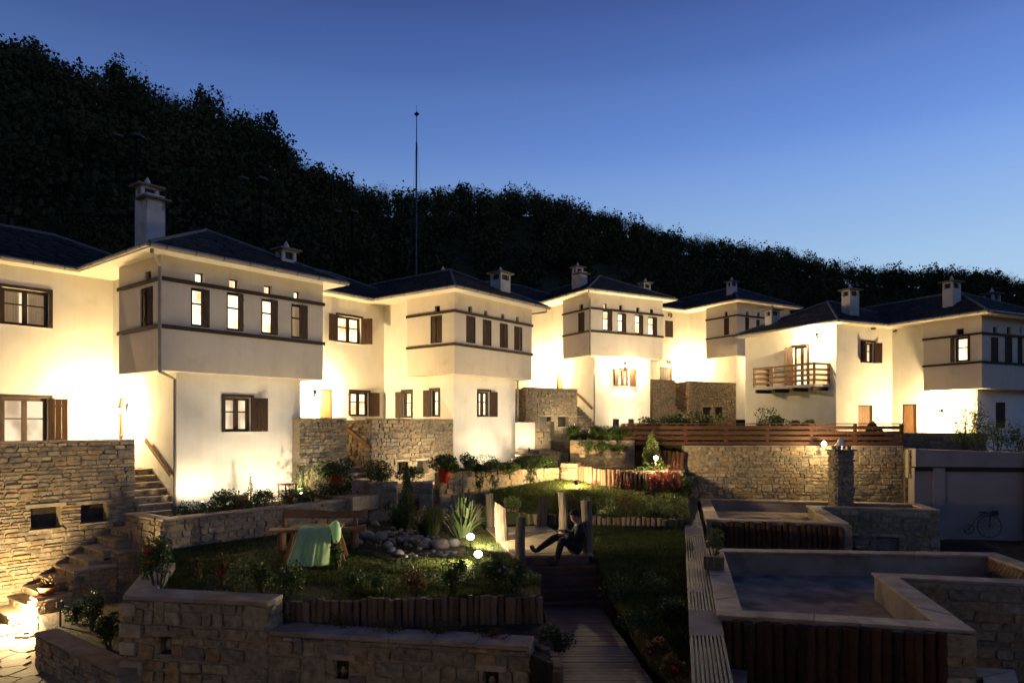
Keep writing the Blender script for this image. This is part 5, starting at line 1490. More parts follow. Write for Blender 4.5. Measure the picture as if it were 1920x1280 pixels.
def pedestal_lamp():
    p = at(50, 1176, 14.25)
    t = thing('pedestal_lamp', 'blazing globe lamp on a stone slab at bottom left', 'lamp', (p.x, p.y, .57), 0)
    h = .06
    mb = MB(); mb.box(-.16, .16, -.14, .14, 0, h); mb.build('slab', M['coping'], t, bevel=.006)
    mb = MB(); mb.lathe([(.05, h), (.05, h + .05)], (0, 0, 0), 8); mb.build('base', M['iron'], t)
    mb = MB(); mb.lathe([(.04, h + .05), (.085, h + .10), (.09, h + .16), (.06, h + .23), (.01, h + .26)], (0, 0, 0), 12); mb.build('globe', M['bulb'], t, smooth=True)
    point_light(t, (-.10, -.04, h + .50), 46, .06)
pedestal_lamp()
# ------------------------------------------------------------------ unseen hills and house round the back, added to block sky light
def sky_block_hills():
    V, F = [], []
    n = 40
    for i in range(n + 1):                      # from the right edge of the wooded hill round behind to its left edge
        a = math.radians(52 + (308 - 52) * i / n); c, s_ = math.sin(a), math.cos(a)
        h = 55 + 18 * math.sin(i * .9) + 10 * math.sin(i * 2.3)
        for r, z in ((90, .4), (130, h * .35), (190, h * .8), (240, h), (330, h * .7)): V.append((c * r, s_ * r, z))
    for i in range(n):
        for j in range(4): F.append((i * 5 + j, (i + 1) * 5 + j, (i + 1) * 5 + j + 1, i * 5 + j + 1))
    structure(np_mesh('sky_block_hills', V, F, M['hill'], smooth=True))
sky_block_hills()

def host_house():
    # unseen house behind the camera, added to block sky and hold an added lantern
    t = thing('village_house', 'house the view is taken from, unseen, added to block sky behind the camera', 'house', (0, -1.6, .5), 0, 'white houses stepping up the slope')
    mb = MB(); mb.box(-14, 14, -8, 0, 0, 8.2); mb.build('wall', M['white'], t)
    mb = MB(); mb.add([(-14.6, .7, 8.2), (14.6, .7, 8.2), (14.6, -8.6, 8.2), (-14.6, -8.6, 8.2), (-10, -4, 10), (10, -4, 10)], [(0, 1, 5, 4), (1, 2, 5), (2, 3, 4, 5), (3, 0, 4), (3, 2, 1, 0)]); mb.build('roof', M['slate'], t)
    mb = MB(); mb.box(-3, 3, .01, 2.4, 2.7, 2.9); mb.build('balcony_slab', M['concrete'], t)
    for i, (x, z, w) in enumerate(((-12.0, 3.6, HOSTW),)):
        l = thing('wall_lantern', 'added lantern on the unseen house behind the camera', 'lantern', (x, -1.6, z), math.pi / 2, 'iron wall lanterns')
        mb = MB(); mb.box(.004, .02, -.05, .05, -.12, .12); mb.tube([(.02, 0, .04), (.10, 0, .12), (.19, 0, .12), (.22, 0, .08)], .012, 6); mb.build('bracket', M['iron'], l)
        mb = MB(); mb.lathe([(.015, .07), (.03, .05), (.11, 0), (.115, -.01)], (.22, 0, 0), 6); mb.build('hood', M['iron'], l)
        mb = MB(); mb.lathe([(.085, -.012), (.06, -.17)], (.22, 0, 0), 6); mb.build('glass', M['lampglass'], l)
        point_light(l, (.36, 0, -.09), w, .08)  # added warm light on the front wall from behind the camera
HOSTW = 10
host_house()

# ------------------------------------------------------------------ plants
def lean_to(parent_loc): return Vector(parent_loc)
def shrub(label, loc, rx, ry, h, n, leaf, mat='leaf', seed=1, group=None, flowers=(), fmat='petal', fsize=.035, name='shrub', cat='shrub', lumps=8, aspect=.5, shell=.45, stems=5, bare=.0, up=0):
    rng = np.random.default_rng(seed)
    t = thing(name, label, cat, loc, 0, group)
    C = clump(rng, (0, 0, h * (.5 + bare / 2)), rx, ry, h * (.55 - bare / 2), lumps, n, shell)
    C = C[C[:, 2] > .01]
    V, F = leaf_quads(C, rng.uniform(.6, 1.4, len(C)) * leaf, rng, aspect, up)
    np_mesh('foliage', V, F, M[mat], t)
    mb = MB()
    for k in range(stems):
        q = C[rng.integers(0, len(C))]
        b = np.array([rng.uniform(-.2, .2) * rx, rng.uniform(-.2, .2) * ry, -.06])
        m = (b + q) / 2 + rng.uniform(-.1, .1, 3) * rx
        mb.tube([b, m, q], [.010 + .008 * h, .007 + .005 * h, .004], 5)
    mb.build('stems', M['stem'], t)
    for k in range(flowers if isinstance(flowers, int) else 0):
        cand = C[(C[:, 1] < -.15 * ry) & (C[:, 2] > .4 * h)]; cand = cand if len(cand) else C
        q = cand[rng.integers(0, len(cand))] * np.array([1.12, 1.25, 1.05])
        flower(t, q, fsize * rng.uniform(.75, 1.25), fmat, rng)
    return t
def flower(t, q, r, mat, rng):
    mb = MB()
    for ring, (k, s, tilt) in enumerate(((6, 1.0, .35), (5, .65, .9))):
        for i in range(k):
            a = 2 * math.pi * (i + .5 * ring) / k; ca, sa = math.cos(a), math.sin(a); rr = r * s
            ct, st = math.cos(tilt), math.sin(tilt)
            mb.add([(0, 0, 0), (rr * .55 * ct * ca - rr * .35 * sa, rr * .55 * ct * sa + rr * .35 * ca, rr * .55 * st), (rr * ct * ca, rr * ct * sa, rr * st), (rr * .55 * ct * ca + rr * .35 * sa, rr * .55 * ct * sa - rr * .35 * ca, rr * .55 * st)], [(0, 1, 2, 3)])
    o = mb.build('flower', M[mat], t, loc=tuple(q)); o.rotation_euler = (rng.uniform(-.6, .8), rng.uniform(-.6, .6), 0)
def tuft(label, loc, r, h, n, mat='leaf', seed=1, group=None, width=.008, name='grass_tuft', cat='grass plant', droop=.5, spread=.9, flowers=0, fmat='whitepetal', stiff=False):
    rng = np.random.default_rng(seed)
    t = thing(name, label, cat, loc, 0, group)
    a = rng.uniform(0, 2 * np.pi, n); rb = r * .35 * np.sqrt(rng.random(n)); rt = rb + spread * r * rng.random(n) ** .7
    hh = h * rng.uniform(.5, 1.05, n) * (1 - .25 * (rt / (r * 1.3)))
    if stiff: hh = h * (1 - .55 * (rt / (r * 1.3)) ** 1.5) * rng.uniform(.8, 1.0, n)
    ca, sa = np.cos(a), np.sin(a)
    w = width * rng.uniform(.7, 1.3, n)
    def ring(rad, z, ww): 
        return np.stack([rad * ca - sa * ww, rad * sa + ca * ww, z], 1), np.stack([rad * ca + sa * ww, rad * sa - ca * ww, z], 1)
    L = [ring(rb, np.zeros(n) - .03, w), ring(rb + (rt - rb) * .35, hh * .6, w * .95), ring(rb + (rt - rb) * .75, hh * (1 - .05 * droop), w * .7), ring(rt, hh * (1 - .35 * droop), w * .12)]
    V = np.stack([x for p in L for x in p], 1).reshape(-1, 3)
    b = np.arange(n)[:, None] * 8
    F = np.concatenate([b + np.array([[0, 1, 3, 2]]), b + np.array([[2, 3, 5, 4]]), b + np.array([[4, 5, 7, 6]])])
    np_mesh('foliage', V, F, M[mat], t)
    for k in range(flowers):
        i = rng.integers(0, n); flower(t, (rt[i] * .8 * ca[i], rt[i] * .8 * sa[i], hh[i]), .03, fmat, rng)
    return t
def conifer(label, loc, r, h, n, mat, seed, leaf=.05, name='cypress', cat='cypress', pw=.8, flame=0):
    rng = np.random.default_rng(seed)
    t = thing(name, label, cat, loc, 0)
    z = rng.random(n); rad = r * (1 - z) ** pw * np.minimum(1, z * 6 + .35) * (1 - .35 * rng.random(n) ** 2)
    a = rng.uniform(0, 2 * np.pi, n); rad *= 1 + .18 * np.sin(a * 3 + z * 14) + .12 * np.sin(a * 5 - z * 23)
    C = np.stack([rad * np.cos(a), rad * np.sin(a), z * h + .02], 1)
    V, F = leaf_quads(C, rng.uniform(.7, 1.4, n) * leaf, rng, .45, .45)
    np_mesh('foliage', V, F, M[mat], t)
    mb = MB(); mb.tube([(0, 0, -.1), (0, 0, h * .9)], [.03, .006], 6); mb.build('trunk', M['trunk'], t)
    return t

# roses and perennials along the front of the lawn
def gz(x, y): return 2.17
def rose(label, px, py_base, wpx, hpx, seed, flowers=0, mat='leaf', n=420, fmat='petal', z=2.17, leaf=.055):
    p = onz(px, py_base, z); s = p.y / FOCAL
    return shrub(label, p, wpx / 2 * s, wpx / 2 * s, hpx * s, int(n * 1.5), leaf, mat, seed, 'rose bushes along the lawn edge', flowers, fmat, .045, 'rose_bush', 'rose bush', 10, .55, .5, 9, .12)
rose('big rose bush with red blooms at the left corner of the lawn', 298, 1112, 70, 112, 1, 6, n=1100)
rose('small russet rose with one red bloom left of the lawn centre', 372, 1092, 28, 46, 2, 0, 'brownleaf', 200)
rose('thin rose carrying a single red bloom', 418, 1100, 30, 62, 3, 1, 'brownleaf', 220)
rose('leafy rose bush right of the single-bloom rose', 448, 1112, 64, 62, 4, 0, 'paleleaf', 480)
rose('upright rose bush in front of the green towel', 492, 1112, 40, 74, 5, 0, 'leaf', 420)
rose('wide dark rose bush left of the lawn middle', 545, 1116, 74, 58, 6, 0, 'leaf', 620)
rose('tall dark rose bush just right of the towel', 634, 1066, 34, 62, 7, 2, 'leaf', 380, 'pinkpetal')
rose('low rose bush at the middle of the lawn edge', 665, 1108, 60, 40, 8, 0, 'leaf', 380)
rose('dark rose bush right of the lawn middle', 775, 1118, 70, 52, 9, 0, 'brownleaf', 420)
rose('leggy rose bush below the rocks', 705, 1114, 44, 44, 90, 0, 'leaf', 260)
rose('bushy rose left of the lower spotlight', 850, 1112, 66, 72, 10, 1, 'leaf', 620, 'pinkpetal')
rose('dense flowering bush right of the lower spotlight', 932, 1106, 66, 72, 11, 2, 'leaf', 800, 'pinkpetal')
rose('dark bush against the deck steps', 972, 1112, 46, 56, 12, 0, 'leaf', 500)
# planter of the first house
def bed(label, H, u, v, z, rx, h, n, leaf, mat, seed, **k):
    f = 1.3 if mat == 'darkleaf' else 1.0
    return shrub(label, H.world(u, v, z), rx * f, rx * .8 * f, h * (1.45 if f > 1 else 1), int(n * f * f), leaf, mat, seed, **k)
bed('sunny yellow-green bush lit from below beside the far-left downpipe', A, 1.35, -.6, 2.72, .42, .62, 1100, .07, 'paleleaf', 21)
bed('low dark juniper at the left end of the planter', A, .1, -1.5, 2.72, .45, .30, 900, .05, 'darkleaf', 22)
bed('second low juniper in the planter', A, .95, -1.45, 2.72, .42, .28, 900, .05, 'darkleaf', 23)
bed('dark rounded shrub left of the red lantern', A, 2.1, -1.2, 2.72, .50, .42, 1300, .05, 'darkleaf', 24)
bed('dark rounded shrub under the red lantern', A, 3.1, -1.3, 2.72, .50, .40, 1300, .05, 'darkleaf', 25)
bed('dark spreading shrub right of the red lantern', A, 4.2, -1.2, 2.72, .55, .45, 1400, .05, 'darkleaf', 26)
bed('broad dark shrub below the first potted plant', A, 5.5, -1.2, 2.72, .65, .48, 1700, .05, 'darkleaf', 27)
bed('airy small-leaved plant glowing against the white wall', A, 4.05, -.35, 2.72, .38, 1.05, 190, .085, 'paleleaf', 28, bare=.35, stems=8)
conifer('thin pale seedling fir against the lit white wall', A.world(2.35, -.2, 2.75), .16, .78, 140, 'paleleaf', 29, .07, 'fir_seedling', 'fir seedling', 1.0)
tuft('reedy grass standing behind the log bench', A.world(5.4, -2.3, 2.2), .35, .75, 160, 'brownleaf', 30)
tuft('reddish reed clump right of the log bench', A.world(6.3, -2.6, 2.2), .35, .70, 140, 'brownleaf', 31)
# middle group round the stair of the second house
conifer('small bright-edged cypress in the middle of the garden', at(763, 968, 18.6), .24, 1.45, 2300, 'leaf', 32, .06)
p = at(702, 896, 20.35); shrub('clipped round shrub on the shaded stone planter', (p.x, p.y, 3.26), .70, .6, .66, 3200, .05, 'darkleaf', 33, shell=.25, lumps=12)
p = at(768, 892, 20.9); shrub('dark leafy shrub behind the small cypress', (p.x, p.y, 3.2), .55, .5, .55, 1100, .07, 'darkleaf', 34)
p = at(845, 880, 22.3); shrub('dark-leaved evergreen at the left end of the second bed', (p.x + .6, p.y, 3.35), .28, .28, .75, 420, .085, 'darkleaf', 35, bare=.2)
for i, (px, Y, rx, h, mat, lab) in enumerate(((905, 22.6, .75, .66, 'darkleaf', 'trailing juniper on the second bed, leftmost'), (945, 23.2, .65, .52, 'leaf', 'trailing rosemary in the middle of the second bed'), (985, 23.8, .75, .68, 'darkleaf', 'bushy rosemary right of the middle in the second bed'), (1020, 24.4, .62, .60, 'leaf', 'grey-green shrub at the right end of the second bed'))):
    p = at(px, 885, Y); shrub(lab, (p.x, p.y, 3.3), rx, .45, h, 2200, .06, mat, 40 + i)
for i, px in enumerate((900, 925, 1000)):
    Y = 22.1 + (px - 900) * .017; p = at(px, 890, Y)
    shrub(('leftmost', 'middle', 'rightmost')[i] + ' trailing shoots hanging over the second bed wall', (p.x, p.y - .22, 2.85 + .02 * i), .20, .12, .62, 420, .05, 'darkleaf', 45 + i, name='trailing_plant', cat='trailing plant')
tuft('pale-flowered lavender tuft left of the yucca', onz(812, 1003, 2.25), .42, .85, 420, 'paleleaf', 50, flowers=10, fmat='pinkpetal', width=.007)
tuft('dark ornamental grass below the small cypress', onz(752, 992, 2.2), .50, .75, 420, 'leaf', 51)
tuft('second dark ornamental grass between cypress and yucca', onz(800, 1002, 2.2), .50, .70, 420, 'leaf', 52)
tuft('spiky yucca lit from behind by the spotlight', onz(868, 1004, 2.25), .62, 1.15, 80, 'yucca', 53, width=.028, name='yucca', cat='yucca', droop=.12, spread=1.25, stiff=True)
tuft('small pale agave on the upper stone-walled bed', at(1095, 822, 25.6), .40, .42, 60, 'yucca', 54, width=.02, name='agave', cat='agave', droop=.2, stiff=True)
for i, (px, Y, r) in enumerate(((1072, 25.7, .45), (1118, 25.5, .5), (1142, 25.3, .55), (1168, 25.2, .45))):
    p = at(px, 822, Y); tuft(('leftmost', 'second', 'third', 'rightmost')[i] + ' rough grass clump on the upper stone-walled bed', (p.x, p.y - .3, 4.36), r, .66, 420, 'leaf', 55 + i)
for i, px in enumerate((1100, 1128, 1158)):
    p = at(px, 830, 24.7); shrub(('left', 'middle', 'right')[i] + ' trailing shoots over the curved stone wall', (p.x, p.y - .06, 3.92), .36, .12, .52, 700, .055, 'leaf', 60 + i, name='trailing_plant', cat='trailing plant')
conifer('cypress lit golden by the spotlight at its foot', at(1222, 878, 23.6), .38, 1.30, 2600, 'paleleaf', 63, .06, pw=.75)
p = at(1228, 872, 23.4); shrub('dark ground cover round the lit cypress', (p.x, p.y, 3.42), .75, .5, .22, 900, .05, 'leaf', 64)
for i, (px, Y, w, h, k) in enumerate(((1113, 23.35, .22, .35, 260), (1152, 22.95, .38, .75, 700), (1180, 22.8, .22, .6, 320), (1222, 22.55, .40, .85, 900), (1258, 22.55, .42, .9, 1100))):
    p = at(px, 905, Y); shrub(('smallest red creeper at the left of the pale palisade', 'broad red creeper left of the middle of the pale palisade', 'narrow red creeper at the middle of the pale palisade', 'dense red creeper right of the middle of the pale palisade', 'densest red creeper at the right end of the pale palisade')[i],
                              (p.x, p.y - .12, 2.72), w, .13, h, k, .045, 'redleaf', 65 + i, name='red_creeper', cat='creeper')
p = at(1290, 915, 22.4); shrub('dark bush where palisade and long wall meet', (p.x, p.y, 2.5), .32, .3, .95, 1100, .055, 'darkleaf', 71)
for i, (px, py, w, h, mat) in enumerate(((962, 965, 46, 30, 'paleleaf'), (1068, 970, 38, 38, 'brownleaf'), (1098, 968, 34, 30, 'paleleaf'), (1138, 972, 66, 30, 'paleleaf'), (1172, 972, 44, 36, 'brownleaf'), (1232, 970, 46, 26, 'paleleaf'), (1264, 970, 40, 34, 'paleleaf'))):
    Y = 19.6; p = at(px, py, Y); s = Y / FOCAL; p.z = zmid(p.x, p.y)
    shrub(('pale bush behind the split post', 'russet bush behind the tall crooked post', 'pale bush hidden behind the seated person', 'floodlit pale bush right of the stout post', 'russet bush right of the floodlit one', 'pale low bush second from the drain channel', 'pale low bush nearest the drain channel')[i], p, w / 2 * s, .3, h * s, 420, .065, mat, 72 + i)
# the bank behind the fence, the beds at the far right
for i, (px, Y, h, r) in enumerate(((1215, 31, .7, .8), (1252, 31.5, .9, .8), (1290, 32, 1.0, .9), (1330, 31.5, .85, .8), (1440, 31.5, 1.15, .9), (1470, 31, .9, .7), (1505, 30.5, .7, .6))):
    p = at(px, 800, Y); shrub(('first', 'second', 'third', 'fourth', 'fifth, tallest', 'sixth', 'seventh')[i] + ' shrub from the left on the bank behind the fence', (p.x, p.y, zb2(p.x, p.y)), r, .6, h, 800, .10, 'leaf', 80 + i, None, 4 if i in (1, 2) else (), 'whitepetal', .06)
p = at(1636, 838, 25.2); conifer('small dark fir behind the end of the fence', (p.x, p.y, 4.25), .55, .78, 700, 'darkleaf', 90, .16, 'fir_seedling', 'fir')
for i, (px, Y, h, r, mat) in enumerate(((1805, 24.8, 1.6, .5, 'leaf'), (1838, 24.6, 1.9, .6, 'leaf'), (1870, 24.4, 1.3, .6, 'leaf'), (1905, 24.2, 1.2, .6, 'darkleaf'))):
    p = at(px, 840, Y); shrub(('tall wispy broom at the corner of the balcony house', 'bushy broom right of the house corner', 'shorter broom near the right edge', 'dark broom at the right edge')[i], (p.x, p.y, 3.95), r, .4, h, 900, .09, mat, 91 + i, lumps=10, aspect=.3, up=.3)
def spray(label, px, py, Y, dx, h, seed):
    p = at(px, py, Y); rng = np.random.default_rng(seed); t = thing('broom_spray', label, 'plant', p)
    mb = MB(); P = [Vector((0, 0, 0)).lerp(Vector((dx, 0, h)), f) + Vector((0, 0, .2 * math.sin(f * 3))) for f in np.linspace(0, 1, 8)]
    mb.tube(P, [.015 * (1 - .1 * k) for k in range(8)], 5); mb.build('stems', M['stem'], t)
    f = rng.random(300); C = np.stack([dx * f + rng.normal(0, .05, 300), rng.normal(0, .05, 300), h * f + .2 * np.sin(f * 3) + rng.normal(0, .05, 300)], 1)
    V, F = leaf_quads(C, rng.uniform(.05, .1, 300), rng, .35); np_mesh('foliage', V, F, M['leaf'], t)
spray('long leaning spray in front of the glowing house wall', 1812, 842, 24.9, -.95, 1.75, 3); spray('short upright spray beside the house corner', 1832, 842, 24.7, -.12, 1.35, 4)
flat('planting_bed', [at(1765, 0, 24.1).xy, at(1990, 0, 23.2).xy, at(1990, 0, 25.8).xy, at(1765, 0, 26.2).xy], 3.98, M['soil'])
# dark beds right of the boardwalk and at bottom left
for i, (px, py, w, h, mat, fl) in enumerate(((1160, 1130, 90, 52, 'darkleaf', 0), (1225, 1120, 80, 48, 'leaf', 0), (1265, 1170, 66, 60, 'darkleaf', 0), (1190, 1190, 80, 56, 'darkleaf', 0), (1232, 1235, 70, 50, 'brownleaf', 3), (1270, 1275, 66, 55, 'brownleaf', 4), (1040, 1225, 66, 60, 'darkleaf', 0))):
    z = 1.75 if px > 1100 else 1.5; p = onz(px, py, z); s = p.y / FOCAL
    shrub(('dark low shrub beside the deck steps', 'feathery shrub on the right lawn', 'dark shrub against the drain channel', 'dark shrub right of the boardwalk', 'russet shrub with small red flowers beside the boardwalk', 'russet shrub with red flowers at the bottom right of the boardwalk', 'dark shrub left of the boardwalk in the log ring')[i], p, w / 2 * s, w / 2 * s, h * s, 900, .05, mat, 110 + i, None, fl, 'petal', .03)
for i, (px, py, w, h) in enumerate(((175, 1178, 60, 80), (205, 1215, 50, 70), (140, 1165, 46, 46))):
    p = onz(px, py, 1.02); s = p.y / FOCAL
    shrub(('dark shrub in the bed below the stepped piers', 'dark shrub against the foreground wall corner', 'low white-flowered plant in the bottom-left bed')[i], p, w / 2 * s, w / 2 * s, h * s, 800, .06, 'darkleaf', 120 + i, None, 4 if i == 2 else 1, 'whitepetal' if i == 2 else 'petal', .04)
for i, (px, py) in enumerate(((540, 1180), (640, 1190), (735, 1195), (830, 1200), (915, 1205))):
    p = onz(px, py, 1.74); shrub(('first', 'second', 'third', 'fourth', 'fifth')[i] + ' dim ground-cover plant from the left behind the front wall coping', p, .32, .28, .30, 420, .05, 'brownleaf', 130 + i, 'ground cover behind the front wall')

# trees one can tell apart on the hillside
def tree(label, px, Y, h, w, n, seed, leaf=.5, mat='forest', z=None, lumps=14):
    rng = np.random.default_rng(seed)
    z = hill_z(px, Y) if z is None else z
    t = thing('tree', label, 'tree', ((px - 960) / FOCAL * Y, Y, z - .3), 0)
    C = clump(rng, (0, 0, h * .62), w, w, h * .42, lumps, n, .4)
    V, F = leaf_quads(C, rng.uniform(.6, 1.4, n) * leaf, rng, .7); np_mesh('crown', V, F, M[mat], t)
    mb = MB(); mb.tube([(0, 0, 0), (.1, 0, h * .35), (-.1, .1, h * .75)], [h * .03, h * .022, h * .008], 7)
    for k in range(7):
        q = C[rng.integers(0, n)]; b = Vector((0, 0, h * rng.uniform(.3, .55))); mb.tube([b, (b + Vector(q)) / 2 + Vector((0, 0, .2)), q], [h * .012, h * .008, h * .003], 5)
    mb.build('trunk', M['trunk'], t)
tree('loose double-crowned tree standing out on the left skyline', 500, 112, 9.5, 2.7, 1300, 1, .42, lumps=9)
tree('round tree breaking the left skyline', 385, 109, 8.5, 3.0, 1500, 2, .42)
tree('tufted tree at the top left of the skyline', 58, 99, 8.5, 2.0, 600, 3, .40, lumps=8)
tree('bushy tree on the left skyline near the edge', 215, 104, 8.5, 2.6, 1100, 4, .42)
tree('thin sapling rising above the right skyline', 1636, 120, 10.0, 2.4, 260, 5, .40, lumps=12)
tree('small sapling on the far right skyline', 1742, 150, 8.0, 1.6, 160, 6, .40)
tree('rounded tree above the skyline behind the mast', 872, 152, 8.5, 3.0, 900, 7, .5)
tree('olive-tinted tree on the slope behind the far-left house', 140, 40, 9.5, 2.6, 3800, 8, .22, 'forest', z=9.2, lumps=22)

# ------------------------------------------------------------------ furniture and small things
def bench():
    p = onz(603, 1027, 2.18); rz = math.radians(10)
    t = thing('log_bench', 'rustic slab bench with wavy backrest in front of the planter', 'bench', p, rz)
    rng = random.Random(2)
    def slab(name, x0, x1, yc, zc, th, hh, wav, parent, tilt=0):
        mb = MB(); n = 16; V, F = [], []
        for i in range(n + 1):
            f = i / n; x = x0 + (x1 - x0) * f
            top = zc + hh / 2 + wav * math.sin(f * 5.2 + .6) ; bot = zc - hh / 2 + wav * .5 * math.sin(f * 4 + 2)
            if f > .9: top += .05 * (f - .9) * 10; bot -= .03 * (f - .9) * 10
            for y, z in ((-th / 2, bot + .02), (-th / 2, top - .02), (-th / 4, top), (th / 2, top - .015), (th / 2, bot), (0, bot)): V.append((x, yc + y + tilt * (z - zc), z))
        m = 6
        for i in range(n):
            for j in range(m): F.append((i * m + j, i * m + (j + 1) % m, (i + 1) * m + (j + 1) % m, (i + 1) * m + j))
        F.append(tuple(range(m - 1, -1, -1))); F.append(tuple(n * m + j for j in range(m)))
        mb.add(V, F); return mb.build(name, M['benchwood'], parent)
    slab('seat', -1.12, .98, 0, .43, .46, .08, .006, t)
    slab('backrest', -.85, 1.0, .28, .74, .09, .17, .035, t, .15)
    for x in (-.86, .74):
        mb = MB(); mb.tube([(x, -.08, -.05), (x, -.08, .39)], [.10, .085], 10); mb.build('leg', M['benchwood'], t)
        mb = MB(); mb.tube([(x, .16, -.05), (x, .24, .45), (x, .33, .80)], [.06, .055, .045], 8); mb.build('backrest_support', M['benchwood'], t)
M['benchwood'] = surf('varnished_slab_wood', (.15, .07, .027), (.24, .115, .045), 3, .5, .3, 20, stretch=(1.5, 8, 8), spec=.4)
bench()
def towel_mat():
    m, nt, p = new_mat('green_towel'); N, L = nt.nodes, nt.links
    tc = N.new('ShaderNodeTexCoord'); nz = N.new('ShaderNodeTexNoise'); nz.inputs['Scale'].default_value = 2.2
    L.new(tc.outputs['Object'], nz.inputs['Vector']); r = N.new('ShaderNodeValToRGB'); L.new(nz.outputs[0], r.inputs[0])
    r.color_ramp.elements[0].position, r.color_ramp.elements[0].color = .35, (.52, .74, .46, 1); r.color_ramp.elements[1].position, r.color_ramp.elements[1].color = .65, (.70, .84, .48, 1)
    d = N.new('ShaderNodeBsdfDiffuse'); t = N.new('ShaderNodeBsdfTranslucent'); mx = N.new('ShaderNodeMixShader'); mx.inputs[0].default_value = .45
    L.new(r.outputs[0], d.inputs[0]); L.new(r.outputs[0], t.inputs[0]); L.new(d.outputs[0], mx.inputs[1]); L.new(t.outputs[0], mx.inputs[2]); L.new(mx.outputs[0], N['Material Output'].inputs[0])
    return m
M['towel'] = towel_mat()
def table_and_towel():
    p = onz(592, 1052, 2.17)
    t = thing('trestle_table', 'low wooden trestle table with slanting legs under the green towel', 'table', p, math.radians(8))
    for k in range(4): mb = MB(); mb.box(-.52, .52, -.28 + k * .21, -.28 + k * .21 + .2, .66, .70); mb.build('board', M['benchwood'], t, bevel=.006)
    for x in (-.40, .40):
        for y in (-.16, .42):
            mb = MB(); q = .20 if x > 0 else -.20
            mb.hexa([(x + q - .035, y - .035, -.03), (x + q + .035, y - .035, -.03), (x + q + .035, y + .035, -.03), (x + q - .035, y + .035, -.03), (x - .035, y - .035, .66), (x + .035, y - .035, .66), (x + .035, y + .035, .66), (x - .035, y + .035, .66)])
            mb.build('leg', M['benchwood'], t)
    tw = thing('towel', 'pale green towel draped over the trestle table down to the grass', 'towel', p, math.radians(8))
    nx, ny = 46, 34; V, F = [], []
    for i in range(nx + 1):
        f = i / nx
        for j in range(ny + 1):
            g = j / ny
            if g < .25:
                y = .16 - (.16 + .33) * (g / .25); z = .712 + .008 * math.sin(f * 17 + g * 9); sp = 0
            else:
                h = (g - .25) / .75; sp = h
                y = -.33 - .02 - .22 * h ** 1.3; z = .70 - .69 * h ** .95
            fold = math.sin(f * 21 + .8 * math.sin(f * 7)) * .5 + math.sin(f * 37 + 1.3) * .25
            x = (-.30 + .66 * f) * (1 + .30 * sp) - .13 * sp
            fold += .18 * noise.noise((f * 9, g * 5, 2)); y += .075 * fold * min(1, sp * 2.2); x += .018 * math.cos(f * 21) * sp
            if sp > .93: z = max(z, .015 + .01 * fold)
            V.append((x, y, z))
    for i in range(nx):
        for j in range(ny):
            a = i * (ny + 1) + j; F.append((a, a + ny + 1, a + ny + 2, a + 1))
    mb = MB(); mb.add(V, F); c = mb.build('cloth', M['towel'], tw, smooth=True)
    so = c.modifiers.new('thickness', 'SOLIDIFY'); so.thickness = .006
    mb = MB(); mb.tube([(.30, .0, .72), (.40, -.12, .78), (.44, -.30, .74), (.47, -.36, .55), (.43, -.38, .42)], [.05, .09, .10, .08, .04], 9, jit=.2, rng=random.Random(4)); mb.build('bunched_corner', M['towel'], tw, smooth=True)
table_and_towel()
def rock_mesh(seed):
    rng = random.Random(seed); V, F = [], []
    import bmesh
    bm = bmesh.new(); bmesh.ops.create_icosphere(bm, subdivisions=2, radius=1)
    for v in bm.verts:
        d = 1 + .22 * noise.noise(v.co * 1.3 + Vector((seed * 7.1, 0, 0))) + .08 * noise.noise(v.co * 3.1 + Vector((seed, 3, 0)))
        v.co *= d
    me = bpy.data.meshes.new('rock'); bm.to_mesh(me); bm.free(); me.materials.append(M['rock'])
    me.polygons.foreach_set('use_smooth', [True] * len(me.polygons))
    return me
ROCKS = [rock_mesh(i) for i in range(8)]
def rocks():
    rng = random.Random(12); n = 0
    def put(px, py, r, z, lab, nm, grp, flat_=.75):
        p = onz(px, py, z); o = bpy.data.objects.new(nm, rng.choice(ROCKS)); COL.objects.link(o)
        o.location = (p.x, p.y, z + r * .35); o.scale = (r * rng.uniform(.85, 1.25), r * rng.uniform(.8, 1.1), r * flat_ * rng.uniform(.85, 1.1)); o.rotation_euler = (rng.uniform(-.3, .3), rng.uniform(-.3, .3), rng.uniform(0, 6.3))
        tag(o, lab, 'rock', grp, 'thing')
    big = [(712, 1012, .20, 'pale round boulder in the middle of the rockery'), (703, 984, .12, 'pale upright stone at the back of the rockery'), (728, 1026, .14, 'dark boulder in front of the pale round one'), (800, 1024, .17, 'lit boulder left of the yucca'), (826, 1026, .20, 'broad lit boulder under the yucca'), (690, 1008, .17, 'dark boulder beside the bench end'), (748, 1040, .12, 'angular stone at the front tip of the rockery'), (735, 1034, .10, 'white-edged stone near the front tip'), (850, 1022, .16, 'flat boulder beside the spotlight'), (782, 1012, .13, 'brown boulder behind the lit one'), (668, 1020, .15, 'brown boulder half under the bench'), (725, 1003, .12, 'flat stone behind the pale round boulder')]
    for px, py, r, lab in big: put(px, py, r, 2.2, lab, 'boulder', 'boulders of the rockery')
    for k in range(110):
        f = rng.random(); px = 722 + 90 * f + rng.uniform(-22, 18); py = 990 + rng.uniform(0, 44) * (.5 + .5 * f) + rng.uniform(-4, 4)
        put(px, py, rng.uniform(.03, .062), 2.24, 'pale fist-sized stone in the pebble bed of the rockery', 'pebble', 'pebbles filling the rockery', .7)
    for k in range(22):
        px = 745 + k * 5.2 + rng.uniform(-3, 3); py = 1044 - .25 * k + rng.uniform(-3, 3)
        put(px, py, rng.uniform(.04, .075), 2.18, 'angular stone in the front edge of the rockery', 'edge_stone', 'edge stones of the rockery', .6)
rocks()
mb = MB()
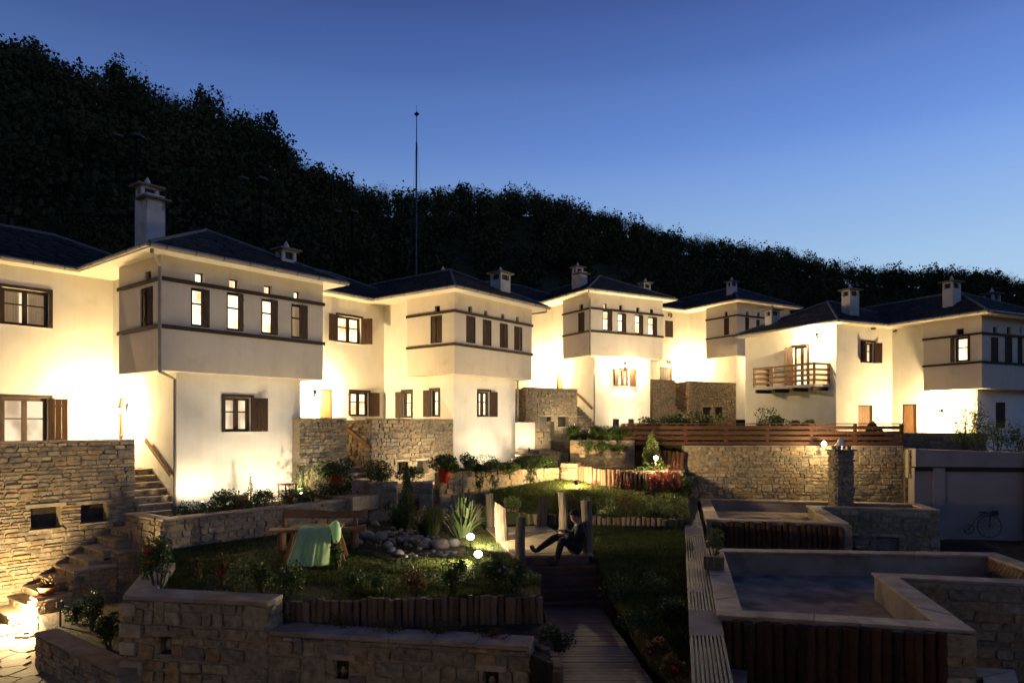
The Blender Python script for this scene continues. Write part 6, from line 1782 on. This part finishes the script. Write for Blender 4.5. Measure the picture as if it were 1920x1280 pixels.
pk = [onz(668, 1034, 2.2).xy, onz(760, 1052, 2.2).xy, onz(868, 1040, 2.2).xy, onz(880, 1010, 2.2).xy, onz(800, 985, 2.2).xy, onz(690, 985, 2.2).xy]
flat('rockery_ground', pk, 2.185, M['soil'], base=1.9)
def red_pot(label, px, py, Y, z, seed, plabel):
    p = at(px, py, Y); p.z = z; s = Y / FOCAL
    t = thing('plant_pot', label, 'plant pot', p, 0, 'glazed red pots')
    mb = MB(); mb.lathe([(.15, 0), (.17, .02), (.20, .40), (.215, .42), (.215, .45), (.19, .45), (.185, .38), (.01, .38)], (0, 0, 0), 16, cap=False); mb.build('pot', M['redpot'], t, smooth=True)
    mb = MB(); mb.lathe([(.184, .385), (.01, .40)], (0, 0, 0), 12); mb.build('soil', M['soil'], t)
    shrub(plabel, (p.x, p.y, z + .22), .66, .6, .72, 1300, .10, 'leaf', seed, None, name='potted_plant', cat='potted plant', lumps=9)
red_pot('glazed red pot at the foot of the middle stair', 628, 912, 20.3, 3.05, 201, 'spreading leafy plant in the left red pot')
red_pot('glazed red pot beside the second bed', 832, 893, 21.6, 3.15, 202, 'bushy plant in the right red pot')
def red_lantern():
    p = A.world(3.15, -.75, 2.95)
    t = thing('candle_lantern', 'square red candle lantern standing in the planter', 'lantern', p, A.rz)
    w, h = .17, .34
    for sx in (-1, 1):
        for sy in (-1, 1): mb = MB(); mb.box(sx * w - .015, sx * w + .015, sy * w - .015, sy * w + .015, .02, h); mb.build('corner_post', M['lanternred'], t)
    mb = MB(); mb.box(-w - .03, w + .03, -w - .03, w + .03, 0, .02); mb.build('base', M['lanternred'], t)
    mb = MB(); mb.box(-w - .04, w + .04, -w - .04, w + .04, h, h + .03); mb.build('lid', M['lanternred'], t)
    mb = MB(); mb.lathe([(.04, .021), (.04, .15), (.005, .16)], (0, 0, 0), 8); mb.build('candle', M['whitepetal'], t)
    mb = MB(); mb.box(-.10, .10, -.10, .10, -.28, -.002); mb.build('block', M['clay'], t)
M['lanternred'] = surf('red_lacquer', (.28, .05, .025), (.36, .075, .035), 5, .5)
red_lantern()
p = A.world(1.9, -.5, 2.72); t = thing('wooden_block', 'small brown wooden block half hidden by planter shrubs', 'wooden block', p, A.rz)
mb = MB(); mb.box(-.15, .15, -.12, .12, 0, .34); mb.build('block', M['clay'], t, bevel=.01); mb = MB(); mb.box(-.17, .17, -.14, .14, .341, .37); mb.build('lid', M['benchwood'], t)
def clay_pot():
    p = onz(97, 1134, 1.26); t = thing('clay_pot', 'terracotta bowl on the low pier beside the bottom steps', 'plant pot', (A.world(-2.72, -.72).x, A.world(-2.72, -.72).y, 1.325))
    mb = MB(); mb.lathe([(.10, 0), (.16, .10), (.19, .17), (.20, .19), (.17, .19), (.15, .12), (.01, .11)], (0, 0, 0), 14, cap=False); mb.build('pot', M['clay'], t, smooth=True)
    shrub('twiggy plant in the terracotta bowl', t.location + Vector((0, 0, .12)), .20, .2, .34, 130, .05, 'brownleaf', 210, name='potted_plant', cat='potted plant')
clay_pot()
def planter_box():
    p = onz(1338, 1064, 2.22); t = thing('planter_box', 'small grey plank planter box on the near terrace coping', 'planter', p, math.radians(-13))
    for k in range(3): mb = MB(); mb.box(-.19, .19, -.16, .16, k * .082, k * .082 + .078); mb.build('board', M['post'], t, bevel=.004)
    shrub('pale leafy shrub in the plank planter box', p + Vector((0, 0, .24)), .22, .2, .60, 520, .06, 'paleleaf', 220, name='potted_plant', cat='potted plant')
planter_box()
def bicycle():
    d = Vector((4.85, -.6)).normalized(); c = at(1853, 986, 22.15); s = 22.15 / FOCAL
    t = thing('wall_bicycle', 'black iron penny-farthing ornament on the pink-grey wall', 'bicycle ornament', (c.x, c.y - .02, c.z), math.atan2(d.y, d.x))
    R, r = .36, .15
    def wheel(cx, cz, rad, k):
        mb = MB(); mb.tube([(cx + rad * math.cos(a), -.04, cz + rad * math.sin(a)) for a in np.linspace(0, 2 * math.pi, 29)], .014, 6, cap=False); w = mb.build('wheel', M['iron'], t)
        for i in range(k):
            a = math.pi * 2 * i / k; mb = MB(); mb.tube([(cx, -.04, cz), (cx + rad * math.cos(a), -.04, cz + rad * math.sin(a))], .004, 4); mb.build('spoke', M['iron'], w)
    wheel(0, 0, R, 12); wheel(-.62, -.10, r, 8)
    mb = MB(); mb.tube([(-.62, -.04, -.10), (-.42, -.04, .20), (-.22, -.04, .40), (0, -.04, .44), (.05, -.04, .62)], .016, 6); mb.build('backbone', M['iron'], t)
    mb = MB(); mb.tube([(0, -.04, 0), (.04, -.04, .46)], .014, 6); mb.build('fork', M['iron'], t)
    mb = MB(); mb.tube([(.05, -.18, .58), (.05, -.05, .62), (.05, .02, .58)], .012, 6); mb.build('handlebar', M['iron'], t)
    mb = MB(); mb.box(-.30, -.10, -.07, -.01, .44, .48); mb.build('saddle', M['iron'], t, bevel=.01)
    mb = MB(); mb.box(.08, .24, -.10, -.01, .36, .52); mb.build('basket', M['iron'], t)
bicycle()
def mast():
    Y = 62; x = (780 - 960) / FOCAL * Y; z0 = hill_z(780, Y); zt = EYE + (HORIZON - 214) / FOCAL * Y
    t = thing('radio_mast', 'tall thin guyed mast with a diamond tip above the ridge', 'mast', (x, Y, z0))
    H = zt - z0
    mb = MB(); mb.tube([(0, 0, -1), (0, 0, H * .45), (.05, 0, H - 2.6)], [.10, .085, .075], 8); mb.build('lower_tube', M['iron'], t)
    mb = MB(); mb.tube([(.05, 0, H - 2.6), (.06, 0, H)], [.045, .035], 6); mb.build('upper_tube', M['iron'], t)
    mb = MB(); mb.lathe([(.01, H - .25), (.27, H), (.01, H + .22)], (.06, 0, 0), 4); mb.build('diamond_tip', M['iron'], t)
    mb = MB(); mb.tube([(.06, 0, H + .2), (.06, 0, H + .8)], .015, 5); mb.build('rod', M['iron'], t)
    for dx, dy, f in ((-1.0, 1, .92), (1.0, 1, .92), (-.8, -2, .65), (.9, -2, .65)): mb = MB(); mb.tube([(.05, 0, H * f), (dx, dy, H * .3)], .009, 4); mb.build('guy_wire', M['iron'], t)
mast()
def court_pole(label, px, ytop, Y, arm):
    x = (px - 960) / FOCAL * Y; z0 = hill_z(px, Y) - .5; zt = EYE + (HORIZON - ytop) / FOCAL * Y
    t = thing('floodlight_pole', label, 'light pole', (x, Y, z0), 0, 'unlit floodlight poles on the slope')
    mb = MB(); mb.tube([(0, 0, 0), (0, 0, zt - z0)], [.13, .08], 8); mb.build('pole', M['pole'], t)
    mb = MB(); mb.obox((-.3, 0, zt - z0 - .05), (1.3, .08, .08)); mb.build('arm', M['pole'], t)
    for dx in (-1.0, .25): mb = MB(); mb.obox((dx, -.1, zt - z0 + .03), (.5, .34, .14), 0, M=Matrix.Rotation(.3, 3, 'Y')); mb.build('floodlight', M['steel'], t)
M['pole'] = surf('green_painted_pole', (.006, .007, .006), (.009, .011, .009), 3, .9, spec=.05)
court_pole('unlit floodlight pole behind the far-left chimney', 255, 256, 42, 1); court_pole('unlit floodlight pole right of the far-left roof', 488, 336, 47, 1); court_pole('unlit floodlight pole above the recess of the second house', 660, 398, 52, 1)
def court_fence():
    pts = [at(310, 372, 41), at(400, 400, 42.5), at(490, 428, 44), at(575, 455, 46), at(660, 480, 48)]
    t = thing('court_fence', 'dark wire court fence stepping down the slope behind the roofs', 'fence', pts[0])
    for p in pts: mb = MB(); q = p - pts[0]; mb.tube([q - Vector((0, 0, 6)), q], .045, 6); mb.build('post', M['pole'], t)
    for a, b in zip(pts, pts[1:]):
        a, b = a - pts[0], b - pts[0]; mb = MB()
        for k in range(14): dz = Vector((0, 0, -.3 * k)); mb.tube([a + dz, b + dz], .006, 3, cap=False)
        for k in range(1, 14): q = a.lerp(b, k / 14); mb.tube([q, q - Vector((0, 0, 4.2))], .006, 3, cap=False)
        mb.build('wire_net', M['pole'], t)
        mb = MB(); mb.tube([a, b], .03, 6); mb.build('top_rail', M['pole'], t)
court_fence()
def hose(label, pts, r=.014, mat='steel', name='garden_hose', cat='hose'):
    t = tag(MB().tube([Vector(p) for p in pts], r, 6).build(name, M[mat]), label, cat, kind='thing')
P = [onz(535, 1130, 1.95), onz(542, 1150, 1.80), onz(570, 1163, 1.77), onz(610, 1160, 1.78), onz(660, 1152, 1.80), onz(720, 1146, 1.80), onz(820, 1143, 1.80), onz(905, 1143, 1.80)]
hose('pale hose looped on the bed below the log edging', P)
for i in range(2):
    P = [at(1281 + 3 * i, 884, 23.9), at(1296 + 4 * i, 893, 23.7), at(1306 + 5 * i, 905, 23.6), at(1312 + 6 * i, 918, 23.5)]
    hose(('upper', 'lower')[i] + ' black cable arching down the long wall', P, .02, 'iron', 'cable', 'cable')
t = thing('junction_box', 'grey junction box on a thin post in the bottom-left bed', 'junction box', onz(113, 1172, 1.0)); mb = MB(); mb.tube([(0, 0, -.1), (0, 0, .36)], .022, 6); mb.build('post', M['steel'], t); mb = MB(); mb.box(-.06, .06, -.04, .04, .361, .47); mb.build('box', M['steel'], t, bevel=.006)
def cctv(H, plane, c, px, y, lab):
    q = H.hit(plane, c, px); D_ = H.depth(plane, c, q); z = EYE + (HORIZON - y) / FOCAL * D_; lp = H.pt(plane, c, q, 0, z); nw = -(H.d2 if plane == 'v' else H.d1)
    t = thing('security_camera', lab, 'security camera', H.world(lp[0], lp[1], z), math.atan2(nw.y, nw.x), 'small cameras under the eaves')
    mb = MB(); mb.tube([(0, 0, .03), (.10, 0, .03)], .02, 6); mb.build('arm', M['steel'], t); mb = MB(); mb.tube([(.08, -.10, .0), (.14, .08, .02)], [.045, .05], 8); mb.build('body', M['iron'], t)
cctv(A, 'v', 4.4, 193, 521, 'dark security camera under the far-left eave'); cctv(EH, 'v', 4.4, 1634, 617, 'left security camera under the eave of the balcony house'); cctv(EH, 'u', .55, 1681, 621, 'right security camera under the eave of the balcony house')
t = thing('stake_lamp', 'small chrome stake lamp at the bottom right of the boardwalk', 'garden light', onz(1254, 1272, 1.72)); mb = MB(); mb.tube([(0, 0, -.1), (0, 0, .2)], .012, 6); mb.build('stake', M['steel'], t); mb = MB(); mb.lathe([(.03, .2), (.045, .22), (.045, .27), (.02, .29)], (0, 0, 0), 10); mb.build('head', M['chrome'] if 'chrome' in M else M['steel'], t)
# ------------------------------------------------------------------ the person on the deck
M['jacket'] = surf('black_jacket', (.012, .012, .013), (.02, .02, .021), 20, .8, .3, 60)
M['jeans'] = surf('dark_jeans', (.008, .010, .018), (.014, .017, .028), 30, .85, .3, 90)
M['skin'] = surf('skin', (.36, .20, .13), (.42, .24, .16), 8, .55)
M['shoe'] = surf('dark_shoe', (.03, .022, .018), (.045, .033, .027), 10, .6)
M['hair'] = surf('dark_hair', (.018, .012, .009), (.03, .02, .014), 30, .6)
def person():
    base = Vector((1.45, 14.62, 2.24))
    t = thing('person', 'person in dark jacket, jeans and cap sitting against a post on the deck', 'person', base)
    V, E, R, K = [], [], [], []
    def v(p, r, k):
        V.append(Vector(p) - base); R.append(tuple(x * 1.2 for x in r) if isinstance(r, tuple) else r * (1.42 if r > .03 else 1.08)); K.append(k); return len(V) - 1
    def chain(i, pts):
        for p, r, k in pts:
            j = v(p, r, k); E.append((i, j)); i = j
        return i
    J, T, S, B_ = 'jacket', 'jeans', 'skin', 'shoe'
    pel = v((1.46, 14.62, 2.37), (.15, .12), T)
    s1 = chain(pel, [((1.48, 14.62, 2.48), (.15, .125), J), ((1.48, 14.62, 2.62), (.165, .12), J)])
    ch = chain(s1, [((1.46, 14.61, 2.76), (.175, .12), J)])
    nk = chain(ch, [((1.43, 14.60, 2.865), (.075, .07), J), ((1.39, 14.59, 2.93), (.056, .056), S)])
    hd = chain(nk, [((1.345, 14.58, 2.985), (.078, .085), S), ((1.335, 14.575, 3.055), (.088, .098), S), ((1.345, 14.575, 3.12), (.062, .07), S)])
    def hand(w, d, side, up):
        d, side, up = Vector(d).normalized(), Vector(side).normalized(), Vector(up).normalized()
        p0 = Vector(V[w]) + base
        pm = v(p0 + d * .055, (.030, .016), S); E.append((w, pm))
        for k, (o, L) in enumerate(((-.026, .062), (-.009, .072), (.009, .068), (.025, .052))):
            q = p0 + d * .085 + side * o
            chain(pm, [(q, .0095, S), (q + d * L * .5 - up * .006, .0088, S), (q + d * L * .85 - up * .03, .0080, S)])
        q = p0 + d * .035 - side * .032
        chain(w, [(q, .011, S), (q + d * .03 - side * .018 - up * .006, .0095, S), (q + d * .055 - side * .020 - up * .018, .0085, S)])
    # arms
    for near in (True, False):
        y = -1 if near else 1
        sh = chain(ch, [((1.45, 14.60 + y * .17, 2.80), .068, J), ((1.42, 14.60 + y * .215, 2.74), .062, J)])
        if near:
            w = chain(sh, [((1.34, 14.36, 2.60), .046, J), ((1.21, 14.37, 2.66), .040, J), ((1.13, 14.385, 2.69), .028, S)]); hand(w, (-1, .1, -.05), (0, 1, 0), (0, 0, 1))
        else:
            w = chain(sh, [((1.30, 14.88, 2.60), .046, J), ((1.15, 14.80, 2.67), .040, J), ((1.06, 14.75, 2.71), .028, S)]); hand(w, (-1, -.2, 0), (0, -1, 0), (0, 0, 1))
    # legs
    h = chain(pel, [((1.40, 14.51, 2.36), .098, T), ((1.24, 14.46, 2.46), .085, T), ((1.06, 14.40, 2.585), .064, T), ((1.00, 14.33, 2.40), .056, T), ((.945, 14.27, 2.20), .043, T)])
    chain(h, [((.935, 14.26, 2.135), .040, B_), ((.86, 14.23, 2.105), .038, B_), ((.74, 14.19, 2.095), .030, B_)])
    h = chain(pel, [((1.38, 14.73, 2.36), .098, T), ((1.18, 14.71, 2.47), .085, T), ((.96, 14.67, 2.595), .064, T), ((.76, 14.64, 2.46), .056, T), ((.56, 14.61, 2.325), .043, T)])
    chain(h, [((.51, 14.605, 2.285), .040, B_), ((.455, 14.60, 2.33), .040, B_), ((.40, 14.595, 2.42), .032, B_)])
    me = bpy.data.meshes.new('body'); me.from_pydata(V, E, [])
    o = bpy.data.objects.new('body_skeleton', me); COL.objects.link(o)
    sk = o.modifiers.new('skin', 'SKIN'); sk.use_smooth_shade = True
    for i, d in enumerate(me.skin_vertices[0].data):
        r = R[i]; d.radius = r if isinstance(r, tuple) else (r, r); d.use_root = (i == pel)
    ss = o.modifiers.new('sub', 'SUBSURF'); ss.levels = 2; ss.render_levels = 2
    dg = bpy.context.evaluated_depsgraph_get(); dg.update()
    nm = bpy.data.meshes.new_from_object(o.evaluated_get(dg)); nm.name = 'body'
    bpy.data.objects.remove(o)
    nm.materials.clear()
    keys = ['jacket', 'jeans', 'skin', 'shoe']
    for k in keys: nm.materials.append(M[k])
    mids = [(Vector(V[a]), K[a]) for a in range(len(V))] + [((Vector(V[a]) + Vector(V[b])) / 2, K[b]) for a, b in E]
    for p in nm.polygons:
        c = p.center; k = min(mids, key=lambda m: (m[0] - c).length_squared)[1]
        p.material_index = keys.index(k); p.use_smooth = True
    b = bpy.data.objects.new('body', nm); COL.objects.link(b); b.parent = t
    hc = Vector((1.337, 14.575, 3.05)) - base
    f = Vector((-.93, -.36, -.05)).normalized(); s = Vector((f.y, -f.x, 0)).normalized(); u = s.cross(f); u = u if u.z > 0 else -u
    def hp(a, b_, c): return hc + f * a + s * b_ + u * c
    mb = MB(); mb.add([hp(.085, 0, .015), hp(.088, -.016, -.025), hp(.088, .016, -.025), hp(.115, 0, -.022)], [(0, 1, 3), (0, 3, 2), (1, 2, 3)]); mb.build('nose', M['skin'], t)
    for sg in (-1, 1):
        mb = MB(); q = hp(.0, sg * .088, -.005); mb.lathe([(.005, -.028), (.016, -.012), (.019, .012), (.006, .03)], q, 6); mb.build('ear', M['skin'], t)
        mb = MB(); q = hp(.088, sg * .032, .008); mb.lathe([(.002, -.008), (.010, 0), (.002, .008)], q, 6); mb.build('eye', M['hair'], t)
    mb = MB(); mb.add([hp(.090, -.022, -.05), hp(.094, 0, -.047), hp(.090, .022, -.05), hp(.092, 0, -.056)], [(0, 1, 2, 3)]); mb.build('mouth', M['clay'], t)
    # hair at nape and temples, then the cap with its visor
    mb = MB(); n = 14; Vv, F = [], []
    for i in range(6):
        th = i / 5 * 1.75
        for j in range(n):
            a = 2 * math.pi * j / n; r = .104 * math.sin(th) + .002; z = .118 * math.cos(th)
            if math.cos(a) > .35 and z < .03: z = .03 + (z - .03) * .1
            Vv.append(hp(r * math.cos(a) * 1.08 - .012, r * math.sin(a) * .97, z + .005))
    for i in range(5):
        for j in range(n): F.append((i * n + j, i * n + (j + 1) % n, (i + 1) * n + (j + 1) % n, (i + 1) * n + j))
    mb.add(Vv, F); mb.build('hair', M['hair'], t, smooth=True)
    mb = MB(); Vv, F = [], []
    for i in range(6):
        th = .02 + i / 5 * 1.32
        for j in range(n):
            a = 2 * math.pi * j / n; r = .114 * math.sin(th); z = .128 * math.cos(th) + .006
            Vv.append(hp(r * math.cos(a) * 1.08 - .008, r * math.sin(a), z))
    for i in range(5):
        for j in range(n): F.append((i * n + j, i * n + (j + 1) % n, (i + 1) * n + (j + 1) % n, (i + 1) * n + j))
    mb.add(Vv, F)
    A_ = [hp(.10 * math.cos(x), .10 * math.sin(x), .042) for x in np.linspace(-1.0, 1.0, 7)]; B2 = [hp(.10 + .075 * math.cos(x), .085 * math.sin(x), .030) for x in np.linspace(-1.0, 1.0, 7)]
    mb.add(A_ + B2, [(i, i + 1, i + 8, i + 7) for i in range(6)]); mb.build('cap', M['jacket'], t, smooth=True)
person()
